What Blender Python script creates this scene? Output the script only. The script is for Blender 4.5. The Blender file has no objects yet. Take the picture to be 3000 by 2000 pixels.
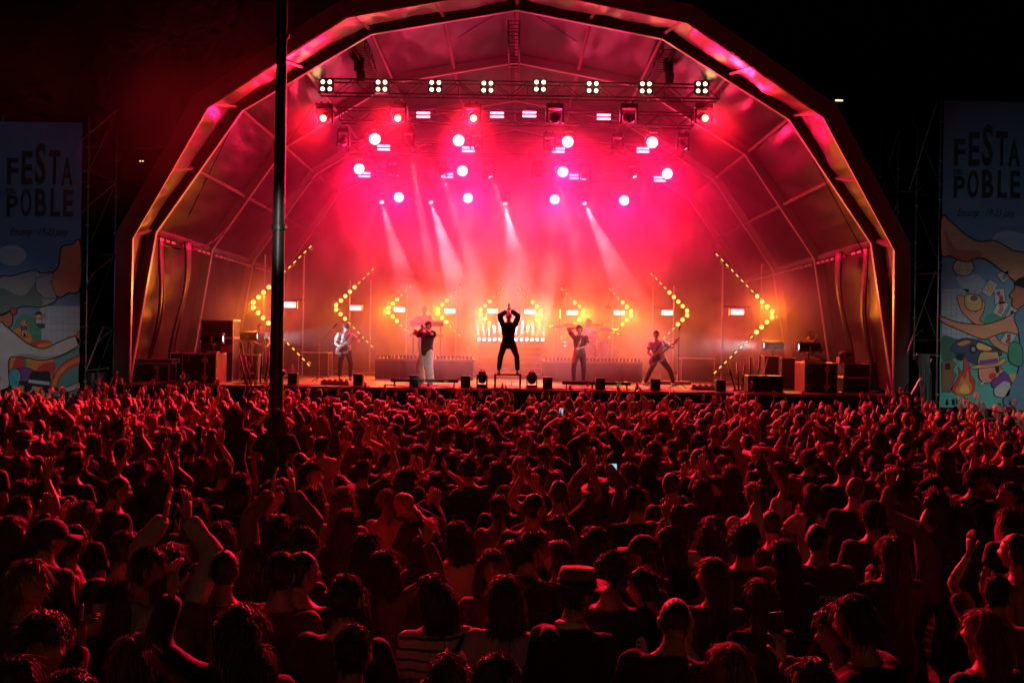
import bpy, math, random
from mathutils import Vector, Matrix, noise as mnoise

R = random.Random(7)
PI = math.pi
rad = math.radians
scene = bpy.context.scene
COL = scene.collection

# ------------------------------------------------------------------ camera
FPX = 2917.0            # focal length in photo pixels (35 mm lens, 36 mm sensor, 3000 px wide)
HC = 2.95               # eye height of the photographer's platform
ROLL = 0.0155
camd = bpy.data.cameras.new('camera')
camd.lens = 35.0
camd.sensor_width = 36.0
camd.clip_start = 0.05
camd.clip_end = 3000.0
camd.shift_y = 5.0 / 3000.0
cam = bpy.data.objects.new('camera', camd)
COL.objects.link(cam)
cam.location = (0, 0, HC)
cam.rotation_euler = (Matrix.Rotation(PI / 2, 4, 'X') @ Matrix.Rotation(ROLL, 4, 'Z')).to_euler()
scene.camera = cam

# ------------------------------------------------------------------ world: clear night, sun well below the horizon
world = bpy.data.worlds.new('World')
scene.world = world
world.use_nodes = True
wn = world.node_tree
wn.nodes.clear()
wo = wn.nodes.new('ShaderNodeOutputWorld')
wb = wn.nodes.new('ShaderNodeBackground')
ws = wn.nodes.new('ShaderNodeTexSky')
ws.sky_type = 'NISHITA'
ws.sun_disc = False
ws.sun_elevation = rad(-5.0)
ws.sun_rotation = rad(200)
wn.links.new(ws.outputs[0], wb.inputs[0])
wb.inputs[1].default_value = 0.05
wn.links.new(wb.outputs[0], wo.inputs[0])

# ------------------------------------------------------------------ render settings
vs = scene.view_settings
vs.view_transform = 'Standard'
vs.look = 'None'
vs.gamma = 1.0
vs.exposure = 0.0
vs.use_curve_mapping = False
cy = scene.cycles
cy.max_bounces = 4
cy.diffuse_bounces = 2
cy.glossy_bounces = 2
cy.transmission_bounces = 4
cy.transparent_max_bounces = 12
cy.volume_bounces = 0
cy.use_light_tree = True
cy.use_denoising = True
cy.sample_clamp_indirect = 3.0
cy.sample_clamp_direct = 0.0
cy.caustics_reflective = False
cy.caustics_refractive = False
cy.use_adaptive_sampling = True
cy.adaptive_threshold = 0.03


def P(x, y, d):
    """photo pixel (3000 x 2000) + real distance along the view axis -> world point"""
    u = x - 1500.0
    v = 1000.0 - y + 5.0
    c, s = math.cos(ROLL), math.sin(ROLL)
    u0 = u * c - v * s
    v0 = u * s + v * c
    return Vector((u0 * d / FPX, d, HC + v0 * d / FPX))


# ------------------------------------------------------------------ materials
MATS = {}


def mat(name, color, rough=0.6, metal=0.0, var=0.0, vscale=8.0, bump=0.0, bscale=40.0, spec=0.5,
        emit=None, estr=0.0, objcol=False, stretch=(1, 1, 1), sample=True, alpha=1.0, trans=0.0, sheen=0.0, coat=0.0):
    if name in MATS:
        return MATS[name]
    m = bpy.data.materials.new(name)
    m.use_nodes = True
    nt = m.node_tree
    b = nt.nodes['Principled BSDF']
    b.inputs['Base Color'].default_value = (*color, 1)
    b.inputs['Roughness'].default_value = rough
    b.inputs['Metallic'].default_value = metal
    b.inputs['Specular IOR Level'].default_value = spec
    b.inputs['Alpha'].default_value = alpha
    b.inputs['Transmission Weight'].default_value = trans
    b.inputs['Sheen Weight'].default_value = sheen
    b.inputs['Coat Weight'].default_value = coat
    tc = nt.nodes.new('ShaderNodeTexCoord')
    mp = nt.nodes.new('ShaderNodeMapping')
    mp.inputs['Scale'].default_value = stretch
    nt.links.new(tc.outputs['Object'], mp.inputs['Vector'])
    src = None
    if objcol:
        oi = nt.nodes.new('ShaderNodeObjectInfo')
        src = oi.outputs['Color']
    if var > 0:
        nz = nt.nodes.new('ShaderNodeTexNoise')
        nz.inputs['Scale'].default_value = vscale
        nz.inputs['Detail'].default_value = 5
        nt.links.new(mp.outputs[0], nz.inputs['Vector'])
        mr = nt.nodes.new('ShaderNodeMapRange')
        mr.inputs['To Min'].default_value = 1 - var
        mr.inputs['To Max'].default_value = 1 + var
        nt.links.new(nz.outputs['Fac'], mr.inputs['Value'])
        mx = nt.nodes.new('ShaderNodeMix')
        mx.data_type = 'RGBA'
        mx.blend_type = 'MULTIPLY'
        mx.inputs[0].default_value = 1
        if src:
            nt.links.new(src, mx.inputs[6])
        else:
            mx.inputs[6].default_value = (*color, 1)
        nt.links.new(mr.outputs[0], mx.inputs[7])
        src = mx.outputs[2]
        rr = nt.nodes.new('ShaderNodeMapRange')
        rr.inputs['To Min'].default_value = max(0.02, rough - 0.12)
        rr.inputs['To Max'].default_value = min(1, rough + 0.12)
        nt.links.new(nz.outputs['Fac'], rr.inputs['Value'])
        nt.links.new(rr.outputs[0], b.inputs['Roughness'])
    if src:
        nt.links.new(src, b.inputs['Base Color'])
    if bump > 0:
        nb = nt.nodes.new('ShaderNodeTexNoise')
        nb.inputs['Scale'].default_value = bscale
        nb.inputs['Detail'].default_value = 4
        nt.links.new(mp.outputs[0], nb.inputs['Vector'])
        bp = nt.nodes.new('ShaderNodeBump')
        bp.inputs['Strength'].default_value = bump
        bp.inputs['Distance'].default_value = 0.02
        nt.links.new(nb.outputs['Fac'], bp.inputs['Height'])
        nt.links.new(bp.outputs[0], b.inputs['Normal'])
    if emit:
        b.inputs['Emission Color'].default_value = (*emit, 1)
        b.inputs['Emission Strength'].default_value = estr
        m.cycles.emission_sampling = 'AUTO' if sample else 'NONE'
    MATS[name] = m
    return m


# ------------------------------------------------------------------ mesh builder
class MB:
    def __init__(self):
        self.v = []
        self.f = []
        self.mi = []

    def add(self, vs_, fs, mi=0):
        o = len(self.v)
        self.v.extend([tuple(p) for p in vs_])
        for f in fs:
            self.f.append([i + o for i in f])
            self.mi.append(mi)
        return self

    def box(self, c, s, rot=None, bev=0.0, mi=0):
        c = Vector(c)
        hx, hy, hz = s[0] / 2, s[1] / 2, s[2] / 2
        if bev > 0:
            b = min(bev, hx * .9, hy * .9, hz * .9)
            vs_ = []
            for sz in (-1, 1):
                for rx in range(2):
                    z = sz * (hz if rx else hz - b)
                    ix = b if rx else 0
                    # octagon-ish ring
                    ring = [(-hx + ix + b * (0 if rx else 1), -hy + ix), (hx - ix - b * (0 if rx else 1), -hy + ix),
                            (hx - ix, -hy + ix + b * (0 if rx else 1)), (hx - ix, hy - ix - b * (0 if rx else 1)),
                            (hx - ix - b * (0 if rx else 1), hy - ix), (-hx + ix + b * (0 if rx else 1), hy - ix),
                            (-hx + ix, hy - ix - b * (0 if rx else 1)), (-hx + ix, -hy + ix + b * (0 if rx else 1))]
                    vs_.append([Vector((p[0], p[1], z)) for p in ring])
            rings = [vs_[1], vs_[0], vs_[2], vs_[3]]
            flat = [p for r in rings for p in r]
            if rot is not None:
                flat = [rot @ p for p in flat]
            fs = []
            for k in range(3):
                for i in range(8):
                    j = (i + 1) % 8
                    fs.append([k * 8 + i, k * 8 + j, (k + 1) * 8 + j, (k + 1) * 8 + i])
            fs.append([7, 6, 5, 4, 3, 2, 1, 0])
            fs.append([24 + i for i in range(8)])
            return self.add([p + c for p in flat], fs, mi)
        vs_ = [Vector((x, y, z)) for z in (-hz, hz) for y in (-hy, hy) for x in (-hx, hx)]
        if rot is not None:
            vs_ = [rot @ p for p in vs_]
        fs = [[0, 2, 3, 1], [4, 5, 7, 6], [0, 1, 5, 4], [2, 6, 7, 3], [1, 3, 7, 5], [0, 4, 6, 2]]
        return self.add([p + c for p in vs_], fs, mi)

    def loft(self, rings, cap=True, mi=0, closed=True):
        n = len(rings[0])
        fs = []
        for k in range(len(rings) - 1):
            for i in range(n if closed else n - 1):
                j = (i + 1) % n
                fs.append([k * n + i, k * n + j, (k + 1) * n + j, (k + 1) * n + i])
        if cap and closed:
            fs.append(list(range(n - 1, -1, -1)))
            L = (len(rings) - 1) * n
            fs.append([L + i for i in range(n)])
        return self.add([p for r in rings for p in r], fs, mi)

    def tube(self, pts, r, n=8, cap=True, mi=0, flat=None):
        """tube along points; r scalar or list; flat=(a,b) squash"""
        pts = [Vector(p) for p in pts]
        rs = r if isinstance(r, (list, tuple)) else [r] * len(pts)
        rings = []
        up = None
        for k, p in enumerate(pts):
            if k == 0:
                t = pts[1] - p
            elif k == len(pts) - 1:
                t = p - pts[k - 1]
            else:
                t = (pts[k + 1] - p).normalized() + (p - pts[k - 1]).normalized()
            if t.length < 1e-9:
                t = Vector((0, 0, 1))
            t.normalize()
            if up is None:
                up = Vector((0, 0, 1)) if abs(t.z) < 0.9 else Vector((0, 1, 0))
            a = t.cross(up)
            if a.length < 1e-6:
                a = t.cross(Vector((1, 0, 0)))
            a.normalize()
            b = a.cross(t).normalized()
            up = b
            fa, fb = flat if flat else (1, 1)
            rings.append([p + (a * math.cos(q) * fa + b * math.sin(q) * fb) * rs[k]
                          for q in [2 * PI * i / n for i in range(n)]])
        return self.loft(rings, cap, mi)

    def lathe(self, prof, c=(0, 0, 0), n=16, axis=None, mi=0, cap=True):
        c = Vector(c)
        M = axis if axis is not None else Matrix.Identity(3)
        rings = [[c + M @ Vector((r * math.cos(2 * PI * i / n), r * math.sin(2 * PI * i / n), z)) for i in range(n)]
                 for r, z in prof]
        return self.loft(rings, cap, mi)

    def ball(self, c, r, n=12, m=8, mi=0, M=None):
        c = Vector(c)
        rx, ry, rz = (r, r, r) if isinstance(r, (int, float)) else r
        rings = []
        for k in range(1, m):
            th = PI * k / m
            rings.append([Vector((rx * math.sin(th) * math.cos(2 * PI * i / n), ry * math.sin(th) * math.sin(2 * PI * i / n),
                                  -rz * math.cos(th))) for i in range(n)])
        vs_ = [p for r_ in rings for p in r_] + [Vector((0, 0, -rz)), Vector((0, 0, rz))]
        if M is not None:
            vs_ = [M @ p for p in vs_]
        fs = []
        for k in range(m - 2):
            for i in range(n):
                j = (i + 1) % n
                fs.append([k * n + i, k * n + j, (k + 1) * n + j, (k + 1) * n + i])
        S, N = len(vs_) - 2, len(vs_) - 1
        for i in range(n):
            j = (i + 1) % n
            fs.append([S, j, i])
            fs.append([N, (m - 2) * n + i, (m - 2) * n + j])
        return self.add([c + p for p in vs_], fs, mi)

    def mesh(self, name, mats=None, smooth=False):
        me = bpy.data.meshes.new(name)
        me.from_pydata(self.v, [], self.f)
        for m in (mats or []):
            me.materials.append(m)
        if mats and len(mats) > 1:
            me.polygons.foreach_set('material_index', self.mi)
        if smooth:
            me.polygons.foreach_set('use_smooth', [True] * len(me.polygons))
        me.update()
        return me

    def build(self, name, m, parent=None, world=True, smooth=False):
        """mesh object; when world is True the points are world points and are moved into the parent's frame"""
        if parent is not None and world:
            inv = parent_world(parent).inverted()
            self.v = [tuple(inv @ Vector(p)) for p in self.v]
        ms = m if isinstance(m, list) else [m]
        o = bpy.data.objects.new(name, self.mesh(name, ms, smooth))
        COL.objects.link(o)
        if parent is not None:
            o.parent = parent
        return o


def parent_world(o):
    M = o.matrix_basis.copy()
    p = o.parent
    while p is not None:
        M = p.matrix_basis @ M
        p = p.parent
    return M


def tag(o, label=None, cat=None, group=None, kind=None):
    if label:
        o['label'] = label
    if cat:
        o['category'] = cat
    if group:
        o['group'] = group
    if kind:
        o['kind'] = kind
    return o


def thing(name, label, cat, loc=(0, 0, 0), rz=0.0, group=None):
    o = bpy.data.objects.new(name, None)
    COL.objects.link(o)
    o.location = loc
    o.rotation_euler = (0, 0, rz)
    o.empty_display_size = 0.2
    return tag(o, label, cat, group)


def inst(name, me, parent=None, loc=(0, 0, 0), M=None):
    o = bpy.data.objects.new(name, me)
    COL.objects.link(o)
    if parent is not None:
        o.parent = parent
    if M is not None:
        o.matrix_basis = M
    else:
        o.location = loc
    return o


def copy_tree(o, parent=None):
    c = o.copy()
    COL.objects.link(c)
    c.parent = parent
    for ch in list(o.children):
        copy_tree(ch, c)
    return c


def lamp(name, kind, loc, color, energy, parent=None, target=None, size=None, blend=0.5, radius=0.1, world=True):
    ld = bpy.data.lights.new(name, kind)
    ld.color = color
    ld.energy = energy
    ld.shadow_soft_size = radius
    if kind == 'SPOT':
        ld.spot_size = rad(size)
        ld.spot_blend = blend
    o = bpy.data.objects.new(name, ld)
    COL.objects.link(o)
    M = Matrix.Translation(Vector(loc))
    if target is not None:
        q = (Vector(target) - Vector(loc)).to_track_quat('-Z', 'Y')
        M = M @ q.to_matrix().to_4x4()
    if parent is not None:
        o.parent = parent
        if world:
            M = parent_world(parent).inverted() @ M
    o.matrix_basis = M
    return o


PINK = (1.0, 0.0005, 0.056)
RED = (1.0, 0.006, 0.022)
AMBER = (1.0, 0.24, 0.012)

M_ALU = mat('aluminium', (0.55, 0.55, 0.56), 0.42, 0.6, var=0.15, vscale=3)
M_ALUD = mat('aluminium_frame_paint', (0.18, 0.165, 0.16), 0.5, 0.1, var=0.12, vscale=2)
M_BLACKM = mat('black_metal', (0.018, 0.018, 0.02), 0.42, 0.3, var=0.2, vscale=12)
M_BLACKP = mat('black_plastic', (0.016, 0.016, 0.017), 0.38, 0, var=0.2, vscale=20)
M_STEEL = mat('steel_tube', (0.42, 0.42, 0.43), 0.38, 0.75, var=0.25, vscale=6)
M_CHROME = mat('chrome', (0.75, 0.75, 0.76), 0.15, 1.0)
M_DRAPE = mat('black_drape', (0.012, 0.011, 0.011), 0.85, 0, var=0.25, vscale=3, bump=0.3, bscale=8)
M_PVC = mat('roof_membrane', (0.028, 0.020, 0.022), 0.36, 0, var=0.35, vscale=1.2, bump=0.8, bscale=3.5, stretch=(1, 0.3, 1), spec=0.45)
M_TARP = mat('brown_tarpaulin', (0.026, 0.02, 0.018), 0.40, 0, var=0.3, vscale=2, bump=0.7, bscale=2.2, stretch=(3, 3, 0.35), spec=0.6)
M_DECK = mat('deck_plywood', (0.10, 0.07, 0.052), 0.55, 0, var=0.3, vscale=2.5)

# ================================================================== ground, sky lights, hills
ZS = 1.75               # stage floor height
YF = 26.0               # front edge of the stage
MB().add([(-900, -300, 0), (900, -300, 0), (900, 1500, 0), (-900, 1500, 0)], [[0, 1, 2, 3]]).build(
    'ground', mat('asphalt', (0.035, 0.033, 0.032), 0.8, 0, var=0.35, vscale=0.8, bump=0.2))['kind'] = 'structure'

hb = MB()
pts = []
NX = 60
for j in range(9):
    for i in range(NX + 1):
        x = -600 + 1200 * i / NX
        y = 260 + 60 * j
        ridge = 60 + 85 * (0.5 + 0.5 * mnoise.noise(Vector((x * .004, 3.1, 0)))) + 30 * mnoise.noise(Vector((x * .013, 1.7, 0)))
        k = math.sin(min(1, j / 5) * PI / 2)
        pts.append((x, y, -2 + ridge * k * (1 + .25 * (j / 8)) + 5 * mnoise.noise(Vector((x * .05, y * .05, 0)))))
fs = [[j * (NX + 1) + i, j * (NX + 1) + i + 1, (j + 1) * (NX + 1) + i + 1, (j + 1) * (NX + 1) + i] for j in range(8) for i in range(NX)]
hb.add(pts, fs).build('hills', mat('dark_hillside', (0.03, 0.035, 0.025), 0.95, 0, var=0.4, vscale=0.05), smooth=True)['kind'] = 'structure'

# ================================================================== arched canopy
ARCH = [(10.2, 0.0), (9.57, 3.97), (7.32, 7.25), (3.9, 9.35), (0.0, 10.06)]
ZB = 1.80


def arch_pts(scale_out=0.0):
    """full arch polyline (x, h) left to right, moved outwards by scale_out (mitred)"""
    half = ARCH
    full = [(-x, h) for x, h in half] + [(x, h) for x, h in reversed(half[:-1])]
    if scale_out == 0:
        return full
    res = []
    n = len(full)
    for i in range(n):
        p = Vector(full[i])
        ns = []
        for a, b in ((i - 1, i), (i, i + 1)):
            if 0 <= a and b < n:
                t = (Vector(full[b]) - Vector(full[a])).normalized()
                ns.append(Vector((-t.y, t.x)))
        m = sum(ns, Vector((0, 0))).normalized()
        k = scale_out / max(0.3, m.dot(ns[0]))
        q = p + m * k
        if i in (0, n - 1):
            q = p + ns[0] * scale_out
            q.y = p.y
        res.append((q.x, q.y))
    return res


def frame_map(kind):
    if kind == 0:                       # front frame leans out towards the audience from the same feet
        th = rad(23.5)
        return lambda x, h, off=0.0: Vector((x, 26.55 - h * math.sin(th) - off * math.cos(th), ZB + h * math.cos(th) - off * math.sin(th)))
    y = 26.6 + 5.0 * (kind - 1)
    return lambda x, h, off=0.0: Vector((x, y - off, ZB + h))


canopy = thing('stage_canopy', 'large arched festival stage canopy with aluminium ribs and dark membrane roof', 'canopy', (0, 33, 0))
M_RIB0 = mat('rib_grey_paint', (0.15, 0.14, 0.14), 0.5, 0.2, var=0.2, vscale=1.5)
frames = []
for k in range(5):
    fm = frame_map(k)
    frames.append(fm)
    depth = 0.38 if k == 0 else 0.26
    w = 0.09
    inner = arch_pts(0)
    outer = arch_pts(depth)
    for s in range(len(inner) - 1):
        b = MB()
        a0, a1, o0, o1 = inner[s], inner[s + 1], outer[s], outer[s + 1]
        rings = []
        for (a, o) in ((a0, o0), (a1, o1)):
            rings.append([fm(a[0], a[1], w / 2), fm(a[0], a[1], -w / 2), fm(o[0], o[1], -w / 2), fm(o[0], o[1], w / 2)])
        b.loft(rings)
        rib = b.build('arch_beam', M_RIB0 if k == 0 else M_ALUD, canopy)
        # pale inner flange, a little proud of the beam
        b = MB()
        fl = arch_pts(-0.035)
        f2 = arch_pts(-0.002)
        rings = []
        for i in (s, s + 1):
            rings.append([fm(*fl[i], w / 2 + .012), fm(*fl[i], -w / 2 - .012), fm(*f2[i], -w / 2 - .012), fm(*f2[i], w / 2 + .012)])
        b.loft(rings).build('flange', M_ALU, rib)
        # corner plates with bolts on the two front frames
        if k < 2 and s > 0:
            ip, op = Vector(inner[s]), Vector(outer[s])
            mid = (ip + op) / 2
            for q in range(6):
                ang = q * PI / 3
                c = mid + Vector((math.cos(ang) * .17, math.sin(ang) * .17))
                p0, p1 = fm(c.x, c.y, w / 2), fm(c.x, c.y, w / 2 + .02)
                MB().tube([p0, p1], .016, 6).build('bolt', M_BLACKM, rib)

# purlins between the frames
full = arch_pts(0.13)
pur = []
n = len(full)
for i in range(n):
    pur.append((full[i], i))
    if i < n - 1:
        a, b2 = Vector(full[i]), Vector(full[i + 1])
        if 0 < i < n - 2:
            m = (a + b2) / 2
            pur.append(((m.x, m.y), -1))
for k in range(4):
    for (x, h), i in pur:
        if i in (0, n - 1):
            continue
        a, c = frames[k](x, h, -.07), frames[k + 1](x, h, .07)
        b = MB()
        b.tube([a, c], 0.055 if i != 1 and i != n - 2 else .085, 4)
        b.build('purlin', M_ALUD, canopy)

# membrane bays: rippled sheets
def membrane(k, s, name, m, sag=0.10, seg=(14, 12), out=0.24, stripes=False):
    o0 = arch_pts(out)
    a, c = Vector(o0[s]), Vector(o0[s + 1])
    vs_ = []
    for i in range(seg[0] + 1):
        t = i / seg[0]
        p = a.lerp(c, t)
        for j in range(seg[1] + 1):
            u = j / seg[1]
            q0, q1 = frames[k](p.x, p.y, 0), frames[k + 1](p.x, p.y, 0)
            q = q0.lerp(q1, u)
            edge = math.sin(PI * u) ** .5 if 0 < u < 1 else 0
            rip = sag * edge * (0.5 * mnoise.noise(Vector((q.x * .9, q.y * .5, q.z * .9))) + .35 * math.sin(t * 26 + 3 * mnoise.noise(q * .5)) * mnoise.noise(q * .7) + .16 * mnoise.noise(Vector((q.x * 4, q.y * .8, q.z * 4))))
            inward = Vector((-q.x, 0, 5 - q.z)).normalized()
            vs_.append(q + inward * (rip + sag * .5 * math.sin(PI * u)))
    W = seg[1] + 1
    fs = [[i * W + j, (i + 1) * W + j, (i + 1) * W + j + 1, i * W + j + 1] for i in range(seg[0]) for j in range(seg[1])]
    return MB().add(vs_, fs).build(name, m, canopy, smooth=True)


for k in range(4):
    for s in range(1, 7):
        membrane(k, s, 'roof_panel', M_PVC, 0.26 if k == 0 else .16, (40, 18))
    if k > 0:
        for s in (0, 7):
            membrane(k, s, 'side_wall', M_TARP, 0.22, (16, 26))
# side cheek of the leaning front bay
for s in (0, 7):
    membrane(0, s, 'side_wall', M_TARP, 0.05, (10, 6))
# gathered curtains hanging from the eaves between the first two frames
for sx in (-1, 1):
    for (yy, top, bot, wid) in ((28.5, 9.38, 9.7, .17), (27.1, 9.5, 9.92, .13)):
        b = MB()
        rings = []
        for i in range(15):
            t = i / 14
            z = ZB + 3.9 - t * 3.6
            r = wid * (0.55 + .45 * abs(math.cos(t * 3.0 + yy)))
            cx = sx * (top + (bot - top) * t + .12 * math.sin(t * 5 + yy))
            rings.append([Vector((cx + r * math.cos(q) * (1 + .35 * math.sin(5 * q + t * 2)) * .5,
                                  yy + r * math.sin(q) * (1 + .3 * math.cos(4 * q)) + .2 * t, z)) for q in [2 * PI * j / 20 for j in range(20)]])
        b.loft(rings)
        b.build('gathered_curtain', M_TARP, canopy, smooth=True)
# lacing rail under each eave
for sx in (-1, 1):
    for k in (1, 2, 3):
        b = MB()
        for q in range(10):
            y0 = 26.9 + 5 * (k - 1) + q * .46
            b.box((sx * 9.52, y0, ZB + 3.8), (.05, .3, .06))
        b.build('lacing_rail', M_ALU, canopy)
# back wall drape
b = MB()
vs_ = []
NXB, NZB = 90, 12
for i in range(NXB + 1):
    for j in range(NZB + 1):
        x = -10 + 20 * i / NXB
        top = 3.97 if abs(x) > 9.5 else (3.97 + (9.57 - abs(x)) * 1.45 if abs(x) > 7.32 else 7.25 + (7.32 - abs(x)) * .61 if abs(x) > 3.9 else 9.35 + (3.9 - abs(x)) * .18)
        vs_.append((x, 41.4 + .12 * math.sin(x * 7) + .05 * math.sin(x * 17), ZS - 1.7 + (top + 1.6) * j / NZB))
W = NZB + 1
fs = [[i * W + j, (i + 1) * W + j, (i + 1) * W + j + 1, i * W + j + 1] for i in range(NXB) for j in range(NZB)]
b.add(vs_, fs).build('back_drape', M_DRAPE, canopy, smooth=True)
# bracing wires and chain-hoist cables under the roof
for (p, q) in ((P(1460, 38, 27), P(1190, 205, 31.4)), (P(1555, 38, 27), P(1840, 215, 31.4)),
               (P(800, 480, 31.5), P(926, 300, 28.5)), (P(2330, 370, 26.8), P(2530, 740, 26.9)),
               (P(650, 690, 31.5), P(1010, 470, 36)), (P(2360, 700, 31.5), P(2250, 640, 36)),
               (P(690, 350, 26.8), P(520, 700, 29))):
    MB().tube([p, q], .012, 5).build('bracing_wire', M_BLACKM, canopy)
# sagging cable bundle on the left side
p, q = P(472, 714, 27.4), P(720, 590, 33)
cpts = [p.lerp(q, t / 14) - Vector((0, 0, .75 * math.sin(PI * t / 14))) for t in range(15)]
MB().tube(cpts, .035, 6).build('cable_bundle', M_BLACKP, canopy)

# ================================================================== stage platform
stage = thing('stage_platform', 'wide black skirted stage platform with plywood deck under the canopy', 'stage', (0, YF, 0))
b = MB()
b.box((0, (YF + 41.6) / 2 + .02, ZS / 2 - .04), (20.0, 41.5 - YF, ZS - .12))
b.build('substructure', M_BLACKM, stage)
dk = MB().box((0, 0, 0), (1.985, .985, .05), bev=.006).mesh('deck_panel', [M_DECK])
for i in range(10):
    for j in range(15):
        o = inst('deck_panel', dk, stage, (-9.0 + 2 * i, .5 + j * 1.0, ZS - .025 + R.uniform(-.0015, .0015)))
        o.color = (1, 1, 1, 1)
# skirt with folds
b = MB()
vs_ = []
N = 260
for i in range(N + 1):
    x = -10.05 + 20.1 * i / N
    f = .03 * math.sin(x * 9 + 2 * mnoise.noise(Vector((x, 0, 0))))
    for z, k in ((.02, 1.0), (.6, .8), (1.2, .5), (ZS - .07, .1)):
        vs_.append((x, YF - .06 + f * k, z))
fs = [[i * 4 + j, (i + 1) * 4 + j, (i + 1) * 4 + j + 1, i * 4 + j + 1] for i in range(N) for j in range(3)]
b.add(vs_, fs).build('skirt', M_DRAPE, stage, smooth=True)
MB().box((0, YF - .03, ZS - .05), (20.1, .05, .1)).build('edge_trim', M_ALUD, stage)

# ================================================================== lighting trusses
M_TRUSS = mat('truss_black_tube', (0.05, 0.05, 0.052), 0.35, 0.6, var=0.15, vscale=10)
brace_me = {}


def brace(parent, a, c, r=.012):
    a, c = Vector(a), Vector(c)
    L = (c - a).length
    key = (round(L, 3), r)
    if key not in brace_me:
        brace_me[key] = MB().tube([(0, 0, 0), (0, 0, L)], r, 6).mesh('brace', [M_TRUSS], True)
    q = (c - a).to_track_quat('Z', 'Y')
    M = parent_world(parent).inverted() @ Matrix.Translation(a) @ q.to_matrix().to_4x4()
    return inst('brace', brace_me[key], parent, M=M)


def box_truss(label, a, c, s=.40, pitch=.5, group=None):
    """four-chord box truss from a to c"""
    a, c = Vector(a), Vector(c)
    t = (c - a).normalized()
    side = t.cross(Vector((0, 0, 1))).normalized()
    up = side.cross(t).normalized()
    tr = thing('lighting_truss', label, 'truss', a, group=group)
    h = s / 2
    L = (c - a).length
    n_ = max(2, int(round(L / pitch)))
    for sx in (-1, 1):
        for sz in (-1, 1):
            o = side * h * sx + up * h * sz
            MB().tube([a + o, c + o], .024, 8).build('chord', M_TRUSS, tr, smooth=True)
    for i in range(n_):
        p0, p1 = a + t * (L * i / n_), a + t * (L * (i + 1) / n_)
        for sx in (-1, 1):
            z0, z1 = (-1, 1) if i % 2 else (1, -1)
            brace(tr, p0 + side * h * sx + up * h * z0, p1 + side * h * sx + up * h * z1)
        brace(tr, p0 + side * h - up * h, p0 - side * h - up * h)
        brace(tr, p0 + side * h + up * h, p0 - side * h + up * h)
        if i % 4 == 0:
            brace(tr, p0 - side * h - up * h, p0 - side * h + up * h)
    for e in (a, c):
        brace(tr, e + side * h - up * h, e + side * h + up * h)
        brace(tr, e - side * h - up * h, e - side * h + up * h)
        brace(tr, e + side * h - up * h, e - side * h - up * h)
    return tr


YA, YB, YC, YD = 28.5, 30.9, 33.3, 35.7
ZA = P(1500, 265, YA).z
ZBt = P(1500, 346, YB).z
ZCt = P(1500, 439, YC).z
ZDt = P(1500, 520, YD).z
box_truss('front lighting truss carrying the eight warm four-lamp blinders', (-5.62, YA, ZA), (5.78, YA, ZA))
box_truss('lighting truss just behind the row of warm blinders', (-5.43, YB, ZBt), (5.5, YB, ZBt))
box_truss('lighting truss above the lower row of round wash lamps, deep in haze', (-5.6, YC, ZCt), (5.6, YC, ZCt))
box_truss('hindmost lighting truss near the back drape', (-5.2, YD, ZDt), (5.2, YD, ZDt))
box_truss('slim truss running back along the roof ridge', P(1505, 78, 26.9), P(1507, 232, 31.6), s=.30, pitch=.3)
box_truss('slim truss slung under the roof beside its left shoulder', P(1052, 125, 26.9), P(1105, 236, 31.6), s=.30, pitch=.3)
box_truss('slim truss slung under the roof beside its right shoulder', P(1962, 130, 26.9), P(1905, 240, 31.6), s=.30, pitch=.3)
# chain hoists
for k, (x, y, d) in enumerate(((1052, 190, 28.4), (1957, 195, 28.4))):
    p = P(x, y, d)
    h_ = thing('chain_hoist', ['black chain hoist hanging above the left part of the front truss', 'black chain hoist hanging above the right part of the front truss'][k], 'hoist', p)
    MB().box(p, (.28, .24, .42), bev=.04).build('housing', M_BLACKP, h_)
    MB().lathe([(.1, -.2), (.13, 0), (.13, .1), (.05, .16)], p + Vector((.05, 0, -.3)), 10).build('chain_bag', M_DRAPE, h_)
    MB().tube([p + Vector((0, 0, .2)), p + Vector((0, 0, 1.3))], .015, 6).build('chain', M_STEEL, h_)

# ------------------------------------------------------------------ blinders: 2 x 2 warm lamps
M_WARM = mat('lamp_warm_white', (1, .9, .7), 0.4, emit=(1, .86, .62), estr=3.2, sample=False)
ang_c = [(-.1, .1), (.1, .1), (-.1, -.1), (.1, -.1)]
bl_body = MB().box((0, .06, 0), (.40, .12, .40), bev=.02).mesh('housing', [M_BLACKP])
cup = MB()
cup.lathe([(.062, 0), (.078, -.03), (.078, -.045), (.066, -.045), (.055, -.01)], (0, 0, 0), 14, axis=Matrix.Rotation(PI / 2, 3, 'X') @ Matrix.Rotation(PI, 3, 'X'))
lens = MB().lathe([(.0, .012), (.035, .016), (.058, .006), (.058, 0)], (0, 0, 0), 18, axis=Matrix.Rotation(PI / 2, 3, 'X'))
lens_me = lens.mesh('lens', [M_WARM], True)
blx = [956, 1118, 1275, 1428, 1582, 1736, 1892, 2056]
blz = [251, 252, 253, 255, 252, 256, 257, 257]
names = ['first', 'second', 'third', 'fourth', 'fifth', 'sixth', 'seventh', 'last']
for k in range(8):
    p = P(blx[k], blz[k], YA - .34)
    t = thing('blinder_lamp', 'warm four-lamp blinder, %s along the front truss counting from the lamp post side' % names[k], 'stage light', p, group='blinders on the front truss')
    inst('housing', bl_body, t)
    MB().tube([(0, .13, -.1), (0, .2, 0), (0, .2, .14)], .02, 6).build('bracket', M_BLACKM, t, world=False)
    for i, (x, z) in enumerate(ang_c):
        inst('lens', lens_me, t, (x + R.uniform(-.004, .004), -.012, z))
    lamp('blinder_glow', 'SPOT', (0, -.12, 0), (1, .34, .09), 14, t, (0, -1.2, -.5), 140, .6, .14, world=False)


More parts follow.
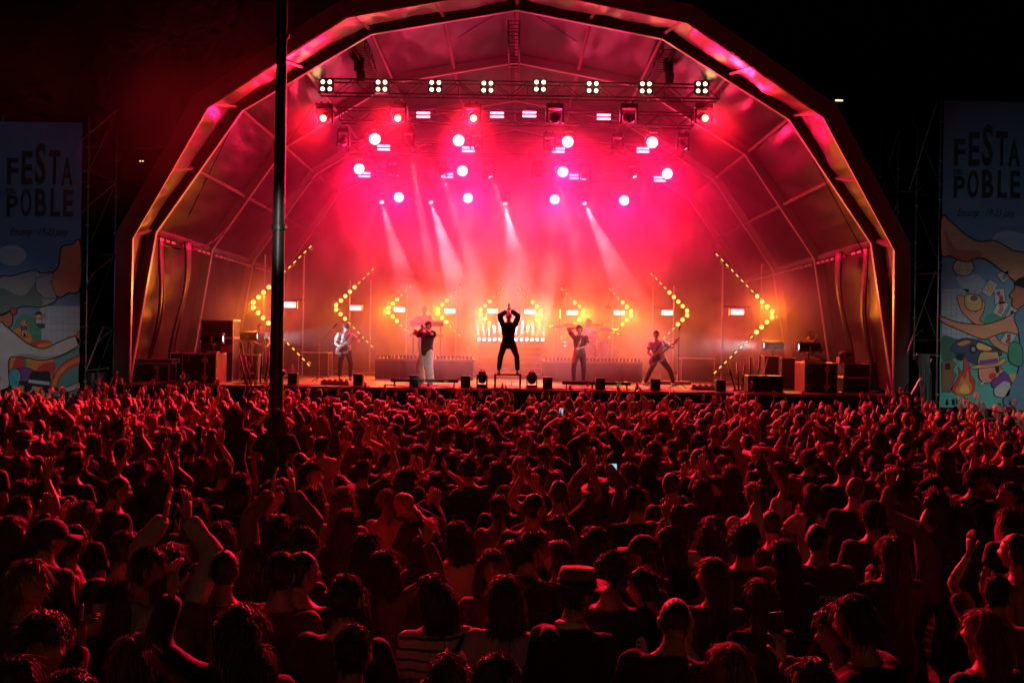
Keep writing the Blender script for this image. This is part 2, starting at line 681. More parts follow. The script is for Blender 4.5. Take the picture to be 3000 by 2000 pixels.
# ------------------------------------------------------------------ moving heads
def moving_head(yoke_w=.46, hgt=.66, down=False):
    """returns builder results as list of (name, mesh, material) in local coords: base on top, hanging, lens to -Y"""
    base = MB().box((0, 0, -.07), (yoke_w + .04, .30, .14), bev=.02)
    base.box((-.1, 0, .03), (.05, .05, .08)).box((.1, 0, .03), (.05, .05, .08))
    yoke = MB()
    for sx in (-1, 1):
        yoke.loft([[Vector((sx * yoke_w / 2 + dx, dy, z)) for dx, dy in ((-.03, -.09 * k), (.03, -.09 * k), (.03, .09 * k), (-.03, .09 * k))]
                   for z, k in ((-.14, 1.2), (-.3, 1), (-.46, .9), (-.54, .5))])
    return base, yoke


def head_mesh(r=.15, L=.42, tilt=0.0, pan=0.0, z=-.42):
    M = Matrix.Rotation(pan, 3, 'Z') @ Matrix.Rotation(tilt, 3, 'X') @ Matrix.Rotation(PI / 2, 3, 'X')
    b = MB().lathe([(r * .55, -L * .45), (r * .95, -L * .36), (r * 1.05, -L * .1), (r * 1.02, L * .15), (r * .8, L * .32), (r * .78, L * .46), (r * .66, L * .46), (r * .6, L * .38)],
                   (0, 0, z), 18, axis=M)
    le = MB().lathe([(0, L * .40), (r * .35, L * .41), (r * .6, L * .385)], (0, 0, z), 18, axis=M)
    return b, le, M


M_BEAMLENS = mat('beam_lens', (.8, .8, .9), 0.1, emit=(1, .85, .9), estr=3, sample=False)
M_EMBERLENS = mat('ember_lens', (.5, .2, .1), 0.15, emit=(1, .30, .12), estr=7, sample=False)
M_DARKLENS = mat('dark_lens', (.02, .02, .025), 0.08, coat=.5)
basem, yokem = moving_head()
base_me, yoke_me = basem.mesh('base', [M_BLACKP]), yokem.mesh('yoke', [M_BLACKP])
basem, yokem = moving_head(.34, .5)
base2_me, yoke2_me = basem.mesh('base', [M_BLACKP]), yokem.mesh('yoke', [M_BLACKP])


def place_head(name, label, p, big, pan, tilt, lensmat, group, lens_scale=1.0):
    t = thing(name, label, 'stage light', p, group=group)
    inst('base', base_me if big else base2_me, t)
    inst('yoke', yoke_me if big else yoke2_me, t)
    hb_, le, M = head_mesh(.16 if big else .125, .46 if big else .36, tilt, pan, -.40 if big else -.36)
    hd = hb_.build('lamp_head', M_BLACKP, t, world=False, smooth=True)
    le.build('lens', lensmat, hd, world=False, smooth=True)
    return t, M


hx = [952, 1167, 1386, 1626, 1843, 2061]
for k, x in enumerate(hx):
    lit = k in (0, 1, 2, 5)
    p = P(x, 306, YA)
    place_head('moving_head', ('black moving head with a glowing ember lens under the front truss' if lit else 'black moving head with a dark lens under the front truss'),
               p, True, R.uniform(-.15, .15), rad(12), M_EMBERLENS if lit else M_DARKLENS, 'lit moving heads under the front truss' if lit else 'dark moving heads under the front truss')
    if lit:
        src = p + Vector((0, -.34, -.42))
        lamp('audience_light', 'SPOT', src, RED, 20000, [o for o in COL.objects if o.name.startswith('moving_head')][-1], (p.x * 1.5, 10.5, 1.4), 72, .9, .12)

# beam heads: pixel, distance, aim point, spot angle, watts
BEAMS = [
    (1197, 380, YB, (1300, 1000, 33.0), 7, 900, 'B'), (1610, 392, YB, (1730, 900, 33.5), 7, 700, 'B'), (1808, 392, YB, (1560, 1000, 32.0), 6, 260, 'B'),
    (1007, 378, YB, (760, 700, 31.0), 7, 160, 'B'), (2000, 392, YB, (2300, 800, 30.0), 7, 160, 'B'), (1395, 386, YB, None, 0, 0, 'B'),
    (1150, 468, YC, (980, 900, 33.0), 7, 260, 'C'), (1294, 472, YC, (1440, 950, 32.0), 8, 560, 'C'), (1433, 475, YC, (1660, 1060, 31.5), 8, 560, 'C'),
    (1575, 474, YC, None, 0, 0, 'C'), (1713, 482, YC, (1650, 1000, 32), 6, 200, 'C'), (1855, 476, YC, (2060, 900, 31), 6, 160, 'C'),
    (1117, 556, YD, (1260, 1090, 30.0), 11, 900, 'D'), (1261, 556, YD, (1420, 1090, 30.5), 13, 1000, 'D'), (1710, 560, YD, (1950, 1090, 29.5), 12, 900, 'D'), (1480, 560, YD, (1560, 1080, 30), 14, 800, 'D'),
]
where = {'B': 'truss behind the blinders', 'C': 'truss in mid haze', 'D': 'hindmost truss'}
for (x, y, d, aim, sz, w, row) in BEAMS:
    p = P(x, y, d)
    if aim:
        tgt = P(*aim)
        v = (tgt - p - Vector((0, 0, -.36))).normalized()
        pan = math.atan2(v.x, -v.y)
        tilt = math.asin(-v.z)
        side = 'right' if v.x > .05 else 'left'
        lab = 'black beam head throwing a pale beam %swards from the %s' % (side, where[row])
    else:
        pan, tilt = 0.3, rad(50)
        lab = 'unlit black beam head on the %s' % where[row]
    t, M = place_head('beam_head', lab, p, False, pan, tilt, M_BEAMLENS if aim else M_DARKLENS, 'beam heads on ' + where[row])
    if aim:
        src = p + Vector((0, 0, -.36)) + (M @ Vector((0, 0, 1))) * .2
        lamp('beam', 'SPOT', src, (1, .55, .68), w * 7.0, t, tgt, sz, .35, .05)

# ------------------------------------------------------------------ round wash lamps (blown out white disc, pink light)
M_WASH = mat('wash_lens', (1, .9, .9), 0.4, emit=(1, .80, .78), estr=3.2, sample=False)
wash_body = MB().lathe([(.10, .20), (.16, .14), (.19, 0), (.195, -.08), (.175, -.085), (.17, -.05)], (0, 0, 0), 22, axis=Matrix.Rotation(-PI / 2, 3, 'X')).mesh('lamp_head', [M_BLACKP], True)
wash_lens = MB().lathe([(0, .10), (.09, .095), (.172, .062), (.172, .05)], (0, 0, 0), 24, axis=Matrix.Rotation(PI / 2, 3, 'X')).mesh('lens', [M_WASH], True)
wyoke = MB()
wyoke.tube([(-.23, 0, 0), (-.23, 0, .2), (-.14, 0, .27), (.14, 0, .27), (.23, 0, .2), (.23, 0, 0)], .02, 6)
wyoke.box((0, 0, .33), (.3, .2, .1), bev=.02)
wyoke_me = wyoke.mesh('yoke', [M_BLACKP])
WASH = [(1099, 409, YB), (1344, 413, YB), (1663, 417, YB), (1910, 419, YB), (1053, 496, YC), (1355, 502, YC), (1649, 505, YC), (1954, 510, YC),
        (1169, 579, YD), (1371, 581, YD), (1625, 585, YD), (1828, 588, YD)]
for i, (x, y, d) in enumerate(WASH):
    p = P(x, y, d)
    row = {YB: 'B', YC: 'C', YD: 'D'}[d]
    rn = {'B': 'upper', 'C': 'middle', 'D': 'lowest'}[row]
    t = thing('wash_lamp', 'dazzling round pink wash lamp in the %s row under the canopy' % rn, 'stage light', p, group='round wash lamps, %s row' % rn)
    inst('lamp_head', wash_body, t)
    inst('yoke', wyoke_me, t)
    inst('lens', wash_lens, t)
    lamp('wash_light', 'SPOT', (0, -.22, 0), PINK, 2700, t, (0, -1.2, -.85), 122, .7, .16, world=False)
    lamp('wash_spill', 'POINT', (0, -.22, 0), PINK, 220, t, radius=.16, world=False)
    lamp('wash_halo', 'POINT', (0, -.2, 0), (1, .19, .20), 16, t, radius=.15, world=False)

# ------------------------------------------------------------------ twin-bar strobes
M_STROBE = mat('strobe_bar', (1, .8, .95), 0.4, emit=(1, .66, .90), estr=2.2, sample=False)
st_body = MB().box((0, .05, 0), (.46, .08, .24), bev=.015).mesh('housing', [M_BLACKP])
st_bar = MB().box((0, 0, 0), (.42, .02, .062), bev=.012).mesh('light_bar', [M_STROBE])
STR = [(1240, 337, YB), (1456, 337, YB), (1551, 335, YB), (1769, 343, YB), (1124, 433, YC), (1372, 438, YC), (1636, 440, YC), (1884, 440, YC),
       (1068, 512, YD), (1310, 514, YD), (1686, 518, YD), (1933, 525, YD)]
for i, (x, y, d) in enumerate(STR):
    p = P(x, y, d - .26)
    rn = {YB: 'upper', YC: 'middle', YD: 'lowest'}[d]
    t = thing('strobe_lamp', 'pink-white strobe with two horizontal bars in the %s row of the rig' % rn, 'stage light', p, group='twin-bar strobes, %s row' % rn)
    inst('housing', st_body, t)
    for z in (-.058, .058):
        inst('light_bar', st_bar, t, (0, 0, z))
    lamp('strobe_light', 'POINT', (0, -.1, 0), (1, .01, .14), 30, t, radius=.12, world=False)

# ================================================================== chevrons of hexagonal amber lamps
M_HEXB = mat('hex_lamp_bright', (1, .8, .4), 0.4, emit=(1, .60, .09), estr=3.2, sample=False)
M_HEXD = mat('hex_lamp_dim', (.6, .35, .1), 0.4, emit=(1, .50, .10), estr=2.2, sample=False)
M_BRASS = mat('hex_housing', (0.09, 0.055, 0.025), 0.4, 0.5, var=.2)
hexb = MB()
hr = [[Vector((r * math.cos(PI / 6 + i * PI / 3), y, r * math.sin(PI / 6 + i * PI / 3))) for i in range(6)] for r, y in
      ((.05, .09), (.085, .05), (.088, -.02), (.074, -.02), (.062, .02))]
hexb.loft(hr)
hex_me = hexb.mesh('hex_lamp', [M_BRASS])
hl = MB().loft([[Vector((r * math.cos(PI / 6 + i * PI / 3), y, r * math.sin(PI / 6 + i * PI / 3))) for i in range(6)] for r, y in ((.07, -.004), (.06, -.016), (.02, -.02))])
hexlens_me = hl.mesh('lens', [M_HEXB])
fil = {}
for sgn in (-1, 1):
    fil[sgn] = MB().box((0, -.014, 0), (.10, .02, .032), rot=Matrix.Rotation(sgn * PI / 4, 3, 'Y'), bev=.006).mesh('filament', [M_HEXD])
M_REDPANEL = mat('strobe_panel_white', (1, .9, .9), 0.4, emit=(1, .62, .60), estr=2.2, sample=False)
CHEV = [(742, 893, 30.5, -1, 12, (848, 893)), (985, 900, 34.5, -1, 9, (1042, 902)), (1138, 908, 36, -1, 6, (1171, 907)), (1283, 911, 36, -1, 6, (1318, 911)), (1409, 914, 36, -1, 6, (1443, 911)),
        (1585, 917, 36, 1, 6, (1552, 913)), (1709, 918, 36, 1, 6, (1676, 916)), (1849, 918, 36, 1, 6, (1814, 916)), (2013, 917, 34.5, 1, 9, (1955, 916)), (2262, 921, 30.5, 1, 12, (2160, 914))]
cl = ['tallest chevron of amber lamps, behind the lamp post', 'mid-size chevron of amber lamps behind the guitarist in the flat cap', 'small chevron of amber lamps left of the keyboards', 'small chevron of amber lamps right of the keyboards',
      'small chevron of amber lamps behind the singer, pointing to the keyboards', 'small chevron of amber lamps behind the singer, pointing to the drums', 'small chevron of amber lamps beside the drummer, nearer the singer', 'small chevron of amber lamps beyond the drums, towards the bassist',
      'mid-size chevron of amber lamps behind the bassist in the white shirt', 'tallest chevron of amber lamps, in front of the seated technician']
pitch = .156
for k, (x, y, d, sg, n_, sp) in enumerate(CHEV):
    v0 = P(x, y, d)
    t = thing('lamp_chevron', cl[k], 'stage light', (v0.x, v0.y, ZS), group='amber lamp chevrons')
    W = parent_world(t).inverted()
    for arm in (1, -1):
        end = v0 + Vector((-sg * pitch * (n_ - 1), 0, arm * (pitch * (n_ - 1) + .08)))
        st = v0 + Vector((0, 0, arm * .08))
        MB().tube([st + Vector((0, .06, 0)), end + Vector((0, .06, 0))], .018, 6).build('arm_rail', M_BLACKM, t)
        for i in range(n_):
            c = v0 + Vector((-sg * pitch * i, R.uniform(-.01, .01), arm * (.08 + pitch * i)))
            h_ = inst('hex_lamp', hex_me, t, M=W @ Matrix.Translation(c) @ Matrix.Rotation(R.uniform(-.25, .25), 4, 'Z'))
            bright = i < (4 if n_ == 12 else (5 if n_ == 9 and arm > 0 else 3))
            if bright:
                inst('lens', hexlens_me, h_)
            else:
                inst('filament', fil[-arm * -sg], h_)
    # uprights, cross tube, strobe panel
    for off in ((-.25, .95) if n_ == 12 else (-.1, .62) if n_ == 9 else (.1,)):
        xx = v0.x - sg * (.55 + off)
        MB().tube([(xx, d + .12, ZS + .02), (xx, d + .12, v0.z + (.95 if n_ < 12 else 1.55))], .026, 8).build('upright', M_STEEL, t)
    spw = P(sp[0], sp[1], d)
    MB().tube([(spw.x - .45, d + .12, spw.z + .17), (spw.x + .45, d + .12, spw.z + .17)], .02, 6).build('cross_tube', M_BLACKM, t)
    pn = MB().box(spw + Vector((0, .03, 0)), (.48, .08, .24), bev=.015).build('strobe_panel', M_BLACKP, t)
    MB().box(spw + Vector((0, -.02, 0)), (.40, .02, .165), bev=.008).build('light_face', M_REDPANEL, pn)
    MB().box((v0.x - sg * .7, d + .12, ZS + .06), (1.5 if n_ > 6 else .7, .5, .06), bev=.01).build('base_board', M_DECK, t)
    big = n_ >= 9
    lamp('amber_light', 'SPOT', v0 + Vector((0, -.1, 0)), AMBER, 420 if big else 1050, t, v0 + Vector((-sg * 1.0, -5, -1.6)), 115, .8, .2)
    lamp('amber_glow', 'POINT', v0 + Vector((-sg * .25, .05, .25)), AMBER, (90 if n_ == 12 else 26) if big else 16, t, radius=.25)
    lamp('panel_light', 'POINT', spw + Vector((0, -.1, 0)), (1, .05, .07), 16, t, radius=.1)

# ================================================================== row of small uplights on the centre riser
M_UPL = mat('uplight_lens', (1, 1, 1), 0.4, emit=(1, .92, .95), estr=4.0, sample=False)
upb = MB().box((0, 0, 0), (.13, .11, .15), bev=.02).mesh('housing', [M_BLACKP])
upl = MB().box((0, -.04, .05), (.105, .09, .11), bev=.02).mesh('lens', [M_UPL])
ux = [1403 + 15.55 * i for i in range(13)]
for i, x in enumerate(ux):
    p = P(x, 998, 35.6)
    t = thing('uplight', 'small white uplight in the row on top of the centre steps', 'stage light', p, group='white uplights in a row behind the singer')
    inst('housing', upb, t)
    inst('lens', upl, t)
    k = (i - 6) / 6
    lamp('uplight_beam', 'SPOT', p + Vector((0, -.03, .15)), (1, .82, .90), 9500, t, p + Vector((.44 * k, 2.3, 2.2)), 11, .6, .03)

# ================================================================== lamp post in the crowd
lp0 = P(809, 1180, 12.0)
post = thing('lamp_post', 'tall dark tapered steel post rising out of the crowd before the stage', 'lamp post', (lp0.x, 12.0, 0))
M_POST = mat('galvanised_post', (0.06, 0.058, 0.055), 0.45, 0.55, var=0.3, vscale=5)
MB().tube([(lp0.x, 12, 0), (lp0.x, 12, 2.2), (lp0.x, 12, 5), (lp0.x, 12, 9.4)], [.095, .084, .068, .05], 20).build('shaft', M_POST, post, smooth=True)
MB().box((lp0.x, 12, .53), (.4, .4, .05), bev=.01).build('base_plate', M_POST, post)
for z_, r_ in ((2.55, .088), (4.3, .079), (6.6, .068)):
    MB().lathe([(r_, -.035), (r_ + .008, -.03), (r_ + .008, .03), (r_, .035)], (lp0.x, 12, z_), 20).build('clamp_band', M_POST, post)
    MB().box((lp0.x + r_ + .012, 12 - .02, z_), (.03, .05, .04), bev=.004).build('clamp_bolt', M_POST, post)
MB().tube([(lp0.x + .075 - .0045 * k_ + .008 * math.sin(k_ * 1.7), 11.955 + .004 * k_, 1.2 + .85 * k_) for k_ in range(10)], .009, 6).build('cable', M_BLACKP, post, smooth=True)
pl = thing('plinth', 'low concrete block that the two women by the lamp post stand on', 'plinth', (lp0.x - .2, 12, 0))
MB().box((lp0.x - .2, 11.85, .25), (1.9, 1.15, .5), bev=.03).build('block', mat('concrete', (.22, .21, .2), .85, var=.25, vscale=6, bump=.2), pl)

# ================================================================== risers, steps
M_RISTOP = mat('riser_top', (0.05, 0.045, 0.04), 0.6, var=.2)


def riser(label, x0, x1, y0, y1, h):
    t = thing('riser', label, 'riser', ((x0 + x1) / 2, y0, ZS))
    MB().box(((x0 + x1) / 2, (y0 + y1) / 2, ZS + h - .04), (x1 - x0, y1 - y0, .08), bev=.01).build('deck', M_RISTOP, t)
    vs_ = []
    N = 90
    for i in range(N + 1):
        x = x0 + .02 + (x1 - x0 - .04) * i / N
        for z, k in ((.01, 1), (h * .5, .7), (h - .085, .1)):
            vs_.append((x, y0 + .03 - k * .035 * (1 + math.sin(x * 11 + mnoise.noise(Vector((x * 2, 0, h))) * 4)), ZS + z))
    MB().add(vs_, [[i * 3 + j, (i + 1) * 3 + j, (i + 1) * 3 + j + 1, i * 3 + j + 1] for i in range(N) for j in range(2)]).build('skirt', M_DRAPE, t, smooth=True)
    MB().box(((x0 + x1) / 2, y0 - .012, ZS + h - .04), (x1 - x0, .02, .05)).build('edge_trim', M_ALUD, t)
    for x in (x0 + .06, x1 - .06):
        MB().box((x, y1 - .06, ZS + h / 2 - .05), (.05, .05, h - .1)).build('leg', M_STEEL, t)
    return t


RH = .66
kx0, kx1 = P(1097, 1050, 31.8).x, P(1388, 1050, 31.8).x
dx0, dx1 = P(1593, 1056, 32).x, P(1884, 1056, 32).x
riser('black skirted riser under the keyboards', kx0, kx1, 31.8, 34.4, RH)
riser('black skirted riser under the drum kit', dx0, dx1, 32.0, 35.2, RH)
steps = thing('steps', 'broad dark steps behind the singer', 'steps', (P(1493, 1060, 33.6).x, 33.4, ZS))
sx0, sx1 = P(1398, 1050, 33.4).x, P(1588, 1050, 33.4).x
for i in range(6):
    MB().box(((sx0 + sx1) / 2, 33.4 + .3 * i + (2.4 - .3 * i) / 2, ZS + .09 + i * .18), (sx1 - sx0 - .004 * i, 2.4 - .3 * i, .176), bev=.012).build('step', M_RISTOP, steps)
# rows of small unlit pixel lamps standing along the riser edges
px_me = MB().box((0, 0, .05), (.085, .07, .1), bev=.012)
px_me.box((0, -.038, .05), (.06, .01, .07), bev=.004)
px_me = px_me.mesh('housing', [M_BLACKP])
for side, (a, c, yy, wd) in enumerate(((kx0 + .1, kx1 - .1, 32.0, 'keyboard'), (dx0 + .1, dx1 - .1, 32.2, 'drum'))):
    n_ = 26
    for i in range(n_):
        t = tag(inst('pixel_lamp', px_me, None, (a + (c - a) * i / (n_ - 1), yy + .02 * math.sin(i * 2.1), ZS + RH)), 'small unlit black box lamp in the row along the %s riser edge' % wd, 'stage light', 'unlit lamps along the %s riser' % wd)
        t.rotation_euler = (0, 0, R.uniform(-.3, .3))
        t.location.z += .0

# ================================================================== flight cases and other gear
M_CASE = mat('case_laminate', (0.02, 0.018, 0.018), 0.5, var=.25, vscale=9, bump=.15, bscale=120)
M_BROWNP = mat('case_side_brown', (0.16, 0.09, 0.05), 0.55, var=.25, vscale=7)
edge_cache = {}


def flight_case(label, c, s, group=None, side_mat=None, latches=2, text=None, rz=0.0):
    """c = centre of the bottom face"""
    c = Vector(c)
    w, d, h = s
    t = thing('flight_case', label, 'flight case', c, rz, group)
    b = MB().box((0, 0, h / 2), (w - .02, d - .02, h - .02))
    b.build('shell', M_CASE, t, world=False)
    if side_mat:
        MB().box((w / 2 * (1 if c.x < 0 else -1), 0, h / 2), (.012, d - .06, h - .06)).build('side_panel', side_mat, t, world=False)
    e = .028
    for ax in range(3):
        for p in (-1, 1):
            for q in (-1, 1):
                L = (w, d, h)[ax]
                key = (ax, round(L, 3))
                if key not in edge_cache:
                    sz = [e, e, e]
                    sz[ax] = L - .03
                    edge_cache[key] = MB().box((0, 0, 0), sz, bev=.006).mesh('edge', [M_ALU])
                o = [0, 0, h / 2]
                oth = [k for k in range(3) if k != ax]
                hs = (w / 2, d / 2, h / 2)
                o[oth[0]] += p * (hs[oth[0]] - e / 2 + .004)
                o[oth[1]] += q * (hs[oth[1]] - e / 2 + .004)
                inst('edge', edge_cache[key], t, o)
    for p in (-1, 1):
        for q in (-1, 1):
            for z in (0, h):
                inst('corner', CORNER, t, (p * (w / 2 - .012), q * (d / 2 - .012), z + (.014 if z == 0 else -.012)))
    if latches:
        MB().box((w * .18, -d / 2 - .004, h / 2), (.045, .012, h - .07)).build('divider', M_ALU, t, world=False)
        for z in (h * .22, h * .78):
            l_ = MB().box((w * .18, -d / 2 - .012, z), (.15, .012, .11), bev=.004).build('latch', M_ALU, t, world=False)
            MB().box((w * .18, -d / 2 - .022, z), (.085, .012, .06), bev=.004).build('latch_plate', M_STEEL, l_, world=False)
            h_ = MB().box((-w * .34, -d / 2 - .010, z), (.11, .010, .15), bev=.004).build('handle', M_STEEL, t, world=False)
            MB().box((-w * .34, -d / 2 - .018, z), (.075, .008, .11)).build('handle_dish', M_BLACKM, h_, world=False)
    for p in (-1, 1):
        for q in (-1, 1):
            pass
    if text:
        me = text_mesh(text, .13, 0, .002)
        me.materials.append(M_TXT)
        inst('lettering', me, t, M=Matrix.Translation((-.02, -d / 2 - .006, h * .62)) @ Matrix.Rotation(PI / 2, 4, 'X'))
    return t


def text_mesh(txt, size, shear=0.0, extr=.002, align='CENTER', spacing=1.0, offset=0.0):
    cu = bpy.data.curves.new('t', 'FONT')
    cu.body = txt
    cu.size = size
    cu.shear = shear
    cu.extrude = extr
    cu.align_x = align
    cu.space_character = spacing
    cu.offset = offset
    cu.resolution_u = 3
    o = bpy.data.objects.new('t', cu)
    COL.objects.link(o)
    dg = bpy.context.evaluated_depsgraph_get()
    me = bpy.data.meshes.new_from_object(o.evaluated_get(dg))
    bpy.data.objects.remove(o)
    bpy.data.curves.remove(cu)
    return me


CORNER = MB().ball((0, 0, 0), .026, 10, 8).mesh('corner', [M_STEEL], True)
M_TXT = mat('grey_lettering', (.22, .2, .2), .7)


def on_stage(px, d, z=ZS):
    q = P(px, 1000, d)
    return Vector((q.x, d, z))


flight_case('big black flight case with a brown end panel at the stage edge, spotlight on top', on_stage(600, 26.75), (.9, .95, .80), side_mat=M_BROWNP)
flight_case('tall black flight case standing behind the brown-ended case', on_stage(645, 28.4), (.92, .7, 1.22), latches=0)
flight_case('wide black case laid on top of the tall flight case', on_stage(645, 28.4, ZS + 1.225), (.92, .7, .50), latches=0)
flight_case('black flight case lettered CHK beside the side curtain', on_stage(548, 28.4), (.75, .6, .78), latches=0, text='CHK')
flight_case('low wide black flight case under a laid-down lid by the canopy leg', on_stage(455, 27.5), (.98, .6, .5), latches=2)
flight_case('flat case lid lying on the low case by the canopy leg', on_stage(458, 27.5, ZS + .505), (1.1, .66, .12), latches=0)
flight_case('narrow black rack case with pale front beside the guitars', on_stage(745, 29.0), (.36, .4, .75), latches=0)
flight_case('big black flight case with a brown end panel, under the yellow spotlight', on_stage(2392, 27.0), (.88, .9, .80), side_mat=M_BROWNP)
flight_case('upper black case of the pair stacked beside the canopy leg', on_stage(2502, 27.2, ZS + .415), (.72, .6, .38), latches=0, text='CHK')
flight_case('lower black case of the pair stacked beside the canopy leg', on_stage(2500, 27.2), (.74, .6, .41), latches=0)
flight_case('upright black rack case behind the leaning black tubes', on_stage(2255, 28.6), (.42, .5, .95), latches=0)
flight_case('open-backed black rack between the leaning tubes and the brown-ended case', on_stage(2305, 28.9), (.4, .5, .9), latches=0)
flight_case('plain black case standing behind the pair by the canopy leg', on_stage(2570, 28.4), (.7, .6, .85), latches=0)
flight_case('black flight case deep on the stage behind the tallest right-hand chevron', on_stage(2040, 33.0), (1.1, .7, .8), latches=0)
flight_case('black flight case deep on the stage behind the lamp post', on_stage(925, 33.0), (1.0, .7, .8), latches=0)
# small loose items on the cases
c = on_stage(585, 28.4, ZS + .78)
wb_ = thing('cardboard_box', 'small pale box on the lettered flight case', 'box', c)
MB().box(c + Vector((.12, 0, .06)), (.26, .2, .12), rot=Matrix.Rotation(.2, 3, 'Z'), bev=.006).build('carton', mat('card', (.42, .33, .26), .8), wb_)
c = on_stage(652, 26.9, ZS + .80)
wb_ = thing('folder_box', 'tilted white box propped against the spotlight on the brown-ended case', 'box', c)
MB().box(c + Vector((.14, -.1, .12)), (.30, .25, .17), rot=Matrix.Rotation(-.2, 3, 'Y') @ Matrix.Rotation(.3, 3, 'Z'), bev=.006).build('carton', mat('white_card', (.6, .5, .46), .7), wb_)
c = on_stage(2478, 27.2, ZS + .80)
wb_ = thing('wooden_crate', 'small wooden crate on the stacked cases', 'crate', c)
MB().box(c + Vector((0, 0, .08)), (.42, .3, .16), bev=.006).build('carton', mat('crate_wood', (.25, .15, .09), .7, var=.2), wb_)
bag = thing('kit_bag', 'crumpled kit bag lying on the wooden crate', 'bag', c + Vector((0, 0, .16)))
bb = MB().ball(c + Vector((.0, 0, .24)), (.19, .13, .10), 18, 12)
bb.v = [tuple(Vector(p) + Vector((1, .6, .8)) * .035 * mnoise.noise(Vector(p) * 9)) for p in bb.v]
bb.build('sack', mat('bag_cloth', (.12, .11, .10), .8, bump=.3), bag, smooth=True)
MB().tube([c + Vector((-.1, 0, .3)), c + Vector((0, -.02, .39)), c + Vector((.1, 0, .31))], .012, 6).build('handle', M_STRAP0 if 'M_STRAP0' in globals() else M_BLACKP, bag)

# ------------------------------------------------------------------ side spotlights (fresnels) with pale beams
M_YEL = mat('yellow_paint', (.45, .26, .03), .45, var=.2)
M_FRES = mat('fresnel_glass', (.6, .7, .75), .15, emit=(.62, .86, 1.0), estr=3.0, sample=False)
for k, (px, py, d, sg, w, lab) in enumerate(((652, 992, 27.0, 1, 0, 'black theatre spotlight on the brown-ended case beside the guitars'), (752, 984, 29.6, 1, 1500, 'black theatre spotlight beaming past the lamp post'), (2342, 1016, 27.1, -1, 1300, 'black theatre spotlight in a yellow yoke, beaming from the right-hand cases'), (2240, 1011, 29.6, -1, 1500, 'black theatre spotlight beaming behind the upright of the right-hand chevron'))):
    p = P(px, py, d)
    t = thing('spotlight', lab, 'stage light', p)
    ax = Matrix.Rotation(sg * PI / 2, 3, 'Y')
    MB().lathe([(.06, -.38), (.12, -.34), (.135, -.1), (.135, .12), (.15, .14), (.15, .24), (.13, .24), (.13, .18)], p - Vector((sg * .2, 0, 0)), 18, axis=ax).build('lamp_barrel', M_BLACKM, t, smooth=True)
    MB().lathe([(0, .215), (.08, .21), (.13, .19)], p - Vector((sg * .2, 0, 0)), 18, axis=ax).build('lens', M_FRES, t, smooth=True)
    zb = ZS + .80 if k in (0, 2) else ZS
    yb = p + Vector((-sg * .25, 0, 0))
    MB().tube([yb + Vector((0, -.17, .05)), yb + Vector((0, -.17, -.16)), yb + Vector((0, .17, -.16)), yb + Vector((0, .17, .05))], .018, 6).build('yoke', M_YEL if k in (0, 2) else M_BLACKM, t)
    MB().tube([(yb.x, yb.y, zb + .02), (yb.x, yb.y, yb.z - .15)], .022, 8).build('stem', M_BLACKM, t)
    MB().box((yb.x, yb.y, zb + .025), (.3, .3, .05), bev=.01).build('foot', M_YEL if k in (0, 2) else M_BLACKM, t)
    if w:
        lamp('side_beam', 'SPOT', p + Vector((sg * .06, 0, 0)), (.55, .85, 1.0), w, t, p + Vector((sg * 5, 1.2, -.1)), 26, .5, .1)

# ------------------------------------------------------------------ monitors, light bars, floor heads, singer's platform
M_GRILLE = mat('speaker_grille', (0.02, 0.02, 0.021), .6, .3, bump=.5, bscale=300)
mon = [(861, 'behind the lamp post'), (1052, 'below the guitarist in the cap'), (1216, 'at the trumpeter\'s feet'), (1366, 'between trumpeter and singer\'s platform'), (1606, 'right of the singer\'s platform'), (1760, 'before the saxophonist'), (1921, 'before the bassist'), (2112, 'before the tallest right-hand chevron')]
for px, wh in mon:
    c = on_stage(px, 26.35)
    t = thing('fill_speaker', 'small black fill speaker on the stage edge %s' % wh, 'speaker', c, group='small speakers along the stage edge')
    MB().box(c + Vector((0, 0, .16)), (.25, .26, .32), bev=.012).build('cabinet', M_BLACKP, t)
    MB().box(c + Vector((0, -.132, .12)), (.21, .01, .19)).build('grille', M_GRILLE, t)
    MB().box(c + Vector((0, -.133, .27)), (.19, .01, .06)).build('horn', M_GRILLE, t)
    MB().tube([c + Vector((.127, 0, .25)), c + Vector((.15, 0, .25))], .02, 8).build('side_knob', M_STEEL, t)
for (a, b2, wh) in ((1145, 1345, 'before the trumpeter'), (1648, 1851, 'before the saxophonist')):
    p0, p1 = on_stage(a, 26.7), on_stage(b2, 26.7)
    t = thing('light_bar', 'long unlit black light bar lying on the stage edge %s' % wh, 'stage light', (p0 + p1) / 2, group='long light bars on the stage edge')
    n_ = 2
    for i in range(n_):
        q0, q1 = p0.lerp(p1, i / n_ + .004), p0.lerp(p1, (i + 1) / n_ - .004)
        MB().box((q0 + q1) / 2 + Vector((0, 0, .16)), ((q1 - q0).length, .10, .09), bev=.01).build('bar', M_BLACKM, t)
        for f_ in (.12, .88):
            MB().box(q0.lerp(q1, f_) + Vector((0, 0, .06)), (.03, .16, .12)).build('foot', M_BLACKM, t)
    MB().box(p0.lerp(p1, .82) + Vector((0, -.056, .15)), (.12, .012, .035)).build('display', mat('green_display', (.2, .3, .1), .4, emit=(.25, .5, .05), estr=.25, sample=False), t)
